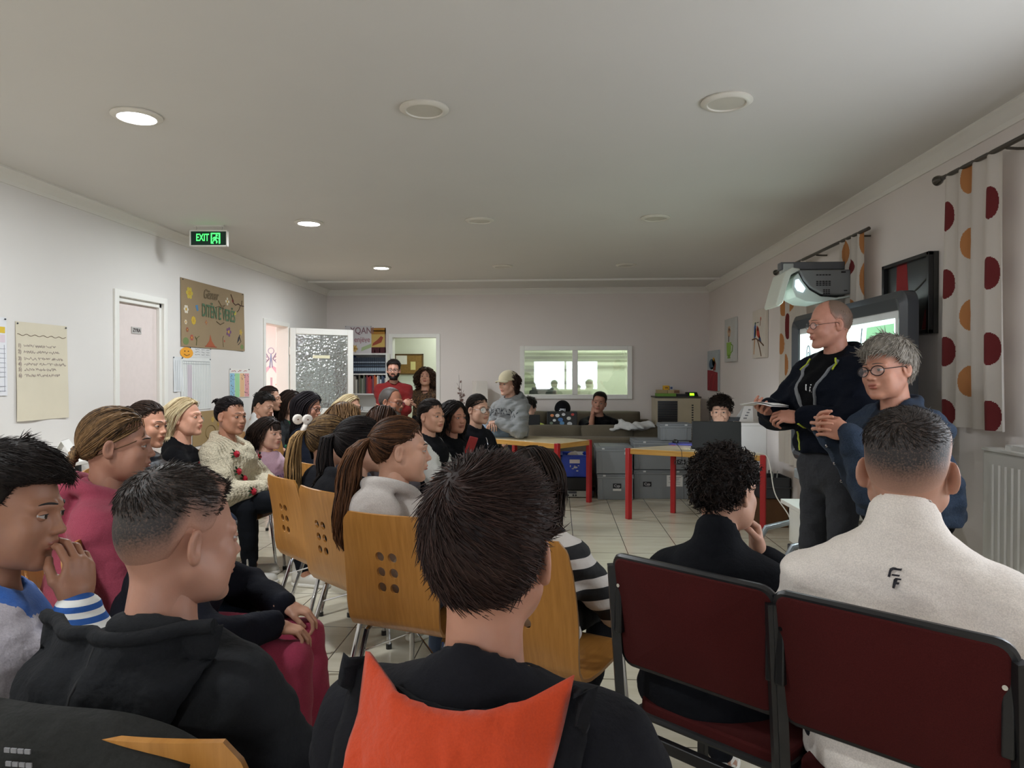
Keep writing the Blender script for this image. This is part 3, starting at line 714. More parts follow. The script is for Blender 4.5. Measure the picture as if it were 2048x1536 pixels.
# laptops
def laptop(loc, rz, label, W=.36, H=.25, tilt=12, lid='17181a', stickers=False, lit=1.2):
    """screen faces local +y; the lid's back faces local -y"""
    r = empty('laptop', loc, rz, label, 'laptop'); mt = mat('laptop_shell_' + lid, lid, .45, bump=.04, bs=300)
    MB().box((0, .12, .010), (W, H, .018)).build('base', mt, r, bevel=.004)
    MB().box((0, .13, .0195), (W * .86, H * .45, .002)).build('keyboard', BLK, r)
    R = Euler((radians(tilt), 0, 0)).to_matrix()
    T = lambda a, b, t: tuple(R @ Vector((a, t, b)) + Vector((0, 0, .018)))
    ld = MB().prism([(-W / 2, 0), (W / 2, 0), (W / 2, H), (-W / 2, H)], T, -.006, .006).build('lid', mt, r, bevel=.006)
    MB().prism([(-W * .47, .012), (W * .47, .012), (W * .47, H - .012), (-W * .47, H - .012)], T, .0062, .0072).build('screen', mat('laptop_screen', 'dfe8f0', emit=lit), r)
    if stickers:
        cols = ('d88a5a', 'd8d8d8', 'c8c8cc', 'd0d0c8', '4a7ab8', 'e0e0e0', '5a88b0', 'c8ccd0', 'b04038', '7a8a78'); pos = ((-.13, .19, .022), (-.06, .19, .026), (.02, .205, .022), (.09, .15, .026), (-.02, .13, .03), (-.10, .12, .02), (.0, .08, .028), (.10, .07, .03), (.14, .205, .02), (-.14, .08, .02))
        for (a, b, s), c in zip(pos, cols):
            MB().prism(circ(a, b * H / .25, s * W / .36, 12, .8), T, -.0072, -.0058).build('sticker', mat('sticker_' + c, c, .6), ld)
    return r
lp = at(1430, 897, Y=6.93)
laptop((1.53, 6.95, .705), radians(-8), 'large black laptop open with its back to the room on the trapezoid table', .46, .265, -8, lit=7)
# mouse, blue folder, cables on the second table
a = at(1351, 888, Z=.71)
mo = empty('computer_mouse', (a.x, a.y, .7235), .3, 'black wired mouse lying on the blue folder', 'mouse')
MB().lathe([(0, 0), (.03, 0), (.033, .012), (.028, .026), (.012, .034), (0, .035)], (0, 0, 0), 16).build('shell', BLK, mo)
MB().cyl((0, .018, .025), (0, .018, .036), .006, 8).build('wheel', DGREY, mo)
fo = tag(MB().box((a.x + .08, a.y + .0, .714), (.26, .20, .014), R=Euler((0, 0, -.4)).to_matrix()).build('folder', mat('blue_folder', '4a4e9a', .5)), 'flat blue folder under the black mouse on the trapezoid table', 'folder')
def cable(name, label, P, r, c):
    V = [Vector(p) for p in P]; out = []
    for i in range(len(V) - 1):
        p0, p1, p2, p3 = V[max(i - 1, 0)], V[i], V[i + 1], V[min(i + 2, len(V) - 1)]
        for k in range(8):
            t = k / 8; out.append(.5 * ((2 * p1) + (p2 - p0) * t + (2 * p0 - 5 * p1 + 4 * p2 - p3) * t * t + (3 * p1 - p0 - 3 * p2 + p3) * t ** 3))
    out.append(V[-1]); return tag(MB().tube(out, r, 7).build(name, mat('cable_' + c, c, .5), smooth=60), label, 'cable')
e = at(1335, 900, Y=6.80); 
cable('mouse_cable', 'thin black mouse cable with a looped bundle hanging over the table edge', [(a.x - .01, a.y - .03, .735), (a.x - .06, 6.90, .725), (a.x - .075, 6.75, .71), (a.x - .08, 6.73, .62), (a.x - .14, 6.73, .60), (a.x - .13, 6.73, .635), (a.x - .06, 6.73, .605), (a.x - .02, 6.73, .63), (a.x - .03, 6.73, .59), (a.x + .01, 6.72, .54)], .003, '161618')
cable('power_cable', 'white cable running over the trapezoid table and down to the floor', [(1.30, 6.98, .712), (1.40, 6.86, .712), (1.58, 6.80, .722), (1.75, 6.68, .712), (1.87, 6.56, .715), (1.90, 6.49, .62), (1.89, 6.3, .40), (1.92, 6.0, .25), (1.86, 5.6, .08), (1.72, 5.35, .012), (1.60, 5.05, .012), (1.64, 4.95, .012)], .005, 'd8d4c8')
MB_ = MB().box((1.67, 4.92, .014), (.05, .09, .028), R=Euler((0, 0, -.9)).to_matrix()); tag(MB_.build('plug_socket', BLK, bevel=.006), 'black plug socket on the floor at the end of the white cable', 'socket')

# ---------------------------------------------------------------- crates
def crate(label, c, d, lid=True, logo=None, sheet=None, group='grey lidded crates', col=GREYBOX, strip=False):
    w_, dp, h = d; r = empty('storage_crate', c, 0, label, 'crate', group)
    m = MB(); t = .004
    m.prism([(-w_ / 2 + .012, -dp / 2 + .012), (w_ / 2 - .012, -dp / 2 + .012), (w_ / 2 - .012, dp / 2 - .012), (-w_ / 2 + .012, dp / 2 - .012)], lambda a, b, z: (a * (1 + .02 * z / h), b * (1 + .02 * z / h), z), 0, h - .035)
    m.span((-w_ / 2, -dp / 2, h - .055), (w_ / 2, dp / 2, h - .03))
    for sx in (-1, 1): m.span((sx * (w_ / 2 - .06), -dp / 2 + .004, .008), (sx * (w_ / 2 - .075), -dp / 2 + .015, h - .05))
    for sx in (-1, 1): m.span((sx * (w_ / 2 - .008), -dp / 2 + .006, .0), (sx * (w_ / 2 - .024), -dp / 2 + .015, h - .05))
    m.build('tub', col, r, bevel=.004)
    if lid:
        m = MB(); m.span((-w_ / 2 + .002, -dp / 2 + .002, h - .03), (w_ / 2 - .002, dp / 2 - .002, h - .006)); m.span((-w_ / 2 + .05, -dp / 2 + .05, h - .007), (w_ / 2 - .05, dp / 2 - .05, h)); m.build('lid', mat('grey_lid', '7b7f83', .5), r, bevel=.004)
        for sx in (-1, 1): MB().box((sx * w_ * .3, -dp / 2 - .002, h - .022), (.03, .006, .018)).build('clip', mat('clip', 'c8c8c8', .4), r)
    if logo:
        lg = MB().box((logo[0], -dp / 2 + .008, logo[1]), (.095, .006, .055)).build('label_plate', mat('label_black', '17171c', .5), r)
        text_part('lettering', 'Cyp', .042, mat('label_white', 'c8c8cc', .6), lg, (logo[0], -dp / 2 + .0045, logo[1]), (pi / 2, 0, 0), .0003, sx=1.0)
        if strip: MB().box((logo[0], -dp / 2 + .009, logo[1] - .045), (.095, .004, .024)).build('label_strip', PAPER, r)
    if sheet:
        s = MB().box((sheet[0], -dp / 2 + .008, sheet[1]), (.19, .004, .13)).build('label_sheet', PAPER, r)
        m = MB()
        for k in range(5): m.box((sheet[0] - .01 * (k % 2), -dp / 2 + .005, sheet[1] + .042 - k * .02), (.14 - .03 * (k % 3), .001, .006 if k < 2 else .003))
        m.build('print', mat('ink_grey', '6a6a70', .7), s)
    return r
crate('grey lidded crate on the floor beside the blue crate, lower of the narrow stack', (.665, 8.49, 0), (.42, .55, .30), logo=(.02, .16), strip=True)
k = crate('grey lidded crate with a small white tag, upper of the narrow stack', (.655, 8.49, .30), (.43, .55, .31)); MB().box((.14, -.268, .24), (.05, .004, .035)).build('tag', PAPER, k)
crate('wide grey crate with a white print sheet at the foot of the wide stack', (1.20, 8.53, 0), (.64, .44, .34), logo=(-.16, .17), sheet=(.16, .21))
crate('wide grey crate with a dark logo at right, in the middle of the wide stack', (1.20, 8.53, .34), (.64, .44, .34), logo=(.23, .09))
crate('small grey crate with a closed lid on top of the wide stack', (1.37, 8.46, .68), (.37, .30, .20))
# blue crate with clothes, on a black case, on a device
bc = empty('blue_crate', (.20, 8.50, .245), 0, 'open blue plastic crate of white papers on a black case', 'crate')
m = MB(); w_, dp, h = .31, .40, .26
for (p, q) in (((-w_ / 2, -dp / 2, 0), (w_ / 2, -dp / 2 + .008, h)), ((-w_ / 2, dp / 2 - .008, 0), (w_ / 2, dp / 2, h)), ((-w_ / 2, -dp / 2, 0), (-w_ / 2 + .008, dp / 2, h)), ((w_ / 2 - .008, -dp / 2, 0), (w_ / 2, dp / 2, h)), ((-w_ / 2, -dp / 2, 0), (w_ / 2, dp / 2, .01))): m.span(p, q)
for sy in (-1, 1): m.box((0, sy * dp / 2, h - .01), (w_ + .03, .03, .018))
for sx in (-1, 1): m.box((sx * w_ / 2, 0, h - .01), (.03, dp + .03, .018))
m.build('tub', mat('blue_plastic', '1c3fb0', .4, var=.04), bc, bevel=.003)
MB().box((0, -dp / 2 - .003, .185), (.12, .006, .045)).build('grip_hole', mat('white_cloth', 'd8d4d8', .8), bc, bevel=.008)
m = MB()
for a, b, w1, h1 in ((.01, .115, .05, .022), (-.05, .13, .012, .03), (.03, .075, .03, .016), (-.02, .10, .03, .012), (.045, .135, .02, .012), (0, .132, .02, .008)): m.prism(circ(a, b, w1 / 2, 7, h1 / w1), lambda x, z, t: (x, t, z), -dp / 2 - .003, -dp / 2 + .001)
m.build('worn_sticker', mat('worn_paper', 'c4c8cc', .8), bc)
def crumple(name, label, cat, c, r, col, flat=.5, seed=1, parent=None, amp=.3):
    V, Q = polygonize_later(lambda p: s_ell(p, (0, 0, 0), r) - folds(p, max(r) * .9, min(r) * amp, seed) - folds(p, max(r) * .45, min(r) * amp * .5, seed + 2), [-1.6 * x for x in r], [1.6 * x for x in r], max(r) / 16)
    o = np_mesh(name, V + np.array(c), Q, [fabric('cloth_' + col, col, wr=.3)], parent); return tag(o, label, cat) if label else o
LATER = []
LATER.append(lambda: crumple('crumpled_paper', 'crumpled white paper heaped in the blue crate', 'paper', (.22, 8.46, .48), (.09, .12, .05), 'dad8d6', seed=4))
tag(MB().span((.0, 8.32, .085), (.40, 8.70, .243)).build('black_case', mat('black_case', '0f0f11', .5, bump=.1), bevel=.012), 'flat black case carrying the blue crate', 'case')
dv = empty('audio_device', (.215, 8.52, 0), 0, 'low silver device with knobs on the floor under the black case', 'device')
MB().box((0, 0, .044), (.42, .36, .076)).build('body', BLK, dv, bevel=.004)
MB().box((0, -.182, .045), (.36, .006, .07)).build('front_panel', mat('silver_panel', 'a8a8a0', .4, .3), dv)
for x in (-.12, -.09, -.03, 0.0): MB().cyl((x, -.186, .03), (x, -.196, .03), .011, 12).build('knob', BLK, dv)
MB().cyl((.16, -.186, .045), (.16, -.200, .045), .028, 20).build('dial', mat('dial', '6a6e70', .3, .5), dv)
MB().box((-.04, -.186, .062), (.1, .004, .026)).build('display', DGREY, dv)
for sx in (-1, 1):
    for sy in (-1, 1): MB().cyl((sx * .18, sy * .15, 0), (sx * .18, sy * .15, .008), .012, 10).build('foot', BLK, dv)

# ---------------------------------------------------------------- sofas
SOFA = fabric('sofa_cord', '5c5446', wr=.12, fine=220, var=.12)
SOFAL = fabric('sofa_cord_light', '655c4d', wr=.12, fine=220, var=.12)
def cushion(name, c, d, mt, parent, rx=0, puff=.25):
    m = MB(); n = 13
    def f(u, v, s):
        a, b = u * 2 - 1, v * 2 - 1; k = (1 - abs(a) ** 3.5) ** .5 * (1 - abs(b) ** 3.5) ** .5
        return (a * d[0] / 2 * (1 - .03 * b * b), s * d[1] / 2 * (.25 + .75 * k) if k > 0 else s * d[1] / 8, b * d[2] / 2 * (1 - .04 * a * a))
    R = Euler((rx, 0, 0)).to_matrix()
    for s in (-1, 1): m.grid(lambda u, v: R @ Vector(f(u, v, s)) + Vector(c), n, n)
    o = m.build(name, mt, parent, smooth=0); bm = bmesh.new(); bm.from_mesh(o.data); bmesh.ops.remove_doubles(bm, verts=bm.verts, dist=.0005)
    rim = [e for e in bm.edges if e.is_boundary]; 
    try: bmesh.ops.bridge_loops(bm, edges=rim)
    except Exception: pass
    bmesh.ops.recalc_face_normals(bm, faces=bm.faces); bm.to_mesh(o.data); bm.free(); o.data.polygons.foreach_set('use_smooth', [True] * len(o.data.polygons)); return o
def sofa(loc, rz, label, W=2.2, back=.68, n=3, ctop=.82, seatd=.62):
    """back is on local -y side, people sit facing +y"""
    r = empty('sofa', loc, rz, label, 'sofa')
    MB().span((-W / 2, -.02, .05), (W / 2, .16, back)).build('back', SOFAL, r, bevel=.03)
    MB().span((-W / 2, .14, .05), (W / 2, seatd + .14, .30)).build('base', SOFAL, r, bevel=.02)
    for sx in (-1, 1):
        MB().span((sx * W / 2 - (.16 if sx > 0 else 0), -.0, .05), (sx * W / 2 + (.16 if sx < 0 else 0), seatd + .14, .56)).build('arm', SOFAL, r, bevel=.03)
        for y in (.05, seatd + .05): MB().cyl((sx * (W / 2 - .1), y, 0), (sx * (W / 2 - .1), y, .06), .03, 12).build('foot', BLK, r)
    cw = (W - .34) / n
    for k in range(n):
        x = -W / 2 + .17 + cw * (k + .5)
        cushion('seat_cushion', (x, .14 + seatd / 2, .37), (cw - .01, .15, seatd - .02), SOFA, r, rx=radians(90))
        cushion('back_cushion', (x, .21, ctop - .22), (cw + .03, .20, .46), SOFA, r, rx=radians(-9))
    return r
sofa((.62, 8.80, 0), 0, 'brown-grey sofa with its back to the room behind the crates', 2.30, .672, 3, .80, .42)
sofa((.18, 10.42, 0), pi, 'brown-grey sofa against the back wall under the inner window', 2.30, .80, 3, .92, .50)
LATER.append(lambda: crumple('jacket', 'crumpled white jacket thrown over the front sofa cushions', 'jacket', (.95, 8.97, .80), (.23, .13, .05), 'b4b4b2', seed=9, amp=.55))

# ---------------------------------------------------------------- roller-shutter cabinet, games and clock
cb = empty('shutter_cabinet', (1.68, 10.26, 0), 0, 'beige office cabinet with a black roller shutter in the back corner', 'cabinet')
BEI = mat('beige_steel', 'b8ac94', .5); W_ = .62
MB().span((-W_ / 2, -.22, 0), (W_ / 2, .22, 1.12)).build('carcass', BEI, cb, bevel=.004)
MB().span((-W_ / 2 - .01, -.235, 1.12), (W_ / 2 + .01, .225, 1.14)).build('top', mat('dark_top', '3a352e', .5), cb, bevel=.003)
m = MB()
for k in range(30): m.span((-W_ / 2 + .03, -.226, .06 + k * .034), (-.01, -.219, .092 + k * .034))
m.build('shutter', mat('black_shutter', '18181a', .3), cb)
dr = MB().span((.0, -.232, .02), (W_ / 2 - .004, -.218, 1.115)).build('door', mat('beige_door', 'b4a88e', .45), cb, bevel=.003)
m = MB()
for k in range(26): m.span((.185, -.234, .16 + k * .034), (.21, -.2315, .178 + k * .034))
m.build('vent_slots', BLK, dr)
def bx(name, label, cat, c, d, col, rz=0, group=None, stripe=None):
    o = MB().box((0, 0, 0), d).build(name, mat('card_' + col, col, .6, var=.05), loc=c, rz=rz, bevel=.002); tag(o, label, cat, group)
    if stripe: MB().box((stripe[0], -d[1] / 2 - .001, stripe[1]), (stripe[2], .002, stripe[3])).build('printed_patch', mat('print_' + stripe[4], stripe[4], .6), o)
    return o
zt = 1.14
bx('game_box', 'flat green box under the beige boxes on the shutter cabinet', 'box', (1.53, 10.2, zt + .021), (.26, .26, .042), '6f9a3c')
bx('game_box', 'flat black box right of the green one on the shutter cabinet', 'box', (1.74, 10.2, zt + .016), (.14, .22, .032), '232326')
bx('game_box', 'small beige box at the left end of the row on the cabinet', 'box', (1.475, 10.2, zt + .042 + .025), (.14, .2, .05), 'a8936a')
bx('game_box', 'long beige box with brown print beside the small beige box', 'box', (1.63, 10.2, zt + .042 + .024), (.165, .2, .048), 'b29c74', stripe=(.04, 0, .07, .036, '6e4a34'))
bx('game_box', 'yellow box on top of the pile on the cabinet', 'box', (1.535, 10.2, zt + .092 + .03), (.075, .12, .06), 'd8a81c', stripe=(0, 0, .04, .02, '8a5a1a'))
bx('game_box', 'white box with a blue mark beside the yellow box on top of the pile', 'box', (1.605, 10.2, zt + .090 + .028), (.05, .1, .055), 'c8c8cc', stripe=(0, 0, .03, .03, '3a4a7a'))
ck = empty('digital_clock', (1.88, 10.12, zt), 0, 'small black clock with a glowing green display on the cabinet', 'clock')
m = MB(); m.prism([(-.09, 0), (.09, 0), (.075, .06), (-.075, .06)], lambda a, b, t: (a, t + b * .5, b), -.04, .05); m.build('case', BLK, ck, bevel=.004)
MB().prism([(-.03, .014), (.03, .014), (.03, .046), (-.03, .046)], lambda a, b, t: (a, t + b * .5, b), -.044, -.039).build('display', mat('green_display', '8cff20', emit=2.2, ec='90ff20'), ck)

# ---------------------------------------------------------------- bookcase
s0, s1 = at(690, 707, Y=YB - .25), at(774, 707, Y=YB - .25)
BX0, BX1, BZ = s0.x, s1.x, s0.z
bk = empty('bookcase', ((BX0 + BX1) / 2, YB - .13, 0), 0, 'white bookcase behind the open glass door', 'bookcase')
WHT = mat('white_melamine', 'dcdad6', .45, var=.01); hw = (BX1 - BX0) / 2
SZ = [at(730, v, Y=YB - .25).z for v in (747, 787, 822)]
m = MB()
for sx in (-1, 1): m.span((sx * hw, -.12, 0), (sx * (hw - .022), .12, BZ))
m.build('side_panel', WHT, bk, bevel=.002)
MB().span((-hw, .112, 0), (hw, .12, BZ)).build('back_panel', WHT, bk)
for z in [BZ, *SZ, .36, .06]: MB().span((-hw + .02, -.12, z - .02), (hw - .02, .11, z)).build('shelf', WHT, bk, bevel=.002)
MB().span((-hw + .02, -.118, .08), (hw - .02, -.10, .62)).build('lower_door', WHT, bk, bevel=.002)
def book(x, z, w_, h, d, col, label, grp, band=None, lean=0):
    o = MB().box((0, 0, h / 2), (w_, d, h)).build('book', mat('cover_' + col, col, .55, var=.05), loc=((BX0 + BX1) / 2 + x, YB - .13 - .115 + d / 2 + .01, z), bevel=.0015)
    o.rotation_euler = (0, lean, 0); tag(o, label, 'book', grp)
    if band:
        for zz, hh, cc in band: MB().box((0, -d / 2 - .0006, zz), (w_ * .9, .001, hh)).build('spine_band', mat('band_' + cc, cc, .5), o)
x = -hw + .05
for k, (w_, h, c, lb) in enumerate(((.028, .27, 'cbb98a', 'tall cream book at the left end of the upper shelf'), (.02, .27, 'b8a47a', 'second tall beige book on the upper shelf, beside the cream one'), (.024, .26, '2c4f96', 'blue book between the beige books and the dark matching set'))):
    book(x, SZ[0], w_, h, .17, c, lb, 'books on the upper shelf'); x += w_ + .002
nb = 15; wv = (hw - .025 - x) / nb
for k in range(nb):
    book(x + wv / 2 - .006, SZ[0], wv - .0015, .235, .16, '1d2836', 'dark volume with pale bands from the matching set on the upper shelf', 'matching dark volumes on the upper shelf', [(.06, .05, '8898a8'), (.165, .012, '9aa4b0'), (.12, .01, '5a6a7c')]); x += wv
cols = ('5a5a58', '7a7670', '3a4048', '8a8478', '9a948c', 'c9c4b8', '4a4c48', '6a6456', '57604e', '8a8a80', '6b6f5e', '3e3a40', '7c3038', 'a42a2a', 'b03030', '8c2430', '6a4a58', 'b8542c', 'c06a3a', 'd8d4cc', '7c8894', 'c8ccd0', '485468', '2e3c58', 'a8a8a0')
nm = dict(zip(cols, ('dark grey', 'warm grey', 'slate', 'taupe', 'pale grey', 'cream', 'charcoal', 'brown-grey', 'olive grey', 'stone grey', 'moss grey', 'black', 'wine red', 'bright red', 'scarlet', 'crimson', 'plum', 'burnt orange', 'orange', 'white', 'blue-grey', 'ice white', 'steel blue', 'navy', 'ash grey')))
x = -hw + .04; rb = random.Random(3); wv = (2 * hw - .06) / len(cols)
for k, c in enumerate(cols):
    h = rb.uniform(.20, .285); w_ = wv * .9
    book(x + wv / 2, SZ[1], w_, h, .15, c, f'{nm[c]} book standing in the mixed row on the lower shelf', 'mixed books on the lower shelf', lean=0); x += wv
# ---------------------------------------------------------------- lamp and dried branch on a low cabinet
lc = empty('low_cabinet', (-1.22, 10.28, 0), 0, 'low white cabinet under the paper lamp', 'cabinet')
MB().span((-.42, -.19, 0), (.42, .19, .80)).build('carcass', WHT, lc, bevel=.003)
MB().span((-.43, -.20, .80), (.43, .20, .825)).build('top', WHT, lc, bevel=.003)
for sx in (-1, 1):
    d_ = MB().span((sx * .41, -.198, .05), (sx * .005, -.188, .79)).build('door', WHT, lc, bevel=.002); MB().cyl((sx * .05, -.215, .45), (sx * .05, -.195, .45), .012, 12).build('knob', CHROME, d_)
lq = at(959, 790, Y=10.2)
lm = empty('paper_lamp', (lq.x, 10.24, .825), 0, 'square twisted white paper lamp by the back wall', 'lamp')
m = MB(); V = []; N_ = 10
for k in range(N_ + 1):
    t = k / N_; a = .5 * sin(t * pi * .5); s = .085 + .028 * (1 - t) 
    for j in range(4): b = a + pi / 4 + j * pi / 2; V.append((s * 1.41 * cos(b) * .95, s * 1.41 * sin(b) * .8, .03 + t * .50))
F = [(k * 4 + j, k * 4 + (j + 1) % 4, k * 4 + 4 + (j + 1) % 4, k * 4 + 4 + j) for k in range(N_) for j in range(4)] + [(N_ * 4, N_ * 4 + 1, N_ * 4 + 2, N_ * 4 + 3)]
m.add(V, F); m.build('lamp_shade', mat('lamp_paper', 'd8d0c8', .8, var=.02), lm, smooth=20)
MB().lathe([(0, 0), (.07, 0), (.07, .02), (.02, .03), (0, .03)], n=20).build('base', WHT, lm)
vq = at(920, 790, Y=10.15)
vs_ = empty('vase_branch', (vq.x, 10.17, .825), 0, 'tall dried branch with dark blossoms in a slim vase by the back wall', 'plant')
MB().lathe([(0, 0), (.035, 0), (.045, .05), (.03, .16), (.02, .20), (.026, .22)], n=18).build('vase', mat('dark_vase', '3a302c', .3), vs_)
rb = random.Random(2); m = MB(); fl = MB()
for (dx, top) in ((-.02, .62), (.05, .40), (.02, .5)):
    P = [(0, 0, .15), (dx * .4, 0, .3), (dx, .01, top)]; m.tube(P, [.004, .003, .0015], 5)
    for k in range(9):
        t = rb.uniform(.35, .85) * top; q = (dx * t / top + rb.uniform(-.03, .03), rb.uniform(-.02, .02), t)
        for j in range(5):
            a = j * 1.26; fl.tube([q, (q[0] + .018 * cos(a), q[1] - .006, q[2] + .018 * sin(a))], [.004, .002], 4)
m.tube([(0, 0, .42), (-.05, 0, .50)], .0015, 4)
m.build('stem', mat('twig', '4a3026', .8), vs_); fl.build('blossom', mat('dried_petals', '5c3328', .8), vs_)

# ---------------------------------------------------------------- canvases and picture on the right wall
def canvas(label, u0, v0, u1, v1, col, items, zz=None):
    X = XR - .035; p, q = at(u0, v0, X=X), at(u1, v1, X=X); y1, y0 = p.y, q.y
    z1 = zz[1]; z0 = zz[0]
    r = empty('canvas_painting', (0, 0, 0), 0, label, 'painting', 'canvas paintings on the right wall')
    MB().span((XR - .034, y0, z0), (XR - .003, y1, z1)).build('canvas', mat('canvas_' + col, col, .85, var=.05, vs=5), r, bevel=.002)
    g = lambda a, b, o: (XR - .034 - o, y1 + (y0 - y1) * a, z0 + (z1 - z0) * b)
    ink(r, g, items); return r
canvas('red and blue canvas of a bird, lowest and farthest of the three', 1415, 703, 1435, 781, 'a8b0b2', [([(0, 0), (1, 0), (1, .45), (.5, .5), (0, .52)], '8a1e28', 0), ([(.1, .08), (.45, .4), (.5, .38)], 'b8404a', .006), ([(.5, .05), (.8, .42), (.84, .40)], 'b8404a', .006), (circ(.42, .66, .26, 14, .52), '3c5568', 0), (circ(.62, .72, .14, 10, .8), 'd09a2c', 0), ([(.55, .5), (.8, .5), (.85, .66), (.7, .8), (.6, .66)], '7a3424', 0), ([(.3, .58), (.6, .58), (.5, .5)], 'd8d8d4', 0)], (at(1425, 781, X=XR).z, at(1425, 702, X=XR).z))
canvas('canvas of a green cup with a sprig, in the middle of the three', 1449, 640, 1470, 725, 'bcbcb8', [([(.25, .14), (.6, .14), (.66, .45), (.2, .45)], '8ab04c', 0), ([(.28, .08), (.58, .08), (.52, .15), (.34, .15)], '7a9c42', 0), ([(.64, .40), (.80, .36), (.76, .24), (.62, .2)], '7a9c42', .008), ([(.44, .46), (.42, .55), (.45, .60)], '5a4030', .006)] + [(circ(.45 + .1 * cos(t), .70 + .09 * sin(t), .07, 8, .7), 'c8a888', 0) for t in np.linspace(0, 5.2, 6)] + [(circ(.45, .72, .06, 8, .9), '8a5a48', 0)], (at(1461, 724, X=XR).z, at(1461, 638, X=XR).z))
canvas('canvas of two parrots on a branch, nearest of the three', 1505, 617, 1530, 720, 'cfc6ba', [([(.0, .40), (.3, .41), (.6, .34), (.9, .24)], '6a4a34', .008), ([(.42, .38), (.6, .2), (.72, .03)], '6a4a34', .007), ([(.10, .08), (.14, .08), (.22, .42), (.16, .42)], 'b87a30', 0), ([(.12, .42), (.26, .44), (.30, .66), (.22, .74), (.14, .66)], '3c5a90', 0), ([(.2, .46), (.28, .46), (.29, .62), (.22, .64)], 'c89a3a', 0), (circ(.23, .73, .05, 8, .6), '4a6a48', 0), ([(.34, .48), (.52, .40), (.62, .42), (.5, .62), (.38, .68), (.32, .60)], 'b8402a', 0), ([(.5, .36), (.72, .30), (.66, .40), (.54, .48)], '2c4468', 0), ([(.40, .56), (.46, .56), (.48, .62), (.40, .64)], 'd8b040', 0), ([(.62, .66), (.66, .80), (.70, .80)], '8a6a58', .004), (circ(.66, .80, .04, 8, 1), 'b84a38', 0), ([(.35, .74), (.5, .74)], '6a5a50', .004)], (at(1519, 716, X=XR).z, at(1519, 621, X=XR).z))
pz0, pz1 = at(1862, 668, X=XR).z, at(1862, 507, X=XR).z
py0, py1 = at(1860, 600, X=XR - .05).y, at(1766, 600, X=XR - .05).y
pc = empty('framed_picture', (0, 0, 0), 0, 'dark framed picture with a red upright shape above the board', 'picture')
g = lambda a, b, o: (XR - .03 - o, py1 + (py0 - py1) * a, pz0 + (pz1 - pz0) * b)
MB().span((XR - .03, py0, pz0), (XR - .003, py1, pz1)).build('panel', mat('dark_print', '2b2b29', .35, var=.25, vs=8), pc)
m = MB()
for P in ([(0, 0), (.045, 0), (.045, 1), (0, 1)], [(.955, 0), (1, 0), (1, 1), (.955, 1)], [(0, 0), (1, 0), (1, .05), (0, .05)], [(0, .95), (1, .95), (1, 1), (0, 1)]): m.prism(P, g, 0, .03)
m.build('frame', mat('black_frame', '101012', .3), pc, bevel=.003)
ink(pc, g, [([(.25, .95), (.47, .95), (.50, .6), (.47, .32), (.27, .30), (.24, .6)], '8c1a1c', 0), ([(.78, .06), (.95, .06), (.95, .35), (.84, .3)], '6a1416', 0), ([(.5, .5), (.75, .62), (.93, .72)], '4a4a46', .006)])

# ---------------------------------------------------------------- curtains
def curtain_mats():
    def sh(name, c, tr):
        t = NT(name); b = t.b; b.inputs['Base Color'].default_value = (*srgb(c), 1); b.inputs['Roughness'].default_value = .9
        b.inputs['Transmission Weight'].default_value = 0; wv = t.noise(400, 2); t.bump(wv.outputs[0], .15, .002)
        nt = t.t; out = nt.nodes['Material Output']; tl = t.n('ShaderNodeBsdfTranslucent'); tl.inputs[0].default_value = (*srgb(c), 1); mx = t.n('ShaderNodeMixShader'); mx.inputs[0].default_value = tr
        t.l(b.outputs[0], mx.inputs[1]); t.l(tl.outputs[0], mx.inputs[2]); t.l(mx.outputs[0], out.inputs[0]); return t.m
    return [sh('curtain_cream', 'ded8d0', .45), sh('curtain_red', '6e2426', .3), sh('curtain_orange', 'c08452', .4)]
CM = curtain_mats()
def curtain(label, y_far, y_near, zt, zb, spots, folds_n=4, X=XR - .09, amp=.02):
    """spots: (u, z, ru, rz, colour 1 red / 2 orange); u runs from the far edge to the near edge"""
    r = empty('curtain', (X, (y_far + y_near) / 2, 0), 0, label, 'curtain', 'dotted curtains on the right wall')
    nu, nv = 170, 300; w_ = y_far - y_near; yc = (y_far + y_near) / 2
    m = MB()
    def f(u, v):
        s = sin(u * folds_n * 2 * pi + .6 * sin(v * 3)) ; k = .55 + .45 * v
        return (-amp * s * k - .008 * sin(u * 17 + v * 2) * v, (y_far - u * w_ * (1 + .04 * v)) - yc, zt + (zb - zt) * v)
    m.grid(f, nu, nv)
    for i in range(nu - 1):
        for j in range(nv - 1):
            u, v = (i + .5) / (nu - 1), (j + .5) / (nv - 1); z = zt + (zb - zt) * v
            for (a, b, ru, rz, c) in spots:
                if ((u - a) / ru) ** 2 + ((z - b) / rz) ** 2 < 1: m.m[i * (nv - 1) + j] = c
    m.build('cloth', CM, r, smooth=60)
    return r
def rod(label, y0, y1, z, yb):
    r = empty('curtain_rod', (XR - .09, 0, z), 0, label, 'curtain rod', 'curtain rods on the right wall'); mt = mat('dark_steel', '55504a', .3, .8)
    MB().cyl((0, y0, 0), (0, y1, 0), .0125, 12).build('pole', mt, r)
    MB().lathe([(0, 0), (.014, 0), (.016, .02), (.026, .04), (.028, .06), (.018, .075), (0, .078)], (0, y1, 0), 14, R=Euler((-pi / 2, 0, 0)).to_matrix()).build('finial', mt, r)
    for y in yb: MB().tube([(0, y, -.012), (.05, y, -.016), (.088, y, -.016)], .007, 8).build('bracket', mt, r)
    return r
zc = lambda v, y: CAM_H + (753 - v) / FPX * y
zr = zc(382, 4.17)
yA, yB_ = at(1890, 600, X=XR - .09).y, at(2003, 600, X=XR - .09).y
sp = []
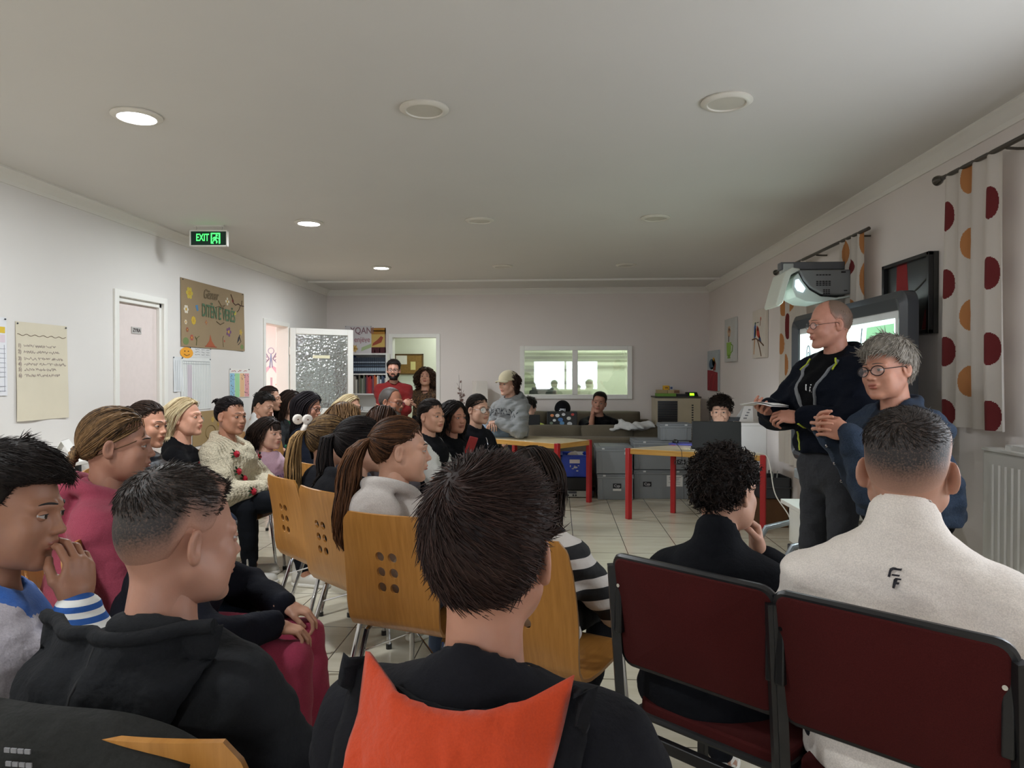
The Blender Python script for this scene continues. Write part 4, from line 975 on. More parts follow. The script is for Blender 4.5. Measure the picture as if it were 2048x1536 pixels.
for u, c, vs_l in ((.06, 1, (445, 575, 705, 825)), (.42, 2, (372, 497, 635, 762)), (.82, 1, (420, 555, 700, 830))):
    for v in vs_l: sp.append((u, zc(v, yA + (yB_ - yA) * u), .085 if c == 1 else .10, .080, c))
curtain('white curtain with red and orange spots hanging nearest the viewer', yA, yB_, zr + .01, zc(853, 3.75), sp, 4)
rod('curtain rod reaching out of the frame above the near spotted curtain', .6, yA + .03, zr, (3.5, .9))
zr2 = zc(470, 5.05)
yC, yD = at(1692, 600, X=XR - .09).y, at(1727, 600, X=XR - .09).y
curtain('spotted curtain between the projector arm and the dark picture', yC + .12, yD, zr2 + .01, .9, [(.25, zc(510, 5.3), .14, .10, 2), (.5, zc(538, 5.2), .12, .06, 1), (.95, zc(490, 5.1), .1, .10, 2), (.95, zc(565, 5.1), .1, .12, 2), (.5, 1.9, .14, .08, 2)], 4)
yE, yF = at(1562, 600, X=XR - .09).y, at(1612, 600, X=XR - .09).y
curtain('spotted curtain hanging behind the white projector hood', yE, yF, zr2 + .01, .62, [(.08, zc(545, 6.9), .06, .10, 2), (.6, zc(537, 6.6), .1, .03, 2), (.10, zc(618, 6.9), .07, .09, 2), (.42, zc(606, 6.6), .10, .10, 2), (.28, zc(655, 6.7), .05, .12, 1), (.06, zc(690, 6.9), .05, .1, 2), (.25, zc(730, 6.7), .04, .1, 2)], 5)
rod('curtain rod above the projector', yD - .08, yE + .1, zr2, (yD + .1, (yD + yE) / 2, yE - .3))
# ---------------------------------------------------------------- radiator
rd = empty('radiator', (XR - .07, 2.75, 0), 0, 'white ribbed radiator on the right wall under the window', 'radiator')
MB().span((-.05, -.87, .18), (.05, .87, 1.06)).build('panel', PVC, rd, bevel=.012)
m = MB()
for k in range(34): m.tube([(-.052, -.80 + k * .048, .24), (-.052, -.80 + k * .048, 1.0)], [.012, .012], 6, flat=.6)
m.build('rib', PVC, rd)
m = MB(); m.span((-.055, -.87, 1.06), (.055, .87, 1.075)); m.build('top_grille', PVC, rd, bevel=.002)
for y in (-.6, .6): MB().span((.03, y - .02, .3), (.068, y + .02, .95)).build('bracket', PVC, rd)
MB().tube([(0, .8, .2), (0, .84, .1), (0, .84, 0)], .01, 8).build('pipe', PVC, rd)

# ---------------------------------------------------------------- interactive whiteboard
BX = XR - .20; by0, by1, bz0, bz1 = at(1838, 600, X=BX + .03).y, at(1583, 650, X=BX - .04).y, .74, at(1836, 572, X=BX - .03).z
bd = empty('interactive_whiteboard', (BX, (by0 + by1) / 2, 0), 0, 'large dark framed whiteboard showing a bright projected slide', 'whiteboard')
g = lambda a, b, t: (t, (by1 - by0) / 2 - a, b)      # a runs from the far edge towards the viewer
BW = by1 - by0
def rrect(x0, x1, z0, z1, r, n=5):
    P = []
    for cx, cz, a in ((x1 - r, z1 - r, 0), (x0 + r, z1 - r, 1), (x0 + r, z0 + r, 2), (x1 - r, z0 + r, 3)):
        for k in range(n + 1): t = (a + k / n) * pi / 2; P.append((cx + r * cos(t), cz + r * sin(t)))
    return P
O, I = rrect(0, BW, bz0, bz1, .09), rrect(.085, BW - .15, bz0 + .10, bz1 - .105, .012)
m = MB(); n = len(O); V = [g(a, b, t) for P, t in ((O, .03), (O, -.03), ([(o[0] * .6 + i[0] * .4, o[1] * .6 + i[1] * .4) for o, i in zip(O, I)], -.05), (I, -.012), (I, .03)) for a, b in P]
m.add(V, [(k * n + j, k * n + (j + 1) % n, (k + 1) * n + (j + 1) % n, (k + 1) * n + j) for k in range(4) for j in range(n)]); m.build('frame', mat('board_frame', '3b3e44', .32, var=.05), bd, smooth=40)
MB().prism(I, g, .0, .02).build('writing_surface', mat('whiteboard', 'e8ecee', .35), bd)
ia0, ia1, iz0, iz1 = .10, BW - .215, bz0 + .12, bz1 - .15
pj = MB().prism(rrect(ia0, ia1, iz0, iz1, .004), g, -.002, 0).build('projected_slide', mat('slide_white', 'e8fffa', emit=1.35, ec='e6fff8', var=.01), bd)
GR = mat('slide_green', 'a8e8b8', emit=.55, ec='9fe6b2', var=.02); LN = mat('slide_line', '5a6a78', emit=.25, ec='6a7c88')
gw = ia1 - .40
MB().prism([(gw + .02, iz1 - .03), (ia1 - .008, iz1 - .03), (ia1 - .008, iz1 - .42), (ia1 - .1, iz1 - .40), (ia1 - .2, iz1 - .36), (gw + .06, iz1 - .28), (gw + .02, iz1 - .22), (gw, iz1 - .14)], g, -.004, -.0022).build('slide_shape', GR, pj)
m = MB()
def loop(P, w=.004): m.tube([g(a, b, -.004) for a, b in P], w, 5)
loop([(gw - .05, iz1 - .03), (gw - .07, iz1 - .13), (gw - .04, iz1 - .24), (gw + .02, iz1 - .31)])
for (cx, cz, s) in ((.17, iz1 - .38, 1), (.30, iz1 - .20, 1), (1.28, iz1 - .36, .6), (1.55, iz1 - .40, .6)):
    loop([(cx + s * .042 * cos(t), cz + s * .10 * sin(t)) for t in np.linspace(0, 2 * pi, 22)]); loop([(cx + s * .018 * cos(t), cz + .02 + s * .03 * sin(t)) for t in np.linspace(0, 2 * pi, 12)], .003)
m.build('slide_drawing', LN, pj)
# two floor stands carry the board
for yy in (-.75, .75):
    m = MB(); m.tube([(.09, yy, .05), (.09, yy, 1.5)], .03, 10); m.build('stand_post', mat('grey_tube', '8a9298', .35, .4), bd)
    MB().box((.04, yy, .03), (.34, .08, .06)).build('stand_foot', DGREY, bd, bevel=.01)
MB().box((.06, 0, 1.3), (.03, 1.6, .08)).build('cross_bar', mat('grey_tube', '8a9298', .35, .4), bd)
bx_ = MB().span((-.14, -1.02, .62), (.02, .6, .70)).build('pen_tray', mat('tray_grey', '9aa0a4', .4), bd, bevel=.01)

# ---------------------------------------------------------------- ultra short throw projector on a wall arm
PY = at(1716, 560, X=XR - .01).y + .10
pr = empty('projector', (XR, PY, 2.0), 0, 'grey projector with a white mirror hood on an arm above the whiteboard', 'projector'); pr.scale = (.80, .92, .95)
GR1 = mat('projector_grey', '77797b', .5, var=.02); GR2 = mat('arm_grey', '5c5e62', .45, var=.02); WH = mat('hood_white', 'd8dcd2', .4, var=.01)
MB().span((-.03, -.11, -.16), (-.002, .07, .29)).build('wall_plate', GR2, pr, bevel=.003)
MB().span((-.07, -.04, -.30), (-.03, .04, .29)).build('wall_rail', GR2, pr, bevel=.003)
MB().span((-.68, -.045, .225), (-.02, .045, .285)).build('arm', GR2, pr, bevel=.006)
MB().prism([(-.02, .23), (-.02, .12), (-.06, .11), (-.10, .23)], lambda a, b, t: (a, t, b), -.04, .04).build('gusset', GR2, pr)
MB().span((-.66, -.05, .20), (-.56, .06, .275)).build('arm_cap', mat('cap_light', 'b4bab8', .4), pr, bevel=.01)
S = [(-.56, .205), (-.10, .205), (-.10, .02), (-.22, .012), (-.36, .02), (-.46, .07), (-.52, .13), (-.545, .18)]
MB().prism(S, lambda a, b, t: (a, t, b), -.17, .17).build('body', GR1, pr, bevel=.012)
m = MB()
for r0, c0, k0, k1, d in ((.165, -.40, 1, 5, 1), (.115, -.40, 3, 5, 1), (.05, -.34, 4, 3, .8)):
    for i in range(k0):
        for j in range(k1): m.box((c0 + j * .027 * d, -.1712, r0 - i * .014), (.020 * d, .002, .009))
m.box((-.17, -.1712, .185), (.04, .002, .012)); m.box((-.15, -.1712, .045), (.03, .002, .008))
m.build('vent_slots', BLK, pr)
H = [(-.575, .195), (-.63, .17), (-.665, .08), (-.70, -.045), (-.745, -.075), (-.765, -.06), (-.72, .08), (-.68, .19), (-.62, .225), (-.54, .222), (-.53, .205)]
MB().prism(H, lambda a, b, t: (a, t * (1 - .25 * max(0, (a + .62)) / .1), b), -.165, .165).build('mirror_hood', WH, pr, bevel=.008)
CH_ = [(-.555, .19), (-.52, .125), (-.46, .06), (-.36, .008), (-.22, -.002), (-.10, .012), (-.10, -.004), (-.22, -.022), (-.38, -.05), (-.50, -.04), (-.60, -.02), (-.645, .02), (-.66, .07), (-.63, .165)]
MB().prism([(-.56, .185), (-.52, .12), (-.46, .055), (-.36, .005), (-.22, -.006), (-.10, .008), (-.10, -.003), (-.22, -.022), (-.38, -.046), (-.50, -.036), (-.58, -.0), (-.615, .07), (-.60, .15)], lambda a, b, t: (a, t, b), -.15, .15).build('lower_cowl', mat('cowl_white', 'ccd8d4', .35, var=.01), pr, bevel=.006)
MB().prism([(-.585, .13), (-.56, .135), (-.50, .065), (-.52, .035), (-.57, .05), (-.59, .08)], lambda a, b, t: (a, t, b), -.155, -.1495).build('lit_lens', mat('lens_glow', 'dff2ff', emit=2.5, ec='d8eeff'), pr)
MB().tube([(-.10, -.05, .08), (-.065, -.07, .05), (-.05, -.06, -.02), (-.08, -.05, -.03)], .006, 7).build('lead', BLK, pr)
for z in (.25, .16): MB().cyl((-.016, -.112, z), (-.016, -.108, z), .008, 8).build('bolt', BLK, pr)
area('projector_beam', (XR - .48, PY, 1.965), (0, radians(38), 0), .10, 5, (.86, .96, 1.0))

# ---------------------------------------------------------------- right-hand side odds and ends
dk = empty('media_trolley', (1.86, 5.0, 0), 0, 'low white media trolley with a bent grey tube leg under the whiteboard', 'trolley')
MB().span((-.22, -.30, .49), (.18, .34, .52)).build('top', PVC, dk, bevel=.003)
MB().span((-.17, -.29, .22), (.16, .30, .465)).build('drawer_box', PVC, dk, bevel=.003)
for y in (-.28, .31): 
    MB().tube([(.10, y, .26), (-.17, y, .35), (-.33, y, .31), (-.38, y, .22), (-.38, y, .03)], .022, 10).build('tube_leg', mat('grey_tube', '9aa2a8', .3, .5), dk)
    MB().cyl((-.38, y, 0), (-.38, y, .07), .03, 12).build('foot', BLK, dk)
    MB().box((.13, y, .235), (.04, .04, .47)).build('rear_leg', mat('grey_tube', '9aa2a8', .3, .5), dk)
tag(MB().box((0, 0, .135), (.24, .30, .27)).build('cardboard_box', mat('cardboard', '5a3c20', .85, var=.1), loc=(2.04, 6.95, 0), bevel=.003), 'brown cardboard box on the floor against the right wall', 'box')
gc = empty('pen_crate', (2.04, 6.95, .27), 0, 'black open crate of pens standing on the cardboard box', 'crate')
m = MB()
for p, q in (((-.14, -.16, 0), (.14, -.15, .20)), ((-.14, .15, 0), (.14, .16, .20)), ((-.14, -.16, 0), (-.13, .16, .20)), ((.13, -.16, 0), (.14, .16, .20)), ((-.14, -.16, 0), (.14, .16, .01)), ((-.15, -.17, .10), (.15, .17, .115))): m.span(p, q)
m.build('tub', mat('dark_crate', '34363a', .5), gc, bevel=.003)
m = MB(); rb = random.Random(8)
for k in range(7): x = -.10 + k * .02; m.tube([(x, -.08 + rb.uniform(-.03, .03), .02), (x + rb.uniform(-.02, .02), -.10, .24 + rb.uniform(0, .05))], .006, 6, k % 2)
m.build('pen', [mat('pen_light', 'b8bcb8', .4), BLK], gc)
sd = empty('side_shelf', (XR - .13, 8.05, 0), 0, 'narrow white side cabinet against the right wall', 'cabinet')
MB().span((-.13, -.42, 0), (.128, .42, .90)).build('carcass', WHT, sd, bevel=.003)
MB().span((-.15, -.43, .90), (.128, .43, .93)).build('top', WHT, sd, bevel=.003)
MB().span((-.134, -.41, .05), (-.13, -.005, .88)).build('door', WHT, sd); MB().span((-.134, .005, .05), (-.13, .41, .88)).build('door', WHT, sd)
tc = empty('tent_card', (XR - .14, 7.85, .93), .2, 'white folded card with grey print standing on the side cabinet', 'card')
m = MB(); m.prism([(-.10, 0), (.06, 0), (.075, .17), (-.02, .17)], lambda a, b, t: (a + .0, t + .25 * b, b), -.006, .002); m.prism([(-.10, 0), (.06, 0), (.075, .17), (-.02, .17)], lambda a, b, t: (a, t + .14 - .55 * b, b), -.002, .004)
m.build('card', PAPER, tc)
m = MB()
for k in range(4): m.prism([(-.05 + k * .022, .03 + k * .03), (-.01 + k * .018, .03 + k * .03), (-.006 + k * .018, .045 + k * .03), (-.046 + k * .022, .045 + k * .03)], lambda a, b, t: (a, t + .25 * b, b), -.0068, -.0062)
m.build('print', mat('ink_grey', '8a8a8c', .7), tc)
def drape(label, root_loc, rz, col, W=.44, zt=.90, front=.35, back=.55, th=.05, yb=-.25, name='jacket', wob=.02, sleeves=True):
    r = empty(name, (root_loc[0], root_loc[1], 0), rz, label, 'jacket')
    def f(u, v):
        x = (u * 2 - 1) * W / 2; s = v * (front + back + th * 2) - front
        if s < 0: y, z = yb + th, zt + s * .98
        elif s < th * 2: a = s / (th * 2) * pi; y, z = yb + th * cos(a), zt + th * .8 * sin(a)
        else: y, z = yb - th, zt - (s - th * 2)
        k = .3 + .7 * abs(s) / back
        z -= .05 * abs(u * 2 - 1) ** 3
        return (x * (1 + .12 * k * (s > 0)), y + wob * k * sin(x * 23 + s * 4) * (1 if s < 0 else -1) - (.02 * sin(s * 11) if s > th * 2 else 0), z)
    m = MB(); m.grid(f, 34, 46); o = m.build('cloth', fabric('jacket_cloth_' + col, col, wr=.5), r, smooth=60, solid=.014)
    if sleeves:
        for sx in (-1, 1):
            MB().tube([(sx * W * .46, yb - th - .02, zt - .04), (sx * W * .53, yb - th - .03, zt - .22), (sx * W * .50, yb - th - .03, zt - .42), (sx * W * .47, yb - th - .02, zt - .56)], [.05, .055, .05, .04], 12).build('sleeve', fabric('jacket_cloth_' + col, col, wr=.5), r)
    return r
# ================================================================ people: signed distance shapes -> one continuous surface
A3 = lambda *a: np.array(a, np.float32)
def s_ell(p, c, r):
    q = p - A3(*c); r = A3(*r); k0 = np.linalg.norm(q / r, axis=1); k1 = np.linalg.norm(q / (r * r), axis=1)
    return k0 * (k0 - 1) / (k1 + 1e-9)
def s_cone(p, a, b, ra, rb):
    a, b = A3(*a), A3(*b); ab = b - a; t = np.clip((p - a) @ ab / (ab @ ab + 1e-12), 0, 1)
    return np.linalg.norm(p - a - t[:, None] * ab, axis=1) - (ra + (rb - ra) * t)
def s_flat(p, a, b, ra, rb, sx=1.0, sy=1.0):
    """round cone with an oval section (lateral scale sx, depth scale sy)"""
    k = A3(sx, sy, 1); return s_cone(p / k, A3(*a) / k, A3(*b) / k, ra, rb) * min(sx, sy, 1)
def s_torus(p, c, ax, R, r, sx=1.0):
    ax = A3(*ax); ax = ax / np.linalg.norm(ax); q = (p - A3(*c)) / A3(sx, 1, 1); h = q @ ax; d = np.linalg.norm(q - h[:, None] * ax, axis=1)
    return np.hypot(d - R, h) - r
def smin(a, b, k):
    h = np.maximum(k - np.abs(a - b), 0) / k; return np.minimum(a, b) - h * h * k * .25
def smax(a, b, k): return -smin(-a, -b, k)
def sall(ds, k):
    d = ds[0]
    for e in ds[1:]: d = smin(d, e, k)
    return d
_W = [(rng.normal(size=3), rng.uniform(0, 6.3)) for _ in range(7)]
def folds(p, wl, amp, seed=0):
    o = np.zeros(len(p), np.float32)
    for i, (d, ph) in enumerate(_W):
        d = d / np.linalg.norm(d); o += np.sin((p @ A3(*d)) * (2 * pi / wl) * (.7 + .12 * i) + ph + seed * 1.7 * (i + 1))
    return o * amp / 3
def sstep(a, b, x):
    t = np.clip((x - a) / (b - a), 0, 1); return t * t * (3 - 2 * t)

def polygonize(f, lo, hi, h):
    """surface nets on a block-sparse grid; returns verts (N,3), quads (M,4)"""
    B = 6
    lo = A3(*lo); n = np.maximum(np.ceil((A3(*hi) - lo) / h / B).astype(int), 1); N = n * B + 1
    ci = np.stack(np.meshgrid(*[np.arange(k) for k in n], indexing='ij'), -1).reshape(-1, 3)
    cc = lo + (ci + .5) * B * h
    dv = f(cc.astype(np.float32)); keep = np.abs(dv) < B * h * 1.9
    G = np.full(N, 1.0, np.float32)
    sgn = np.repeat(np.repeat(np.repeat(dv.reshape(n), B, 0), B, 1), B, 2)
    G[:N[0] - 1, :N[1] - 1, :N[2] - 1] = np.where(sgn < 0, -1, 1)
    kb = ci[keep]
    if not len(kb): return np.zeros((0, 3)), np.zeros((0, 4), int)
    off = np.stack(np.meshgrid(*[np.arange(B + 1)] * 3, indexing='ij'), -1).reshape(-1, 3)
    for s in range(0, len(kb), 600):
        ix = (kb[s:s + 600, None, :] * B + off[None]).reshape(-1, 3)
        G[ix[:, 0], ix[:, 1], ix[:, 2]] = f((lo + ix * h).astype(np.float32))
    I = G < 0
    cnt = np.zeros(N - 1, np.int8)
    for dx in (0, 1):
        for dy in (0, 1):
            for dz in (0, 1): cnt += I[dx:N[0] - 1 + dx, dy:N[1] - 1 + dy, dz:N[2] - 1 + dz]
    act = np.argwhere((cnt > 0) & (cnt < 8)); idx = np.full(N - 1, -1, np.int64); idx[tuple(act.T)] = np.arange(len(act))
    acc = np.zeros((len(act), 3)); num = np.zeros(len(act))
    cs = [(x, y, z) for x in (0, 1) for y in (0, 1) for z in (0, 1)]
    for a in cs:
        for k in range(3):
            if a[k] == 0:
                b = list(a); b[k] = 1
                va = G[act[:, 0] + a[0], act[:, 1] + a[1], act[:, 2] + a[2]]; vb = G[act[:, 0] + b[0], act[:, 1] + b[1], act[:, 2] + b[2]]
                m = (va < 0) != (vb < 0); t = np.where(m, va / np.where(m, va - vb, 1), 0)
                q = np.tile(np.array(a, float), (len(act), 1)); q[:, k] += t
                acc += q * m[:, None]; num += m
    V = lo + (act + acc / np.maximum(num, 1)[:, None]) * h
    Q = []
    for k in range(3):
        sl = [slice(0, N[j]) for j in range(3)]; sa = list(sl); sb = list(sl); sa[k] = slice(0, N[k] - 1); sb[k] = slice(1, N[k])
        d = I[tuple(sa)].astype(np.int8) - I[tuple(sb)]
        e = np.argwhere(d != 0); j, l = [(1, 2), (2, 0), (0, 1)][k]
        ok = (e[:, j] > 0) & (e[:, l] > 0) & (e[:, j] < N[j] - 1) & (e[:, l] < N[l] - 1); e = e[ok]
        s = d[tuple(e.T)]
        def cell(oj, ol):
            c = e.copy(); c[:, j] -= oj; c[:, l] -= ol; return idx[tuple(c.T)]
        q = np.stack([cell(1, 1), cell(0, 1), cell(0, 0), cell(1, 0)], 1); q[s < 0] = q[s < 0][:, ::-1]
        Q.append(q[(q >= 0).all(1)])
    return V, np.concatenate(Q)

def grad(f, p, e=.002):
    g = np.stack([f(p + A3(*(e * (np.arange(3) == k)))) - f(p - A3(*(e * (np.arange(3) == k)))) for k in range(3)], 1)
    return g / (np.linalg.norm(g, axis=1, keepdims=True) + 1e-9)

polygonize_later = polygonize
# ---------------------------------------------------------------- head template (adult, origin between the ears; +y = face, +z = up)
def d_skull(p):
    d = s_ell(p, (0, -.014, .042), (.0735, .094, .082))
    d = smin(d, s_ell(p, (0, -.048, .012), (.058, .058, .062)), .03)
    return smin(d, s_ell(p, (0, .030, -.022), (.058, .064, .084)), .03)
def d_head(p, jaw=1.0, nose=1.0, ear=1.0, full=0.0):
    ax = p * A3(1, 1, 1); ax[:, 0] = np.abs(ax[:, 0])
    d = smin(d_skull(p), s_cone(p, (0, -.028, -.03), (0, -.040, -.20), .050, .054), .035)
    d = smin(d, s_cone(ax, (.051 * jaw, .002, -.048), (.017 * jaw, .066, -.097), .018, .015), .035)
    d = smin(d, s_ell(p, (0, .078, -.100), (.019 * jaw, .015, .014)), .018)
    d = smin(d, s_ell(ax, (.040, .060, -.028), (.022 + .006 * full, .022, .026)), .022)
    if full: d = smin(d, s_ell(ax, (.040, .035, -.070), (.022, .03, .03)), .03)
    d = smin(d, s_cone(ax, (.010, .0905, .024), (.046, .070, .021), .008, .009), .016)
    d = smax(d, -s_ell(ax, (.0315, .0985, .004), (.019, .014, .0125)), .014)
    d = smin(d, s_cone(p, (0, .087, .014), (0, .105 + .006 * (nose - 1), -.024), .0062, .0088 * nose), .012)
    d = smin(d, s_ell(p, (0, .1065 + .006 * (nose - 1), -.0265), (.0095 * nose, .009, .008)), .008)
    d = smin(d, s_ell(ax, (.0115 * nose, .0965, -.030), (.0075, .0095, .0068)), .006)
    d = smin(d, s_ell(p, (0, .088, -.054), (.023, .0115, .012)), .014)
    d = smin(d, s_ell(ax, (.0065, .0945, -.0545), (.0135, .0075, .0048)), .005)
    d = smin(d, s_ell(p, (0, .0940, -.0655), (.0165, .0078, .0058)), .005)
    d = smax(d, -s_ell(p, (0, .1040, -.0597), (.021, .009, .0016)), .004)
    d = smax(d, -s_ell(p, (0, .098, -.0785), (.014, .008, .006)), .008)
    # ear: tilted oval bowl with a raised rim
    R = np.array(Euler((radians(-8), 0, radians(24 * ear))).to_matrix(), np.float32)
    q = (ax - A3(.074, -.012, -.002)) @ R
    e = s_ell(q, (.004, -.006, 0), (.0060, .0180, .0300))
    e = smin(e, s_ell(q, (.003, .001, -.022), (.006, .011, .012)), .008)
    e = smax(e, -s_ell(q, (.0115, -.002, .003), (.0090, .0125, .0205)), .004)
    e = smin(e, s_cone(q, (.005, -.007, -.006), (.005, -.008, .016), .0026, .0022), .004)
    return smin(d, e, .007)

def eye_geo(sx):
    """eyeball and lids as extra geometry: verts, quads, material index (0 skin, 2 white, 3 iris, 4 dark)"""
    V = []; F = []; M = []
    c = np.array([sx * .0315, .0778, .0045])
    def patch(fn, nu, nv, mf):
        o = sum(map(len, V)); P = np.array([fn(i / (nu - 1), j / (nv - 1)) for i in range(nu) for j in range(nv)]); V.append(P)
        for i in range(nu - 1):
            for j in range(nv - 1):
                a = i * nv + j; F.append((o + a, o + a + nv, o + a + nv + 1, o + a + 1)); M.append(mf(i / (nu - 2 + 1e-9), j / (nv - 2 + 1e-9)))
    r = .0122
    def ball(u, v):
        t = u * radians(100); a = v * 2 * pi; return c + r * np.array([sin(t) * cos(a), cos(t), sin(t) * sin(a)])
    patch(ball, 15, 17, lambda u, v: 4 if u < .13 else (3 if u < .30 else 2))
    def lid(a0, a1, rr):
        def f(u, v):
            th = radians(12) + u * radians(156); b = radians(a0 + (a1 - a0) * v)
            return c + rr * np.array([cos(th), sin(th) * cos(b), sin(th) * sin(b)])
        return f
    patch(lid(16, 100, .0133), 11, 7, lambda u, v: 0); patch(lid(-100, -26, .0132), 11, 7, lambda u, v: 0)
    patch(lid(13, 22, .0139), 11, 3, lambda u, v: 4)
    return np.concatenate(V), np.array(F), M

_HT = {}
def head_template(kind):
    """kind: (jaw, nose, ear, fullness, resolution)"""
    if kind in _HT: return _HT[kind]
    j, n, e, fu, h = kind
    V, Q = polygonize(lambda p: d_head(p, j, n, e, fu), (-.105, -.125, -.175), (.105, .13, .135), h)
    c = V[Q].mean(1); ax = np.abs(c[:, 0])
    lip = (c[:, 1] > .085) & (ax < .0205) & (((c[:, 2] + .0545) / .0055) ** 2 + (ax / .021) ** 2 < 1) | (c[:, 1] > .085) & (((c[:, 2] + .0655) / .0062) ** 2 + (ax / .0175) ** 2 < 1)
    mi = list(lip.astype(int)); Vs = [V]; Fs = [Q]; o = len(V)
    for sx in (-1, 1):
        v, f, m = eye_geo(sx); Vs.append(v); Fs.append(f + o); mi += m; o += len(v)
        # eyebrow: a flattened tapering strip on the brow
        b = MB(); P = []
        for t in np.linspace(0, 1, 7):
            x = .012 + .036 * t; z = .0235 + .007 * sin(pi * (.25 + .6 * t)); q = np.array([[sx * x, .12, z]], np.float32)
            for _ in range(14): q[:, 1] -= d_head(q, j, n, e, fu) * .9
            P.append((q[0, 0], q[0, 1] + .0003, q[0, 2]))
        b.tube(P, [.0016, .0025, .0027, .0025, .0021, .0015, .0006], 6)
        v = np.array(b.v); f = [x for x in b.f if len(x) == 4]
        Vs.append(v); Fs.append(np.array(f) + o); mi += [4] * len(f); o += len(v)
    _HT[kind] = (np.concatenate(Vs), np.concatenate(Fs), np.array(mi)); return _HT[kind]

# ---------------------------------------------------------------- hand template (wrist at origin, fingers +y, palm -z, thumb on +x)
_HD = {}
def hand_template(curl, h=.0042, spread=1.0):
    key = (curl, h, spread)
    if key in _HD: return _HD[key]
    chains = []
    for bx, by, L, r in ((.028, .088, (.042, .025, .021), .0086), (.009, .094, (.046, .029, .022), .0088), (-.010, .090, (.042, .027, .021), .0084), (-.028, .080, (.033, .020, .018), .0075)):
        k = {.028: 0, .009: 1, -.010: 2, -.028: 3}[bx]
        c = curl * (.86 + .07 * k); a = radians(12 + 50 * c); sp = radians(6 * spread) * (bx / .028)
        P = [np.array([bx, by, 0])]; ang = a
        for i, l in enumerate(L):
            d = np.array([sin(sp), cos(ang) * cos(sp), -sin(ang)]); P.append(P[-1] + d * l); ang += radians(8 + 62 * c)
        chains.append((P, r))
    th = [np.array(x) for x in ((.020, .025, -.006), (.044, .052, -.016), (.052 - .012 * curl, .080, -.026 - .012 * curl), (.050 - .024 * curl, .100 - .004 * curl, -.034 - .020 * curl))]
    def f(p):
        d = s_ell(p, (0, .052, -.001), (.041, .050, .0145))
        d = smin(d, s_flat(p, (0, -.03, 0), (0, .03, 0), .022, .022, 1.25, 1), .02)
        d = smin(d, s_ell(p, (.022, .035, -.012), (.017, .028, .013)), .012)
        for P, r in chains:
            e = s_cone(p, P[0] - np.array([0, .02, 0]), P[0], r, r * 1.03)
            for i in range(3): e = np.minimum(e, s_cone(p, P[i], P[i + 1], r * (1 - .07 * i), r * (.93 - .08 * i)))
            d = smin(d, e, .006)
        t = s_cone(p, th[0], th[1], .014, .0115); t = smin(t, s_cone(p, th[1], th[2], .0108, .0098), .004); t = smin(t, s_cone(p, th[2], th[3], .0096, .0078), .004)
        return smin(d, t, .009)
    V, Q = polygonize(f, (-.065, -.05, -.125), (.08, .205, .05), h)
    _HD[key] = (V, Q); return _HD[key]

_SH = {}
def shoe_template(kind):
    if kind in _SH: return _SH[kind]
    def f(p):
        d = s_flat(p, (0, -.04, .040), (0, .14, .030), .040, .036, .95, 1)
        d = smin(d, s_cone(p, (0, -.045, .05), (0, -.05, .095), .040, .036), .03)
        d = smax(d, -(p[:, 2] - .004), .01); d = smax(d, p[:, 2] - .098, .01)
        return d
    def g(p):
        d = s_flat(p, (0, -.045, .012), (0, .145, .012), .046, .042, .98, 1); return smax(smax(d, -p[:, 2], .004), p[:, 2] - .024, .006)
    _SH[kind] = (polygonize(f, (-.07, -.12, -.01), (.07, .22, .12), .007), polygonize(g, (-.07, -.12, -.01), (.07, .22, .05), .007)); return _SH[kind]

# ---------------------------------------------------------------- materials for people
def skin(c):
    key = ('skin', c)
    if key in _MC: return _MC[key]
    t = NT('skin'); cc = srgb(c); b = t.b
    n = t.noise(14, 4); t.l(t.ramp(n.outputs[0], [(.3, [cc[0] * .9, cc[1] * .86, cc[2] * .84]), (.7, [min(1, x * 1.06) for x in cc])]), b.inputs['Base Color'])
    b.inputs['Roughness'].default_value = .48; b.inputs['Specular IOR Level'].default_value = .35
    b.inputs['Subsurface Weight'].default_value = .12; b.inputs['Subsurface Radius'].default_value = (.012, .004, .002); b.inputs['Subsurface Scale'].default_value = .6
    t.bump(t.noise(190, 3).outputs[0], .10, .002); _MC[key] = t.m; return t.m
def hairmat(c, c2, rough=.55):
    key = ('hair', c, c2)
    if key in _MC: return _MC[key]
    t = NT('hair'); b = t.b
    a = t.n('ShaderNodeAttribute', attribute_name='tone'); n = t.noise(70, 3, t.coord('Object', (1, 1, .25)))
    m = t.n('ShaderNodeMath', operation='MULTIPLY_ADD'); t.l(n.outputs[0], m.inputs[0]); m.inputs[1].default_value = .5; t.l(a.outputs['Fac'], m.inputs[2])
    t.l(t.ramp(m.outputs[0], [(.25, srgb(c)), (1.15, srgb(c2))]), b.inputs['Base Color'])
    b.inputs['Roughness'].default_value = rough; b.inputs['Specular IOR Level'].default_value = .16
    b.inputs['Anisotropic'].default_value = .5
    t.bump(n.outputs[0], .35, .004); _MC[key] = t.m; return t.m
def stubblemat(sk, hc):
    """cropped hair: the attribute 'cover' says how densely hair covers the scalp"""
    key = ('stub', sk, hc)
    if key in _MC: return _MC[key]
    t = NT('cropped_hair'); a = t.n('ShaderNodeAttribute', attribute_name='cover'); n = t.noise(260, 3)
    m = t.n('ShaderNodeMath', operation='MULTIPLY_ADD'); t.l(n.outputs[0], m.inputs[0]); m.inputs[1].default_value = .9; m.inputs[2].default_value = .55
    ad = t.n('ShaderNodeMath', operation='MULTIPLY', use_clamp=True); t.l(a.outputs['Fac'], ad.inputs[0]); t.l(m.outputs[0], ad.inputs[1])
    t.l(t.ramp(ad.outputs[0], [(0.0, srgb(sk)), (1.0, srgb(hc))]), t.b.inputs['Base Color'])
    t.b.inputs['Roughness'].default_value = .6; t.bump(n.outputs[0], .4, .002); _MC[key] = t.m; return t.m
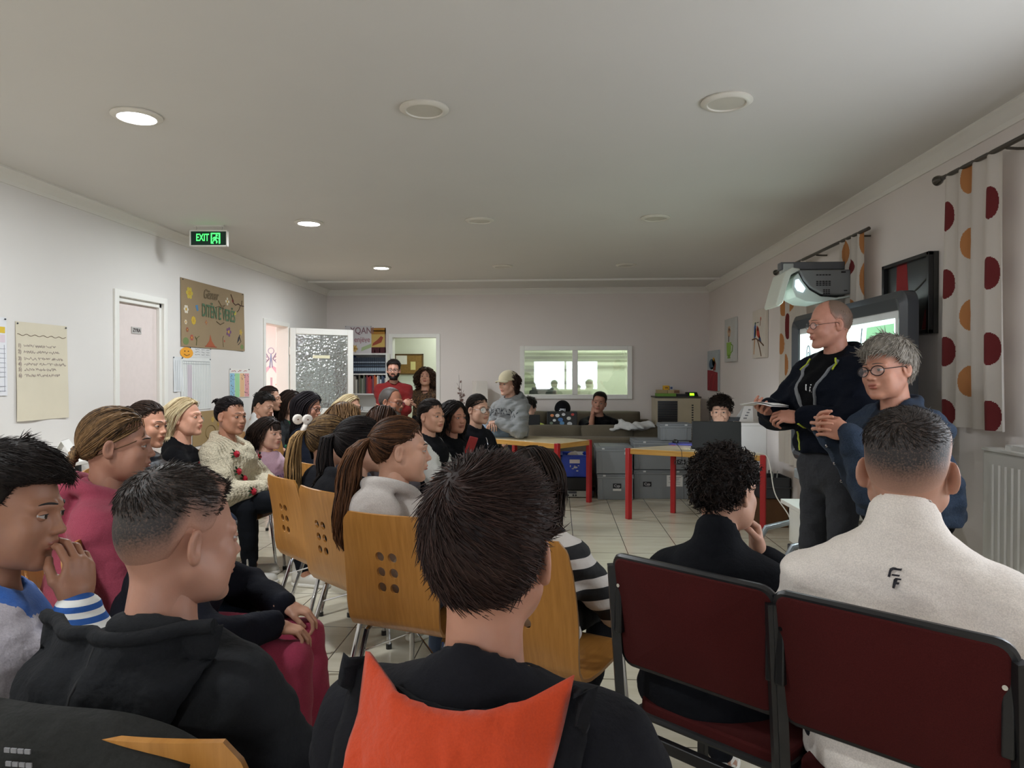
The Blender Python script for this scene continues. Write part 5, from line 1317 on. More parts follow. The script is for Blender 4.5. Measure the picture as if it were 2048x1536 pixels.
EYEW = mat('eye_white', 'aaa29c', .25, var=.02); IRIS = mat('iris', '2e2118', .15, var=.05); LIPM = {}

# ---------------------------------------------------------------- hair
def hair_field(st):
    """returns th(q): hair thickness over the skull (negative where there is no hair), q in head units"""
    xs = [0, .55, .92, 1.12, 1.42, 1.75, 2.15, 3.15]
    hl = st.get('line', [.083, .080, .062, .012, .004, .020, -.040, -.070])
    top, side, back = st.get('top', .016), st.get('side', .008), st.get('back', .012)
    soft = st.get('soft', .010)
    def th(q):
        az = np.abs(np.arctan2(q[:, 0], q[:, 1] + .012)); m = q[:, 2] - np.interp(az, xs, hl)
        k = sstep(.035, .095, q[:, 2]); sb = side + (back - side) * sstep(1.7, 2.6, az)
        fr = st.get('front', 0) * sstep(.9, .2, az) * sstep(.05, .1, q[:, 2])
        T = sb + (top - sb) * k + fr
        return -.008 + (T + .008) * sstep(-.003, soft, m), m
    return th
def tubes(P, R, sides=3):
    """(N,M,3) paths, (N,M) radii -> verts, quads"""
    N, M, _ = P.shape
    T = np.gradient(P, axis=1); T /= np.linalg.norm(T, axis=2, keepdims=True) + 1e-9
    ref = rng.normal(size=(N, 1, 3)); E = np.cross(T, ref); E /= np.linalg.norm(E, axis=2, keepdims=True) + 1e-9; G = np.cross(T, E)
    V = np.stack([P + R[..., None] * (cos(2 * pi * k / sides) * E + sin(2 * pi * k / sides) * G) for k in range(sides)], 2).reshape(-1, 3)
    b = (np.arange(N)[:, None, None] * M + np.arange(M - 1)[None, :, None]) * sides; k = np.arange(sides)[None, None]
    F = np.stack([b + k, b + (k + 1) % sides, b + sides + (k + 1) % sides, b + sides + k], -1).reshape(-1, 4)
    return V, F

def make_hair(p, st, Mh, hs, d_top, near, skinc):
    """p: parent, st: style, Mh: head matrix (4x4 np, head units -> body frame), d_top: garment distance in body frame"""
    th = hair_field(st); h = .0045 if near else .0075
    bumpy = st.get('bumpy', .0)
    fs = lambda q: d_skull(q) - th(q)[0] - (folds(q, .035, bumpy) if bumpy else 0)
    V, Q = polygonize(fs, (-.125, -.16, -.12), (.125, .15, .165), h)
    N = grad(fs, V.astype(np.float32)); t, m = th(V.astype(np.float32))
    vis = t > .0006
    to = lambda X: (X.reshape(-1, 3) * hs) @ Mh[:3, :3].T + Mh[:3, 3]
    Vs = [to(V)]; keepq = vis[Q].all(1); Fs = [Q[keepq]]; tone = [np.full(len(V), .12)]
    cover = [sstep(*st.get('fade', (-.004, .004)), m)]
    o = len(V); roots = np.where(t > st.get('rootmin', .003))[0]
    roots = roots[(V[roots, 2] > .036) | (V[roots, 1] < .0)] if 'tie' in st else roots; n = st.get('n', 900 if near else 260); typ = st.get('type', 'crop')
    if len(roots) and n:
        pick = rng.choice(roots, n); P0 = V[pick] + rng.normal(size=(n, 3)) * h * .5; Nn = N[pick]; tn = t[pick]
        if typ in ('crop', 'curly'):
            L = st.get('len', .022) * (.6 + .8 * rng.random(n)) * (np.clip(tn / max(st.get('top', .016), .004), .35, 1) if typ == 'crop' else 1)
            wh = np.array(st.get('whorl', (0.01, -.062, .105))); D = P0 - wh; sw = st.get('swirl', .5)
            D = D + sw * np.cross(Nn, D) + np.array(st.get('comb', (0, 0, 0))) * np.linalg.norm(D, axis=1, keepdims=True)
            D -= (D * Nn).sum(1, keepdims=True) * Nn; D /= np.linalg.norm(D, axis=1, keepdims=True) + 1e-9
            D += rng.normal(size=D.shape) * st.get('mess', .22); lift = st.get('lift', .38)
            M = 5 if typ == 'crop' else 9; s = np.linspace(0, 1, M)[None, :, None]
            if typ == 'crop':
                P = P0[:, None] - Nn[:, None] * .003 + L[:, None, None] * (s * D[:, None] + (s * lift - s * s * lift * .55) * Nn[:, None])
            else:
                e1 = D / (np.linalg.norm(D, axis=1, keepdims=True) + 1e-9); e2 = np.cross(Nn, e1); ph = rng.random((n, 1, 1)) * 6.3; cr = st.get('curl', .007)
                a = ph + s * st.get('turns', 1.4) * 2 * pi
                P = P0[:, None] - Nn[:, None] * .004 + L[:, None, None] * (s * .5 * D[:, None] + s * .6 * Nn[:, None]) + cr * (np.cos(a) * e1[:, None] + np.sin(a) * e2[:, None]) * np.minimum(s * 3, 1)
            P = to(P).reshape(n, M, 3)
            R = st.get('r', .0013 if near else .0026) * np.array([1, 1, .9, .7, .25] if M == 5 else [1, 1, 1, 1, 1, .9, .8, .6, .3])[None] * np.ones((n, 1)) * hs
        else:
            # long hair: combed over the skull to a tie, or parted and falling; then hanging free
            fo = lambda q: d_skull(q) - np.maximum(th(q)[0], .0) - .0015
            M1 = st.get('m1', 9); step = st.get('step', .024); Pt = P0.astype(np.float32) + Nn * .001; path = [to(Pt)]
            tie = np.array(st['tie']) if 'tie' in st else None
            off = rng.uniform(0, .0035, n)
            for i in range(M1 if tie is not None else 0):
                D = tie - Pt; dist = np.linalg.norm(D, axis=1, keepdims=True); g = grad(fo, Pt); D = D - (D * g).sum(1, keepdims=True) * g * (dist > .03)
                D /= np.linalg.norm(D, axis=1, keepdims=True) + 1e-9; Pt = Pt + D * np.minimum(dist / (M1 - i), step * 1.6)
                Pt = np.where(dist > .035, Pt - ((fo(Pt) - off)[:, None]) * g, Pt).astype(np.float32)
                path.append(to(Pt))
            if tie is not None:
                tail = st.get('tail')
                if tail:
                    # falling tail: a curve in the body frame given as head-unit points, widening then tapering
                    C = np.array(tail['pts'], float); k = np.linspace(0, 1, len(C)); s2 = np.linspace(0, 1, 9)
                    C = to(np.stack([np.interp(s2, k, C[:, j]) for j in range(3)], 1))
                    nt = tail.get('n', n); w = np.interp(s2, np.linspace(0, 1, len(tail['w'])), tail['w']) * hs
                    ang = rng.random(nt) * 6.3; rad = np.sqrt(rng.random(nt)); ex = rng.uniform(.75, 1.05, nt)
                    X = Mh[:3, 0]; Y = Mh[:3, 1]
                    wv = tail.get('wave', .006); ph = rng.normal(size=(nt, 1)) * .7; s3 = s2[None] * ex[:, None]
                    CC = np.stack([np.interp(s3, s2, C[:, j]) for j in range(3)], -1); ww = np.interp(s3, s2, w)
                    T = CC + (ww * (rad * np.cos(ang))[:, None] + wv * np.sin(s3 * tail.get('freq', 9) + ph) * s3)[..., None] * X + (ww * .62 * (rad * np.sin(ang))[:, None] + wv * np.cos(s3 * tail.get('freq', 9) + ph) * s3)[..., None] * Y
                    if d_top is not None:
                        q = T.reshape(-1, 3).astype(np.float32)
                        for _ in range(2):
                            dd = d_top(q) - .004; q = q - np.minimum(dd, 0)[:, None] * grad(d_top, q, .006)
                        T = q.reshape(T.shape)
                    rt = tail.get('r', .0035 if near else .005) * hs
                    v, f = tubes(T, np.full(T.shape[:2], rt) * np.array([.8, 1, 1, 1, 1, 1, .9, .7, .25])[None]); Vs.append(v); Fs.append(f + o); o += len(v)
                    tone.append(np.repeat(np.clip(rng.normal(tail.get('tone', .35), .22, nt), 0, 1), T.shape[1] * 3)); cover.append(np.ones(len(v)))
                P = np.stack(path, 1)
            else:
                # falls from a parting: over the skull first, then straight down outside the body
                L = st.get('len', .35) * rng.uniform(.8, 1.05, n) ; M = 14; ds = L / M; part = st.get('part', .0)
                side = np.where(Pt[:, 0] >= part, 1.0, -1.0)
                wv = st.get('wave', .004); ph = rng.random((n, 1)) * 6.3; fr = st.get('freq', 9)
                ba = st.get('backness', .55)
                up = (Mh[:3, :3].T @ np.array([0, 0, 1.0]))
                Q_ = Pt.copy(); free = np.zeros(n, bool); out = [to(Q_)]
                for i in range(M - 1):
                    g = grad(fo, Q_); dn = -np.tile(up, (n, 1)); h_ = sstep(.0, .09, Q_[:, 2])[:, None]
                    D = dn + h_ * np.stack([side * .9, np.full(n, -ba), np.zeros(n)], 1) + (1 - h_) * np.stack([side * .10, np.full(n, -.30 * ba), np.zeros(n)], 1) * (Q_[:, 1:2] > -.06)
                    near_s = (fo(Q_) < .012)[:, None]; D = np.where(near_s, D - np.minimum((D * g).sum(1, keepdims=True), 0) * g, D)
                    D /= np.linalg.norm(D, axis=1, keepdims=True) + 1e-9
                    Q_ = (Q_ + D * ds[:, None] / hs).astype(np.float32); dd = fo(Q_) - off; Q_ = (Q_ - np.minimum(dd, 0)[:, None] * grad(fo, Q_)).astype(np.float32)
                    s = (i + 1) / M; W = np.sin(ph[:, 0] + s * fr)[:, None] * wv * s * np.array([1, .3, 0]) + np.cos(ph[:, 0] * 1.7 + s * fr)[:, None] * wv * s * np.array([0, 1, 0])
                    X = to(Q_ + W)
                    if d_top is not None:
                        X = X.astype(np.float32); db = d_top(X) - .006; X = X - np.minimum(db, 0)[:, None] * grad(d_top, X, .006)
                        Q_ = (((X - Mh[:3, 3]) @ Mh[:3, :3]) / hs - W).astype(np.float32)
                    out.append(X)
                P = np.stack(out, 1)
            k = np.linspace(0, 1, P.shape[1]); R = st.get('r', .0024 if near else .0042) * hs * (np.where(k > .8, 1 - (k - .8) * 4, 1) if 'tie' not in st else np.ones_like(k))[None] * np.ones((n, 1))
        v, f = tubes(P, R); Vs.append(v); Fs.append(f + o); o += len(v)
        tn_ = np.clip(rng.normal(st.get('tone', .3), .2, n), 0, 1)
        tone.append(np.repeat(tn_, P.shape[1] * 3)); cover.append(np.ones(len(v)))
    mtl = stubblemat(skinc, st['c']) if st.get('stubble') else hairmat(st['c'], st.get('c2', st['c']))
    mats = [mtl]
    mi = None
    if st.get('stubble'):
        mats.append(hairmat(st['c'], st.get('c2', st['c']))); nq = len(Fs[0]); mi = np.concatenate([np.zeros(nq, int)] + [np.ones(len(f), int) for f in Fs[1:]])
    return np_mesh('hair', np.concatenate(Vs), Fs, mats, p, mi, {'tone': np.concatenate(tone), 'cover': np.concatenate(cover)})

# ---------------------------------------------------------------- whole person
def rot_np(e): return np.array(Euler(e, 'ZXY').to_matrix())
def ik(a, b, l1, l2, pole):
    a, b = np.array(a, float), np.array(b, float); d = b - a; L = np.linalg.norm(d); L = max(L, 1e-6)
    if L > (l1 + l2) * .995: k = L / (l1 + l2) * 1.005; l1 *= k; l2 *= k
    x = (l1 * l1 - l2 * l2 + L * L) / (2 * L); h = sqrt(max(l1 * l1 - x * x, 0)); u = d / L
    q = np.array(pole, float) - u * (np.array(pole, float) @ u); q /= np.linalg.norm(q) + 1e-9
    return a + u * x + q * h

def person(label, uv, Y, face=0, body=None, pitch=0, roll=0, hs=1.0, sk='b98a72', hair=None, top=None, pants='1c1e24', shoes=('d8d4cc', 'e8e4dc'),
           pose='sit', arms='lap', sw=1.0, seat=.46, lean=None, near=False, headkind=(1.0, 1.0, 1.0, 0.0), fat=1.0, legs=None, lip=None, name='person', hc=None,
           handcurl=.5, thigh=None, handres=.0045, group=None, barearm=False, footdx=None, extra=None, back=.0, drop=0.0, neck=.162, head_at=None):
    """one figure; uv/Y = where its head centre is seen and how far into the room, face/body = heading in degrees (0 = away down the room, 90 = to the right)"""
    H = np.array(head_at if head_at is not None else at(uv[0], uv[1], Y=Y)); body = face if body is None else body
    b = radians(body); F = np.array([sin(b), cos(b), 0]); Rt = np.array([cos(b), -sin(b), 0])
    lean = (.02 if pose == 'stand' else .10) if lean is None else lean
    root_xy = H - F * lean
    root = empty(name, (root_xy[0], root_xy[1], 0), -b, label, 'person', group)
    B = np.stack([Rt, F, np.array([0, 0, 1.0])], 1)             # body frame -> world
    loc = lambda W: (np.array(W) - np.array([root_xy[0], root_xy[1], 0])) @ B
    Hc = loc(H)
    rel = radians(face - body)
    Mh = np.eye(4); Mh[:3, :3] = rot_np((radians(pitch), radians(roll), -rel)); Mh[:3, 3] = Hc
    s = hs
    NB = Hc + np.array([0, -.045 - .3 * max(lean - .1, 0), -neck]) * s     # base of the neck
    S = .150 * sw * s
    pz = (seat + .085) if pose == 'sit' else .90 * (H[2] / 1.62)
    PV = np.array([0, -.0 - back, pz])
    SHL = [NB + np.array([sx * S, .0, -(.088 + drop) * s]) for sx in (-1, 1)]
    CH = NB + (PV - NB) * .32 + np.array([0, .02, 0]); WA = NB + (PV - NB) * .72 + np.array([0, .0 - .015, 0])
    # legs
    TL = thigh or .42 * s
    HP = [PV + np.array([sx * .085 * s, 0, -.0]) for sx in (-1, 1)]
    if pose == 'sit':
        kn = [np.array([sx * .12, PV[1] + TL, seat + .065]) for sx in (-1, 1)]
        an = [np.array([sx * .11, PV[1] + TL + .02, .085]) for sx in (-1, 1)]
        if legs:
            kn, an = [np.array(x, float) for x in legs[0]], [np.array(x, float) for x in legs[1]]
    else:
        kn = [np.array([sx * .10, .03, .49 * (H[2] / 1.62)]) for sx in (-1, 1)]; an = [np.array([sx * .11, -.01, .085]) for sx in (-1, 1)]
    # arms
    U, L_ = .285 * s, .245 * s
    A = arms if isinstance(arms, dict) else {}
    pre = arms if isinstance(arms, str) else A.get('pre', 'lap')
    WR = []; PL = []; PN = []; FD = []
    for i, sx in enumerate((-1, 1)):
        if pre == 'lap': w_ = np.array([sx * .055, PV[1] + .27, PV[2] + .10]); pl = (sx * 1.0, -.5, -.3); fd = (-sx * .75, .55, -.2); pn = (0, 0, -1)
        elif pre == 'crossed': w_ = np.array([-sx * .10, NB[1] + .20, NB[2] - .30 + .03 * sx]); pl = (sx, .2, -.6); fd = (-sx, .1, .15); pn = (0, -1, 0)
        elif pre == 'down': w_ = SHL[i] + np.array([sx * .07, .06, -.50 * s]); pl = (sx * .3, -1, 0); fd = (0, .1, -1); pn = (-sx, 0, 0)
        elif pre == 'front': w_ = np.array([sx * .06, NB[1] + .34, NB[2] - .34]); pl = (sx * .8, -.5, -.8); fd = (-sx * .5, .8, .0); pn = (-sx * .6, 0, -.6)
        elif pre == 'knees': w_ = np.array([sx * .10, PV[1] + .36, PV[2] + .07]); pl = (sx, -.3, -.2); fd = (-sx * .1, 1, -.3); pn = (0, -.2, -1)
        k = 'LR'[i]
        if k in A: w_, pl, fd, pn = [np.array(x, float) for x in A[k]]; w_ = Hc + w_ if A.get('head') and k in A['head'] else w_
        WR.append(np.array(w_, float)); PL.append(pl); FD.append(np.array(fd, float)); PN.append(np.array(pn, float))
    EL = [ik(SHL[i], WR[i], U, L_, PL[i]) for i in range(2)]
    # --- body: one continuous skin surface (head and hands are finer)
    HB = Hc + Mh[:3, :3] @ np.array([0, -.018, -.045]) * s
    def d_body(p):
        d = s_cone(p, NB + A3(0, 0, -.03), HB, .057 * s, .046 * s)
        t = sall([s_flat(p, PV, WA, .10, .098, 1.32 * sw), s_flat(p, WA, CH, .098, .105, 1.32 * sw), s_flat(p, CH, NB + A3(0, 0, -.07 * s), .105, .065, 1.3 * sw), s_cone(p, SHL[0], SHL[1], .042, .042)], .04)
        d = smin(d, t, .05)
        for i in range(2):
            d = smin(d, s_cone(p, SHL[i], EL[i], .044 * s, .036 * s), .03); d = smin(d, s_cone(p, EL[i], WR[i], .038 * s, .026 * s), .012)
            d = smin(d, s_cone(p, HP[i], kn[i], .075 * s, .052 * s), .03); d = smin(d, s_cone(p, kn[i], an[i], .05 * s, .034 * s), .015)
            d = smin(d, s_cone(p, an[i] + A3(0, 0, -.035), an[i] + A3(0, .10, -.05), .03, .024), .02)
        return d
    pts = np.array([PV, NB, HB] + SHL + EL + WR + kn + an); lo = pts.min(0) - .16; hi = pts.max(0) + .16; lo[2] = max(lo[2], -.01)
    Vb, Qb = polygonize(d_body, lo, hi, .013 if near else .018)
    Vs = [Vb]; Fs = [Qb]; mi = [np.zeros(len(Qb), int)]; o = len(Vb)
    hk = (*headkind, .0034 if near else .0046)
    V, Q, m = head_template(hk); Vs.append((V * s) @ Mh[:3, :3].T + Mh[:3, 3]); Fs.append(Q + o); mi.append(m); o += len(V)
    for i, sx in enumerate((-1, 1)):
        V, Q = hand_template(handcurl if not isinstance(handcurl, tuple) else handcurl[i], handres)
        f = FD[i] / np.linalg.norm(FD[i]); z = -(PN[i] - f * (PN[i] @ f)); z /= np.linalg.norm(z) + 1e-9; x = np.cross(f, z)
        q = V.copy()
        # right hand palm down pointing forward has its thumb on -x; mirror for it
        if sx > 0: q[:, 0] *= -1; Q = Q[:, ::-1]
        Vs.append((q * s * .98) @ np.stack([x, f, z], 0) + WR[i]); Fs.append(Q + o); mi.append(np.zeros(len(Q), int)); o += len(V)
    lipc = lip or '%02x%02x%02x' % tuple(int(int(sk[k:k + 2], 16) * r) for k, r in ((0, .88), (2, .72), (4, .72)))
    browc = hc or (hair['c'] if hair else '2a211c')
    np_mesh('body', np.concatenate(Vs), Fs, [skin(sk), mat('lips', lipc, .4, var=.04), EYEW, IRIS, mat('brow', browc, .7, var=.1)], root, np.concatenate(mi))
    # --- upper garment
    ct = dict(kind='crew', c='1a1a1c', loose=0.0); ct.update(top or {}); lo_ = ct['loose']
    short = ct.get('short', False); kind = ct['kind']
    hemz = PV[2] + ct.get('hem', -.085)
    seed = hash(label) % 97 if False else (len(label) * 7) % 31
    puff = ct.get('puff', 0)
    def d_top(p):
        g = lo_
        t = sall([s_flat(p, PV + A3(0, -.01, -.03), WA, .140 * fat + g, .122 * fat + g, 1.36, 1.0), s_flat(p, WA, CH, .122 * fat + g, .126 + g, 1.30 * sw),
                  s_flat(p, CH, NB + A3(0, -.005, -.075 * s), .126 + g, .080 + g, 1.34 * sw), s_cone(p, SHL[0], SHL[1], .052 * s + g * .6, .052 * s + g * .6)], .05)
        t = smin(t, s_cone(p, NB + A3(0, -.01, -.05), NB + A3(0, -.006, -.005), .085 * s, .064 * s), .04)
        for i in range(2): t = smin(t, s_cone(p, NB + A3(0, -.02, -.012), SHL[i], .052 * s + g * .4, .055 * s + g * .6), .045)
        for i in range(2):
            if short:
                mid = SHL[i] + (EL[i] - SHL[i]) * .75; t = smin(t, s_cone(p, SHL[i], mid, .060 * s + g, .056 * s + g), .04)
            else:
                e = s_cone(p, SHL[i], EL[i], .059 * s + g, .052 * s + g * 1.1)
                we = WR[i] + (EL[i] - WR[i]) * ct.get('cuffback', .06)
                e = smin(e, s_cone(p, EL[i], we, .053 * s + g * 1.1, .040 * s + g * .5), .02)
                t = smin(t, e, .045)
        t = t - folds(p, ct.get('fold', .11), ct.get('famp', .004), seed) - folds(p * A3(.6, .6, 1.6), .06, ct.get('famp', .004) * .35, seed + 3)
        if puff:
            t = t - puff * (np.abs(np.sin(p[:, 2] * pi / .055)) ** .6 - .5)
        if kind in ('hood', 'hoodup'):
            hd = ct.get('hood', 1.0); hz = A3(0, 0, ct.get('hoodz', 0))
            t = smin(t, s_torus(p, NB + A3(0, -.026, .026) * s + hz, (0, .46, 1), .088 * s, .026 * s * hd, 1.05), .022)
            t = smin(t, s_ell(p, NB + A3(0, -.118, -.060) * s + hz * .5, np.array([.135, .058, .125]) * s * hd), .022)
        elif kind == 'turtle': t = smin(t, s_torus(p, NB + A3(0, .0, .035) * s, (0, .25, 1), .060 * s, .018 * s), .02)
        elif kind == 'stand': t = smin(t, s_cone(p, NB + A3(0, -.006, .0), NB + A3(0, -.012, .055) * 1.0, .072 * s, .066 * s), .02)
        elif kind == 'collar': t = smin(t, s_torus(p, NB + A3(0, -.012, .012) * s, (0, .55, 1), .078 * s, .016 * s, 1.05), .02)
        else: t = smin(t, s_torus(p, NB + A3(0, -.004, .0) * s, (0, .40, 1), .066 * s, .011 * s), .012)
        # neck opening
        t = smax(t, -s_cone(p, NB + A3(0, .004, -.01), NB + A3(0, .05, .14) * s, .055 * s, ct.get('open', .075) * s), .012)
        if ct.get('vneck'):
            vd = ct['vneck']; q = p - NB; t = smax(t, -s_cone(p, NB + A3(0, .09, .0), NB + A3(0, .145, -vd), .05 * s, .012), .015)
        t = smax(t, hemz - p[:, 2] - .02 * np.sin(p[:, 0] * 14) * .3, .01)
        return t
    pts = np.array([PV, NB] + SHL + EL + WR); lo = pts.min(0) - .22; hi = pts.max(0) + .20; lo[2] = hemz - .03
    Vt, Qt = polygonize(d_top, lo, hi, ct.get('res', .010 if near else .0135))
    mats = [ct['m']] if 'm' in ct else [fabric(kind, ct['c'], ct.get('c2'))]; mi = np.zeros(len(Qt), int)
    cf = Vt[Qt].mean(1); env = dict(NB=NB, SHL=SHL, EL=EL, WR=WR, PV=PV, Hc=Hc, s=s, CH=CH)
    for k, (fn, mm) in enumerate(ct.get('regions', [])):
        mats.append(mm); mi[fn(cf, env)] = k + 1
    gname = ct.get('name', {'hood': 'hoodie', 'crew': 'sweater', 'stand': 'fleece', 'collar': 'jacket', 'turtle': 'jacket'}[kind])
    gar = np_mesh(gname, Vt, Qt, mats, root, mi)
    # --- trousers
    def d_pants(p):
        t = s_cone(p, HP[0] + A3(0, .0, 0), HP[1], .107 * fat, .107 * fat)
        if pose == 'stand': t = smin(t, s_flat(p, PV + A3(0, 0, .06), PV + A3(0, 0, -.05), .105 * fat, .105 * fat, 1.35), .05)
        for i in range(2):
            t = smin(t, s_cone(p, HP[i], kn[i], .090 * s, .066 * s), .035)
            t = smin(t, s_cone(p, kn[i], an[i] + (kn[i] - an[i]) * .08, .066 * s, .050 * s if pose == 'stand' else .045 * s), .02)
        t = t - folds(p, .09, .0035, seed + 5)
        return smax(t, p[:, 2] - PV[2] - (.10 if pose == 'sit' else .15), .01)
    pts = np.array(HP + kn + an); lo = pts.min(0) - .18; hi = pts.max(0) + .18; lo[2] = max(lo[2], .02)
    Vp, Qp = polygonize(d_pants, lo, hi, .012 if near else .018)
    np_mesh('trousers', Vp, Qp, [pants if not isinstance(pants, str) else fabric('trousers', pants)], root)
    # --- shoes
    (v1, q1), (v2, q2) = shoe_template(0)
    for i, sx in enumerate((-1, 1)):
        a = radians(-sx * 8); c, s_ = cos(a), sin(a); Rz = np.array([[c, -s_, 0], [s_, c, 0], [0, 0, 1]])
        base = an[i] - np.array([0, 0, .085]); base[2] = max(base[2], 0.0)
        W1, W2 = (v1 * s) @ Rz.T + base, (v2 * s) @ Rz.T + base
        np_mesh('shoe', np.concatenate([W1, W2]), [q1, q2 + len(v1)], [mat('shoe', shoes[0], .6, bump=.1), mat('sole', shoes[1], .7)], root, [0] * len(q1) + [1] * len(q2))
    # --- hair
    if hair: make_hair(root, hair, Mh, s, d_top, near, sk)
    P = dict(root=root, Mh=Mh, s=s, env=env, d_top=d_top, garment=gar, B=B, WR=WR, kn=kn, an=an, head=lambda q: Vector(Mh[:3, :3] @ (np.array(q) * s) + Mh[:3, 3]), d_pants=d_pants)
    if extra: extra(P)
    return P

def glasses(P, c='15151a', w=.0245, hgt=.019, r=.0016, y=.103):
    m = MB()
    for sx in (-1, 1):
        ring = [P['head']((sx * .0335 + w * cos(a) * (1 + .08 * cos(2 * a)), y - .010 * abs(sx * .0335 + w * cos(a)) / .06 * .8, .001 + hgt * sin(a))) for a in np.linspace(0, 2 * pi, 19)]
        m.tube(ring, r, 6)
        m.tube([P['head'](q) for q in ((sx * .059, y - .010, .006), (sx * .074, .055, .008), (sx * .079, -.005, .010), (sx * .080, -.022, -.004))], r * .9, 6)
    m.tube([P['head'](q) for q in ((-.010, y, .004), (0, y + .002, .007), (.010, y, .004))], r, 6)
    g = m.build('glasses', mat('frame', c, .3), P['root'])
    l = MB()
    for sx in (-1, 1):
        l.add([P['head']((sx * .0335 + w * cos(a), y - .008 * abs(sx * .0335 + w * cos(a)) / .06, .001 + hgt * sin(a))) for a in np.linspace(0, 2 * pi, 16, endpoint=False)], [tuple(range(16))])
    l.build('lens', glass('spectacle_lens', (.96, .97, 1), .03, .10), g)
    return g

def on_surface(P, x, z, front=True, f=None, gap=.003):
    """point of the garment at body-frame (x, z), seen from the front or the back"""
    f = f or P['d_top']; d = 1 if front else -1
    ys = np.linspace(.5 * d, -.3 * d, 160); q = np.stack([np.full(160, x), ys, np.full(160, z)], 1).astype(np.float32); v = f(q)
    k = int(np.argmax(v < 0)); return Vector((x, float(ys[k]) + gap * d, z)) if (v < 0).any() else None

def decal(P, name, polys, cx, cz, mtl, front=True, parent=None, sx=1.0, gap=.004, lab=None):
    """flat emblem laid over the cloth: polygons of (a, b) in metres around (cx, cz)"""
    bm = bmesh.new()
    for poly in polys:
        try: bm.faces.new([bm.verts.new((a * sx, b, 0)) for a, b in poly])
        except Exception: pass
    bmesh.ops.triangulate(bm, faces=bm.faces)
    for _ in range(3):
        bmesh.ops.subdivide_edges(bm, edges=[e for e in bm.edges if e.calc_length() > .008], cuts=1); bmesh.ops.triangulate(bm, faces=bm.faces)
    fl = 1 if not front else -1
    for v in bm.verts:
        q = on_surface(P, cx + fl * v.co.x, cz + v.co.y, front, gap=gap)
        v.co = q if q is not None else Vector((cx + fl * v.co.x, 0, cz + v.co.y))
    me = bpy.data.meshes.new(name); bm.to_mesh(me); bm.free(); me.materials.append(mtl)
    o = bpy.data.objects.new(name, me); COL.objects.link(o); o.parent = parent or P['garment']
    if lab: o['label'] = lab
    return o

def text_decal(P, body, size, cx, cz, mtl, front=True, sx=1.0, name='lettering', arc=0):
    cu = bpy.data.curves.new(name, 'FONT'); cu.body = body; cu.size = size; cu.align_x = 'CENTER'; cu.align_y = 'CENTER'; cu.offset = size * .02
    tmp = bpy.data.objects.new(name, cu); COL.objects.link(tmp)
    me = bpy.data.meshes.new_from_object(tmp.evaluated_get(bpy.context.evaluated_depsgraph_get())); bpy.data.objects.remove(tmp)
    bm = bmesh.new(); bm.from_mesh(me); bmesh.ops.triangulate(bm, faces=bm.faces)
    bmesh.ops.subdivide_edges(bm, edges=[e for e in bm.edges if e.calc_length() > .015], cuts=2)
    fl = 1 if not front else -1
    for v in bm.verts:
        x, z = cx + fl * v.co.x * sx, cz + v.co.y - arc * v.co.x ** 2
        q = on_surface(P, x, z, front); v.co = q if q is not None else Vector((x, 0, z))
    bm.to_mesh(me); bm.free(); me.materials.clear(); me.materials.append(mtl); me.name = name
    o = bpy.data.objects.new(name, me); COL.objects.link(o); o.parent = P['garment']; return o
for f in LATER: f()
# ================================================================ the people
def crop(c, c2=None, **k): return dict(dict(c=c, c2=c2 or c, type='crop'), **k)
def pony(c, c2, tie, pts, w, **k):
    tl = k.pop('tail', {}); t = None if pts is None else dict(dict(pts=pts, w=w), **(tl or {}))
    return dict(dict(c=c, c2=c2, type='long', top=.010, side=.006, back=.009, soft=.026, line=[.074, .072, .061, .038, .024, .020, -.042, -.067], tie=tie, tail=t), **k)
def loose(c, c2, ln, **k): return dict(dict(c=c, c2=c2, type='long', top=.014, side=.012, back=.016, len=ln), **k)
DARK, DARK2 = '15100e', '3a2a22'

def banded(name, ca, cb, per, duty=.5, axis='Z', rot=(0, 0, 0), wob=.3):
    key = ('band', name)
    if key in _MC: return _MC[key]
    t = NT(name); mp = t.n('ShaderNodeMapping'); mp.inputs['Rotation'].default_value = rot; t.l(t.coord(), mp.inputs[0])
    n = t.noise(5, 2); mx = t.n('ShaderNodeVectorMath', operation='MULTIPLY_ADD'); t.l(n.outputs['Color'], mx.inputs[0]); mx.inputs[1].default_value = (wob * per,) * 3; t.l(mp.outputs[0], mx.inputs[2])
    sp = t.n('ShaderNodeSeparateXYZ'); t.l(mx.outputs[0], sp.inputs[0])
    m1 = t.n('ShaderNodeMath', operation='DIVIDE'); t.l(sp.outputs[axis], m1.inputs[0]); m1.inputs[1].default_value = per
    m2 = t.n('ShaderNodeMath', operation='FRACT'); t.l(m1.outputs[0], m2.inputs[0])
    m3 = t.n('ShaderNodeMath', operation='GREATER_THAN'); t.l(m2.outputs[0], m3.inputs[0]); m3.inputs[1].default_value = duty
    t.l(t.ramp(m3.outputs[0], [(0, srgb(ca)), (1, srgb(cb))]), t.b.inputs['Base Color']); t.b.inputs['Roughness'].default_value = .85
    t.bump(t.noise(9, 4).outputs[0], .35, .03); _MC[key] = t.m; return t.m
def spotted(name, cols, scale, th=(.35, .55)):
    key = ('spot', name)
    if key in _MC: return _MC[key]
    t = NT(name); v = t.noise(scale, 2, t.coord('Object', (1, 1, .55)), .7)
    r = t.ramp(v.outputs[0], [(th[0], srgb(cols[0])), (th[1], srgb(cols[1])), (th[1] + .08, srgb(cols[2]))]); t.l(r, t.b.inputs['Base Color']); t.b.inputs['Roughness'].default_value = .8
    t.bump(t.noise(9, 4).outputs[0], .3, .03); _MC[key] = t.m; return t.m
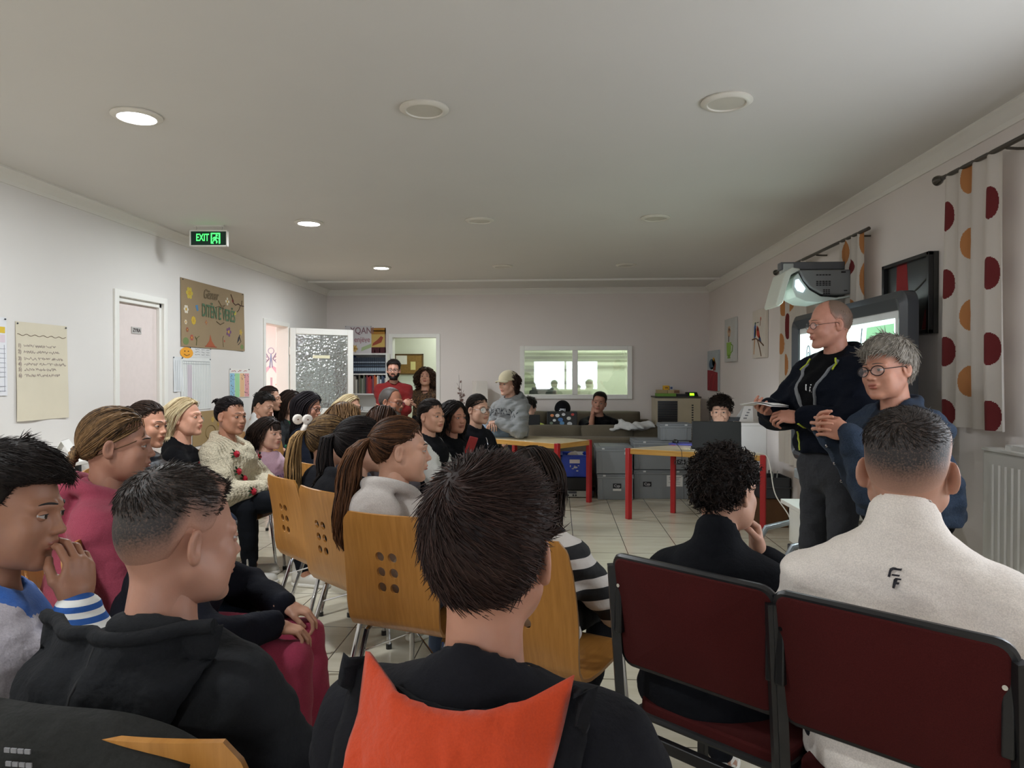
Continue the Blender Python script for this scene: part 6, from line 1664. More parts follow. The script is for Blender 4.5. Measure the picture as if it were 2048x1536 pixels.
def knit(name, c):
    key = ('knit', name)
    if key in _MC: return _MC[key]
    t = NT(name); v = t.n('ShaderNodeTexVoronoi', i_Scale=95.0); t.l(t.coord(), v.inputs['Vector']); wv = t.n('ShaderNodeTexWave', wave_type='BANDS', i_Scale=12.0, i_Distortion=2.0); t.l(t.coord(), wv.inputs['Vector'])
    c = srgb(c); t.l(t.ramp(v.outputs['Distance'], [(0, c), (.7, [x * .72 for x in c])]), t.b.inputs['Base Color'])
    ad = t.n('ShaderNodeMath', operation='SUBTRACT'); t.l(wv.outputs['Fac'], ad.inputs[0]); t.l(v.outputs['Distance'], ad.inputs[1]); t.bump(ad.outputs[0], .55, .012)
    t.b.inputs['Roughness'].default_value = .95; _MC[key] = t.m; return t.m
# region tests on a garment (cf: face centres in the body frame, e: joints)
def on_sleeve(cf, e, mn=.0): return np.abs(cf[:, 0]) > e['SHL'][1][0] + mn
def sleeves(cf, e):
    d = np.full(len(cf), 9.); k = np.full(len(cf), 9.)
    for i in (0, 1):
        d = np.minimum(d, np.minimum(s_cone(cf, e['SHL'][i] + (e['EL'][i] - e['SHL'][i]) * .12, e['EL'][i], .062, .056), s_cone(cf, e['EL'][i], e['WR'][i], .056, .042)))
    t = np.minimum(s_flat(cf, e['PV'], e['CH'], .115, .115, 1.25), s_flat(cf, e['CH'], e['NB'] + A3(0, 0, -.08), .115, .07, 1.25)); return d < t
def cuff(cf, e, L=.06, i=None):
    m = np.zeros(len(cf), bool)
    for j in ((0, 1) if i is None else (i,)):
        u = e['WR'][j] - e['EL'][j]; u = u / np.linalg.norm(u); q = cf - e['WR'][j]; a = q @ u; m |= (a > -L - .06) & (np.linalg.norm(q - a[:, None] * u, axis=1) < .065) & (a < .05)
    return m
def rose(P, x, z, front=True, s=1.0):
    q = on_surface(P, x, z, front, gap=.010)
    if q is None: return
    g = grad(P['d_top'], np.array([q], np.float32), .006)[0]; R = Vector(g).to_track_quat('Z', 'Y').to_matrix()
    m = MB(); Pp = [q + R @ Vector((.021 * s * (1 - t / 30) * cos(t * .75), .021 * s * (1 - t / 30) * sin(t * .75), .012 * s * t / 26)) for t in range(26)]
    m.tube(Pp, .0062 * s, 6); m.lathe([(0, 0), (.02 * s, 0), (.016 * s, .012 * s), (0, .02 * s)], q, 10, R=R)
    r = m.build('crochet_rose', fabric('rose_red', 'a01428', wr=.2), P['garment'], smooth=60)
    l = MB()
    for a in (2.2, 2.9, 3.6): l.tube([q + R @ Vector((.016 * s * cos(a), .016 * s * sin(a), .002)), q + R @ Vector((.034 * s * cos(a), .034 * s * sin(a), .006)), q + R @ Vector((.046 * s * cos(a), .046 * s * sin(a), .002))], [.005 * s, .008 * s, .002], 6, flat=.6)
    l.build('crochet_leaf', fabric('leaf_green', '1e3a24', wr=.1), P['garment'], smooth=60)
def ring_on_neck(P, name, mtl, R=.062, r=.0016, dz=-.005):
    e = P['env']; m = MB(); m.tube([e['NB'] + np.array([R * cos(a), R * .92 * sin(a) - .006, dz - .022 * sin(a)]) * P['s'] for a in np.linspace(0, 2 * pi, 40)], r, 6); return m.build(name, mtl, P['root'])
def scrunchie(P, pos, R, r, mtl, name='scrunchie', ax=(0, -1, .4), wob=.25):
    ax = Vector(ax).normalized(); u = ax.orthogonal().normalized(); v = ax.cross(u); m = MB()
    m.tube([P['head'](Vector(pos) + (u * cos(a) + v * sin(a)) * R) for a in np.linspace(0, 2 * pi, 25)], [r * (1 + wob * sin(9 * a)) for a in np.linspace(0, 2 * pi, 25)], 8); return m.build(name, mtl, P['root'], smooth=60)
def bun(P, pos, r, c, c2, spiky=False, seed=0):
    rb = np.random.default_rng(seed); paths = []
    for k in range(46):
        a, b = rb.uniform(0, 6.3), rb.uniform(-1, 1); n = Vector((cos(a), sin(a), b)).normalized(); u = n.orthogonal().normalized(); v = n.cross(u); q = rb.uniform(.6, 1); st = rb.uniform(0, 6.3)
        paths.append([list(P['head'](Vector(pos) + (u * cos(st + t) + v * sin(st + t)) * r * q + n * r * .35 * (1 - q))) for t in np.linspace(0, 3.4, 9)])
    if spiky:
        for k in range(26):
            d = Vector((rb.normal(), rb.normal() - .4, abs(rb.normal()) + .2)).normalized(); paths.append([list(P['head'](Vector(pos) + d * r * (.6 + 1.3 * t) + Vector((0, 0, -.02 * t * t)))) for t in np.linspace(0, 1, 9)])
    A = np.array(paths); v, f = tubes(A, np.full(A.shape[:2], r * .16) * np.array([.7, 1, 1, 1, 1, 1, 1, .8, .3])[None])
    return np_mesh('hair_bun', v, f, [hairmat(c, c2)], P['root'], None, {'tone': np.repeat(np.clip(rb.normal(.3, .2, len(A)), 0, 1), 27), 'cover': np.ones(len(v))})
def cap(P, c, brim_c=None, text=None, h=.004):
    def f(q):
        d = d_skull(q) - .018; d = smin(d, s_ell(q, (0, -.012, .055), (.088, .108, .086)), .02); return smax(d, -(q[:, 2] - .038 - .10 * np.clip(q[:, 1] + .02, -.2, .0)), .006)
    V, Q = polygonize(f, (-.12, -.15, .0), (.12, .13, .17), h + .001)
    to = lambda X: (X * P['s']) @ P['Mh'][:3, :3].T + P['Mh'][:3, 3]
    cp = np_mesh('cap', to(V), Q, [fabric('cap_' + c, c, wr=.1)], P['root'])
    m = MB(); m.grid(lambda u, v: P['head'](((u * 2 - 1) * .080 * (1 - .1 * v), .060 + .030 * (1 - (u * 2 - 1) ** 2) + (.075 * v) * (1 - .45 * (u * 2 - 1) ** 2), .052 - .018 * (u * 2 - 1) ** 2 - .016 * v)), 15, 7)
    m.build('brim', fabric('cap_' + (brim_c or c), brim_c or c, wr=.05), cp, solid=.005, smooth=60)
    b = MB(); b.lathe([(0, 0), (.007, 0), (.006, .006), (0, .008)], P['head']((0, -.012, .140)), 10); b.build('button', fabric('cap_' + c, c), cp)
    return cp
def beard(P, c):
    def f(q): return d_head(q) - .0032
    V, Q = polygonize(f, (-.075, -.02, -.125), (.075, .125, -.035), .004)
    cf = V[Q].mean(1); ax = np.abs(cf[:, 0]); lim = np.interp(ax, [0, .014, .026, .045, .060, .075], [-.083, -.080, -.066, -.062, -.030, .0])
    k = (cf[:, 2] < lim) & (cf[:, 1] > -.005) | ((cf[:, 2] < -.041) & (cf[:, 2] > -.0500) & (ax < .027) & (cf[:, 1] > .085))
    to = lambda X: (X * P['s']) @ P['Mh'][:3, :3].T + P['Mh'][:3, 3]
    Qk = Q[k]; us = np.unique(Qk); mp = np.full(len(V), -1); mp[us] = np.arange(len(us)); V = V[us] + rng.normal(size=(len(us), 3)) * .0009
    return np_mesh('beard', to(V), mp[Qk], [hairmat(c, c)], P['root'], None, {'tone': rng.random(len(us)) * .5})
def seat_for(P, label, dist=0.0, sc=1.0):
    r = P['root']; b = -r.rotation_euler.z; y = P['env']['PV'][1] + .02
    return place_chair(r.location.x + sin(b) * (y + dist), r.location.y + cos(b) * (y + dist), r.rotation_euler.z, label, sc)

def fringe(P, c, c2, n=70, z0=.082, z1=.032):
    A = []
    for x in rng.uniform(-.052, .052, n):
        pts = []
        for t in np.linspace(0, 1, 6):
            q = np.array([[x * (1 + .1 * t), .13, z0 + (z1 + rng.normal() * .001 - z0) * t]], np.float32)
            for _ in range(10): q[:, 1] -= (d_skull(q) - .008) * .9
            pts.append(list(P['head'](q[0])))
        A.append(pts)
    A = np.array(A); v, f = tubes(A, np.full(A.shape[:2], .0026 * P['s']) * np.array([1, 1, 1, .9, .7, .3])[None])
    return np_mesh('hair_fringe', v, f, [hairmat(c, c2)], P['root'], None, {'tone': np.repeat(rng.random(len(A)) * .5, 18), 'cover': np.ones(len(v))})
WM = mat('print_white', 'd8d8d8', .7); BM = mat('print_black', '17171a', .7); RM = fabric('print_red', 'b0122a', wr=.1)

# ---------------------------------------------------------------- foreground, seen from behind
# boy with the orange-lined hood
def f_orange(P):
    e = P['env']; nb = e['NB']
    OR = fabric('hood_lining_orange', 'b03a16', wr=.55, fine=420, var=.06); BKF = fabric('hood_black', '17171a', wr=.5)
    def sheet(grow, gap, lift, dz=0):
        m = MB()
        def f(u, v):
            a = u * 2 - 1; wd = (.135 - .045 * v + grow) * (1 - .25 * (max(0, v - .7) / .3) ** 2)
            x = a * wd - .030 * v; z = nb[2] + .050 + dz - .034 * (1 - a * a) * (1 - v) - .36 * v
            q = on_surface(P, x, min(z, nb[2] - .0), False, gap=0); y = q.y if q is not None else -.1
            y = min(y, nb[1] - .066 - .012 * (1 - abs(a))) if z > nb[2] - .05 else y
            if abs(a) > .6 and v < .35: y += .05 * (abs(a) - .6) / .4 * (1 - v / .35)
            bulge = lift * sin(pi * min(1, v * 1.05)) ** .7 * (1 - a * a) ** .4 + .018 * abs(a) ** 4 * (1 - v)
            fold_ = .007 * sin(a * 7 + v * 5) * v + .006 * sin(a * 15 - v * 9) * v
            return (x, y - gap - bulge - fold_, z)
        m.grid(f, 33, 33); return m
    h = sheet(.030, .010, .020, -.006).build('hood', BKF, P['root'], smooth=70, solid=.012)
    sheet(0, .030, .050).build('hood_lining', OR, h, smooth=70, solid=.008)
    ring_on_neck(P, 'gold_chain', mat('gold', 'b8963c', .3, 1.0), .064, .0022, .028)
P1 = person('boy with short dark hair in a black hoodie with an orange hood lining', (985, 1104), .98, 14, 12, hs=1.0, near=True, sk='a87a64', handres=.006,
       hair=crop('1c1210', '44302a', n=8500, top=.015, side=.012, back=.012, len=.030, r=.0009, lift=.10, mess=.14, soft=.014, swirl=.7, whorl=(-.022, -.070, .098), line=[.083, .080, .062, .020, .012, .026, -.045, -.072]),
       top=dict(kind='crew', c='16161a', name='hoodie', loose=.014, famp=.005, open=.085), lean=.04, headkind=(.95, 1, 1.25, 0), extra=f_orange, sw=1.06)
# boy in the black hoodie
def f_hoodbag(P):
    nb = P['env']['NB']; HB = fabric('hood_charcoal', '1c1d1f', wr=.6)
    def f(u, v):
        a = u * 2 - 1; wd = .205 - .055 * v ** 1.5; x = a * wd - .035 - .05 * v
        z = nb[2] + .052 - .012 * (1 - a * a) - .030 * max(0, -a) * (1 - v) - .36 * v * (1 - .22 * a)
        q = on_surface(P, x, min(z, nb[2]), False, gap=0); y = q.y if q is not None else nb[1] - .02
        if z > nb[2] - .04: y = min(y, nb[1] - .070 + .10 * abs(a) ** 2.2)
        bul = .075 * sin(pi * min(1, .12 + v * .9)) ** .8 * (1 - a * a) ** .5 + .012
        cr = .014 * math.exp(-((a - .05 - .5 * v) / .10) ** 2) + .010 * math.exp(-((v - .55 - .3 * a) / .08) ** 2)
        return (x, y - bul + cr + .005 * sin(a * 9 + v * 7), z)
    m = MB(); m.grid(f, 45, 37); h = m.build('hood', HB, P['root'], smooth=75, solid=.012)
    MB().tube([Vector(f(u, .0)) + Vector((0, -.004, .002)) for u in np.linspace(0.02, .98, 24)], [.013] * 24, 8).build('hood_rim', HB, h, smooth=60)
    MB().tube([Vector(f(.60 + .20 * v, v)) + Vector((0, -.006, 0)) for v in np.linspace(.03, .9, 20)], .0028, 6).build('hood_seam', mat('seam_black', '0c0c0e', .8), h, smooth=60)
P2 = person('boy with cropped dark hair in a plain black hoodie, face turned right', (364, 1080), 1.27, 36, 18, hs=1.01, near=True, sk='a87c68', pitch=-6,
       hair=crop('1d1815', '3b302a', stubble=True, n=6000, top=.016, side=.0045, back=.0045, len=.017, r=.0008, rootmin=.0065, lift=.10, mess=.12, soft=.02, fade=(.0, .085), line=[.085, .082, .066, .018, .006, .022, -.040, -.066]),
       top=dict(kind='crew', c='1e1f21', name='hoodie', loose=.014, famp=.007, open=.08), headkind=(.95, 1, 1.1, .2), lean=.04, sw=1.08, drop=.012, extra=f_hoodbag)
# boy in the blue and pale varsity jacket, hand at his mouth
BLU = fabric('varsity_blue', '1d4f96', wr=.3); PALE = fabric('varsity_pale', '9a949a', wr=.45)
CUFFB = banded('cuff_blue_white', '1d4f96', 'd8d8d4', .022, .5, wob=.05)
def chin_hand(side=1, dx=.05): return (np.array([side * dx, .105, -.205]), (side * .8, -.1, -1), (-side * .45, -.25, .9), (-side * .1, -1, -.2))
P3 = person('boy in a blue and pale grey varsity jacket with his hand over his mouth', (22, 1023), 1.40, 82, 58, hs=.98, near=True, sk='9a6f58', pitch=-8,
       hair=crop('15110f', '2c2320', n=6500, top=.026, side=.005, back=.006, len=.026, r=.0009, lift=.10, mess=.12, comb=(0, .9, -.2), front=.008, line=[.066, .066, .058, .022, .010, .026, -.035, -.060], rootmin=.004),
       top=dict(kind='crew', c='1d4f96', m=BLU, name='varsity_jacket', loose=.012, famp=.005, res=.007, cuffback=.10, regions=[(sleeves, PALE), (lambda cf, e: cuff(cf, e, .035), CUFFB)]),
       arms=dict(pre='lap', R=(np.array([.075, .120, -.190]), (.5, .3, -1), (-.20, .05, 1), (-.75, -.6, .1)), head='R'), handcurl=(.5, .55), handres=.003, lean=.10, headkind=(.95, 1, 1.05, .2))
place_chair(-.585, 1.225, radians(-6), 'beech chair behind the boy in the black hoodie, half covered by the dark jacket', 1.03)
seat_for(P3, 'beech chair under the boy in the varsity jacket, by the left border')
drape('dark padded jacket with a small grey print hung over a chair in the bottom corner', (-.775, 1.215), radians(-4), '242422', .56, .903, .3, .5, .045, -.24, wob=.02)
jk = bpy.data.objects['jacket.001'] if 'jacket.001' in bpy.data.objects else bpy.data.objects['jacket']
m = MB()
for k in range(5):
    for j in range(4): m.box((.070 + j * .010 + .002 * (k % 2), -.320, .925 - k * .018), (.008, .002, .006))
m.build('small_print', mat('print_grey', '77777a', .7), jk)
# curly boy in black on the left maroon chair
P5 = person('curly haired boy in a black sweatshirt resting his chin on his hand', (1452, 985), 2.20, 48, 32, hs=1.0, near=True, sk='b08873', pitch=-4,
       hair=dict(c='100c0b', c2='2e231e', type='curly', n=1700, top=.018, side=.009, back=.009, len=.024, r=.0019, curl=.006, turns=1.2, bumpy=.005, line=[.075, .074, .060, .030, .015, .022, -.05, -.075], soft=.015),
       top=dict(kind='stand', c='101115', name='sweatshirt', famp=.004, loose=.006), arms=dict(pre='lap', R=(np.array([.075, .085, -.20]), (1, -.2, -.8), (-.2, .15, .9), (-.7, -.6, .1)), head='R'), handcurl=(.5, .9), lean=.16, headkind=(.92, 1, 1.15, .1), seat=.47, sw=1.0, drop=.01)
# white fleece
def f_fleece(P):
    nb = P['env']['NB']; z = nb[2] - .06; K = mat('emblem_black', '1c1a22', .7)
    F_ = [[(-.020, .028), (-.010, .034), (.018, .034), (.016, .027), (-.008, .027), (-.014, .020), (-.018, .000), (-.026, .000)], [(-.012, .012), (.012, .012), (.010, .006), (-.013, .006)], [(-.006, -.004), (.000, .002), (.018, .002), (.016, -.004), (.006, -.004), (-.003, -.034), (-.011, -.034)], [(.0, -.012), (.012, -.012), (.010, -.018), (-.002, -.018)]]
    decal(P, 'embroidered_emblem', [[(a * .66, b * .66) for a, b in q] for q in F_], .0, z, K, front=False, sx=1, gap=.008)
P4 = person('youth with a faded crew cut in a white fleece bearing a small black emblem', (1815, 945), 1.82, 30, 32, hs=1.22, near=True, sk='b08672',
       hair=crop('1a1513', '3a2f28', stubble=True, n=6500, top=.012, side=.0025, back=.003, len=.013, r=.0007, rootmin=.0062, lift=.10, mess=.12, soft=.03, fade=(.015, .105), whorl=(.0, -.075, .09), line=[.085, .082, .066, .018, .004, .016, -.045, -.068]),
       top=dict(kind='stand', c='d6cdc4', name='fleece', loose=.022, famp=.007, fold=.16), headkind=(1.0, 1, 1.55, 0), lean=.10, sw=1.05, drop=.030, neck=.130, seat=.48, arms=dict(pre='lap'), extra=f_fleece)
HD = radians(-42); dr_ = np.array([sin(-HD), cos(-HD)])
for c, lab in (((.345, 1.84), 'maroon padded chair under the curly boy in black'), ((.685, 1.525), 'maroon padded chair under the youth in the white fleece')):
    o = maroon_chair((c[0] + dr_[0] * .25, c[1] + dr_[1] * .25), HD, lab); o.scale = (1.02, 1.02, 1.07)
# ---------------------------------------------------------------- second row from behind
STR = banded('striped_knit', '141416', 'c4bdb6', .085, .55, 'Z', (0, .12, 0))
P7 = person('girl in a black and white striped top, her head hidden behind the orange-hooded boy', (1072, 966), 2.66, 25, 27, hs=1.0, near=True, sk='b48a76', hair=loose(DARK, DARK2, .24, n=500), top=dict(kind='crew', m=STR, loose=.01, famp=.006), pants='111114', shoes=('8d6a72', 'b8a8a4'), lean=.06, back=.0,
       legs=([(-.14, .44, .50), (.13, .46, .51)], [(-.16, .40, .085), (.10, .22, .085)]), seat=.45)
place_chair(-.015, 2.49, radians(-27), 'beech chair under the girl in the striped top', 1.02)
HAIRB, HAIRB2 = '23160f', '6b462c'
P6 = person('girl with a long wavy brown ponytail in a pale grey hoodie', (803, 903), 2.90, 74, 24, hs=1.08, near=True, sk='bd9078', pitch=-2,
       hair=pony(HAIRB, HAIRB2, (0, -.108, .052), [(0, -.108, .052), (0, -.160, .035), (-.005, -.195, -.07), (.0, -.205, -.18), (.005, -.20, -.29), (.01, -.19, -.37)], [.016, .048, .070, .080, .074, .050], n=1100, r=.0017, tail=dict(n=900, wave=.016, freq=11, r=.0025, tone=.38)),
       top=dict(kind='hood', c='b2aaa4', loose=.008, hood=.9, open=.085), pants='4a5a78', headkind=(.9, .95, 1, .1), lean=.02,
       extra=lambda P: (scrunchie(P, (0, -.118, .05), .017, .007, mat('amber_tie', 'a8753a', .5), 'hair_tie')))
place_chair(-.545, 2.83, radians(-20), 'beech chair with six holes under the girl with the wavy brown ponytail', 1.02)
P8 = person('girl with a straight black ponytail in black, third chair from the orange-hooded boy', (724, 893), 3.42, 62, 42, hs=1.10, near=True, sk='b08670',
       hair=pony('0f0c0c', '2e2624', (-.005, -.108, .062), [(-.005, -.108, .062), (-.02, -.150, .045), (-.03, -.160, -.06), (-.03, -.15, -.2), (-.03, -.13, -.33)], [.016, .042, .056, .060, .042], n=1000, r=.0018, tail=dict(n=560, wave=.004, r=.0028, tone=.2)),
       top=dict(kind='hood', c='17171a', hood=.9), pants='15151a', lean=.04, extra=lambda P: scrunchie(P, (-.005, -.114, .064), .016, .005, mat('silver_clip', 'c8c8cc', .2, .9), 'hair_clip'))
place_chair(-.895, 3.33, radians(-43), 'beech chair with six holes under the girl with the straight black ponytail', 1.02)
def f_bear(P):
    W = fabric('plush_white', 'd8d0c8', wr=.1); q = (-.01, -.128, .070)
    s = scrunchie(P, q, .024, .014, W, 'plush_scrunchie', ax=(0, -1, .5), wob=.1)
    for dx, dz in ((-.038, .045), (.05, .045)):
        m = MB(); c = P['head']((q[0] + dx * .4, q[1] - .01 + dx * .5, q[2] + dz)); ax = Vector((1, -.25, 0)).normalized()
        m.lathe([(0, -.012), (.018, -.012), (.028, -.004), (.028, .006), (.018, .012), (0, .010)], c, 16, R=ax.to_track_quat('Z', 'Y').to_matrix()); o = m.build('plush_ear', W, s, smooth=60)
        m = MB(); m.lathe([(0, 0), (.004, 0), (.003, .003), (0, .003)], c + ax * .012, 8, R=ax.to_track_quat('Z', 'Y').to_matrix()); m.build('eye_bead', mat('bead', '7a4a34', .4), s)
P9 = person('girl with highlighted ponytail tied by a white plush bear scrunchie', (662, 884), 3.82, 66, 45, hs=1.10, near=True, sk='b48a74',
       hair=pony('2c1e16', 'b08c5c', (0, -.112, .066), [(0, -.112, .066), (0, -.165, .050), (-.01, -.175, -.05), (-.01, -.185, -.16), (0, -.17, -.26), (0, -.15, -.34)], [.016, .042, .058, .064, .058, .04], n=900, r=.0018, tone=.12, tail=dict(n=560, wave=.012, freq=9, r=.0028, tone=.42)),
       top=dict(kind='crew', c='1a1a1e'), pants='2a3040', lean=.04, extra=f_bear)
seat_for(P9, 'beech chair under the girl with the plush bear scrunchie')
P10 = person('child with wavy light brown hair in front of the blonde woman with glasses', (692, 846), 4.45, 40, 45, hs=.98, sk='b48a74', hair=loose('3a281c', '8a6a48', .22, n=420, wave=.012, tone=.45), top=dict(kind='crew', c='3a3a44'), pants='2a3040', lean=.04)
seat_for(P10, 'beech chair under the child with wavy light brown hair')
P11 = person('dark brown haired child mostly hidden behind the girl with the wavy ponytail', (770, 846), 5.3, 60, 50, hs=.98, sk='b48a74', hair=loose('20150f', '55382a', .25, n=420), top=dict(kind='crew', c='4a4448'), lean=.04)
seat_for(P11, 'beech chair under the hidden dark brown haired child')
# ---------------------------------------------------------------- left row along the wall
LEO = spotted('leopard_cloth', ('20140e', '8a6a44', '3a2618'), 60)
P12 = person('woman in a rose-pink hoodie with streaked hair in a low scrunchie', (236, 893), 2.45, 66, 62, hs=1.06, near=True, sk='a07460', pitch=-2,
       hair=pony('221812', '8a6a48', (0, -.118, -.035), [(0, -.118, -.035), (0, -.150, -.055), (0, -.165, -.10), (0, -.165, -.16)], [.012, .030, .034, .022], n=1200, r=.0017, tone=.38, tail=dict(n=160, wave=.01, r=.0026)),
       top=dict(kind='hood', c='8e3a4c', loose=.018, hood=1.0, famp=.005), pants='24303f', shoes=('17171a', 'd0ccc4'), headkind=(.94, .92, 1.05, .7), fat=1.1, lean=.06, sw=1.05,
       extra=lambda P: scrunchie(P, (0, -.132, -.038), .028, .015, LEO))
seat_for(P12, 'beech chair under the woman in the rose-pink hoodie')
P13 = person('girl in a dark fuzzy jumper and pink leggings behind the boy in black', (372, 1010), 2.27, 80, 78, hs=.92, sk='b48a74', hair=loose(DARK, DARK2, .2, n=300), top=dict(kind='crew', c='15161e', loose=.018, famp=.006), pants=fabric('pink_leggings', '8e2f48', wr=.15), shoes=('b89a90', 'c8b4a8'),
       arms='knees', lean=.06, legs=([(-.11, .43, .50), (.11, .42, .50)], [(-.08, .50, .085), (.12, .44, .085)]))
seat_for(P13, 'beech chair under the girl in the pink leggings')
NAVYP = fabric('puffer_black', '16181d', wr=.15, rough=.4, fine=60)
P14 = person('woman with a dark bun in a black padded jacket holding keys', (296, 851), 3.98, 98, 72, hs=1.06, near=True, sk='b8876f', pitch=-5,
       hair=pony('1a1310', '3e2c22', (0, -.115, .050), None, None, n=900, r=.0018, tail=None), top=dict(kind='turtle', m=NAVYP, puff=.016, loose=.02, famp=.003, name='padded_jacket'), pants='1c2436', headkind=(.9, .9, 1, .7), fat=1.08, arms='lap', lean=.05,
       extra=lambda P: bun(P, (0, -.135, .065), .030, '1a1310', '4a342a', seed=4))
seat_for(P14, 'beech chair under the woman in the black padded jacket')
def f_flow(P):
    nb = P['env']['NB']
    for x, z, s, rt in ((.075, nb[2] - .17, 1.0, .5), (-.03, nb[2] - .24, .9, -.3), (.13, nb[2] - .30, .8, .2)):
        for k in range(4):
            a = rt + k * 1.45; decal(P, 'red_petal', [[(.012 * s * cos(a), .012 * s * sin(a)), (.045 * s * cos(a - .45), .045 * s * sin(a - .45)), (.058 * s * cos(a), .058 * s * sin(a)), (.045 * s * cos(a + .45), .045 * s * sin(a + .45))]], x, z, RM)
P15 = person('blonde woman with a short bob in a black top with red flowers', (372, 836), 4.68, 92, 70, hs=1.05, near=True, sk='d09c84', pitch=4,
       hair=loose('b0966a', 'ecdcb8', .17, n=1000, r=.0018, backness=.95, tone=.45, wave=.002, top=.012, side=.004, line=[.088, .085, .072, .045, .030, .015, -.05, -.075]), hc='8a6a44', top=dict(kind='crew', c='111114'), pants='15171c', headkind=(.86, .88, 1, .3), lean=.05, extra=f_flow)
seat_for(P15, 'beech chair under the blonde woman with the short bob')
def f_roses(P):
    nb = P['env']['NB']
    for x, z in ((-.155, nb[2] - .13), (.13, nb[2] - .20), (-.06, nb[2] - .30), (.06, nb[2] - .26), (.14, nb[2] - .08), (-.17, nb[2] - .30), (.17, nb[2] - .33), (-.02, nb[2] - .40)): rose(P, x, z, True, 1.05)
CREAM = knit('cream_knit', 'd8ccb2')
P16 = person('woman with a messy dark bun in a cream knitted cardigan with red roses', (463, 833), 4.88, 112, 95, hs=1.05, near=True, sk='b08068', pitch=-3,
       hair=pony('100d0e', '2e2629', (0, -.118, .060), None, None, n=900, r=.0018, tail=None), top=dict(kind='collar', m=CREAM, name='cardigan', loose=.03, famp=.006, vneck=.16), pants='14161b', shoes=('c4beb4', 'dcd8d0'), headkind=(.88, .88, 1, .1), arms='lap', lean=.02, fat=1.05,
       legs=([(-.06, .46, .56), (.10, .46, .56)], [(-.11, .52, .085), (.12, .62, .085)]), extra=lambda P: (f_roses(P), bun(P, (0, -.125, .085), .026, '0e0b0c', '2a2224', True, 2)))
seat_for(P16, 'beech chair under the woman in the rose cardigan')
P17 = person('little girl with a dark fringe in a pink sweatshirt', (538, 868), 5.30, 110, 92, hs=.98, near=True, sk='c49a86',
       hair=loose('1a1413', '43332c', .20, n=650, r=.0022, top=.012, line=[.080, .078, .066, .050, .03, .02, -.045, -.07], backness=.8), top=dict(kind='crew', c='b792a2', c2='c4a2b0'), pants='8aa0c0', headkind=(.92, .9, 1, .4), lean=.05,
       extra=lambda P: [fringe(P, '1a1413', '43332c')] + [decal(P, 'scribbled_print', [[(-.07 + k * .02, .02), (-.062 + k * .02, .022), (-.056 + k * .02, -.025), (-.064 + k * .02, -.025)]], .0, P['env']['NB'][2] - .17, mat('print_mauve', '8e6478', .7)) for k in range(7)])
seat_for(P17, 'beech chair under the little girl in the pink sweatshirt')
P18 = person('boy in a navy and white tracksuit top looking down', (527, 812), 7.3, 96, 80, hs=1.05, sk='bd917a', pitch=-18, hair=crop('14100f', '2c2420', n=500, top=.022, side=.006, back=.006, comb=(0, .8, 0)), top=dict(kind='stand', c='151b2c', regions=[(lambda cf, e: (cf[:, 2] > e['SHL'][0][2] + .015), WM)], name='track_top'), lean=.1)
P19 = person('girl with a dark ponytail in green behind the boy in navy', (541, 799), 7.55, 88, 80, hs=1.08, sk='bd917a', hair=pony('1c1411', '3c2a22', (0, -.11, .03), [(0, -.11, .03), (0, -.15, .0), (0, -.17, -.1), (0, -.17, -.22)], [.012, .03, .04, .03], n=260, tail=dict(n=90)), top=dict(kind='crew', c='1c5a3a'))
P20 = person('girl with long dark hair in a dark grey jacket leaning by the open door', (583, 808), 7.7, 118, 105, hs=1.12, sk='c49a84', hair=loose('17110f', '3a2a22', .38, n=420, wave=.006), top=dict(kind='collar', c='2c2e30', regions=[(lambda cf, e: (np.abs(cf[:, 0] - .02) < .05) & (cf[:, 1] > 0), fabric('green_shirt', '1c5a3a'))]))
P21 = person('woman with long straight black hair and glasses in a navy cardigan', (618, 815), 6.6, 98, 85, hs=1.10, near=True, sk='b98670', pitch=-14, hair=loose('120f12', '2f282c', .40, n=700, r=.003, wave=.003, line=[.085, .08, .065, .04, .025, .015, -.05, -.075], backness=.85), top=dict(kind='crew', c='131722'), headkind=(1, 1, 1, .6), extra=lambda P: glasses(P, '2a1c18'))
P22 = person('blonde woman with black framed glasses beside the man in the grey jacket', (702, 817), 6.9, 112, 100, hs=1.02, sk='c89a82', hair=loose('a89068', 'e6d6b0', .22, n=420, tone=.45, backness=.9, line=[.088, .085, .072, .045, .03, .015, -.05, -.075]), hc='7a5c3c', top=dict(kind='crew', c='8a8078'), extra=lambda P: glasses(P, '121216'))
VEST = fabric('vest_navy', '1b2028', wr=.2, rough=.5)
P23 = person('grey-bearded man with glasses in a dark hooded vest over pale sleeves', (783, 805), 6.6, 108, 95, hs=1.10, near=True, sk='a8745c', pitch=-6, hair=crop('3c3835', '77706a', stubble=True, n=700, top=.006, side=.006, back=.007, len=.007, r=.0014, rootmin=.004, fade=(-.01, .02), line=[.102, .100, .085, .045, .0, .012, -.05, -.07]), hc='55504c',
       top=dict(kind='hood', m=VEST, hood=.9, name='vest', loose=.012, regions=[(sleeves, fabric('sleeve_grey', '98a0a4'))]), headkind=(1.08, 1.1, 1, .6), fat=1.1, extra=lambda P: (glasses(P, '141416'), beard(P, '6c6762')))
for P, l in ((P18, 'boy in the navy tracksuit top'), (P19, 'girl in green'), (P20, 'girl with long dark hair by the door'), (P21, 'woman in the navy cardigan'), (P22, 'blonde woman with black glasses'), (P23, 'man in the dark vest')): seat_for(P, 'beech chair under the ' + l)
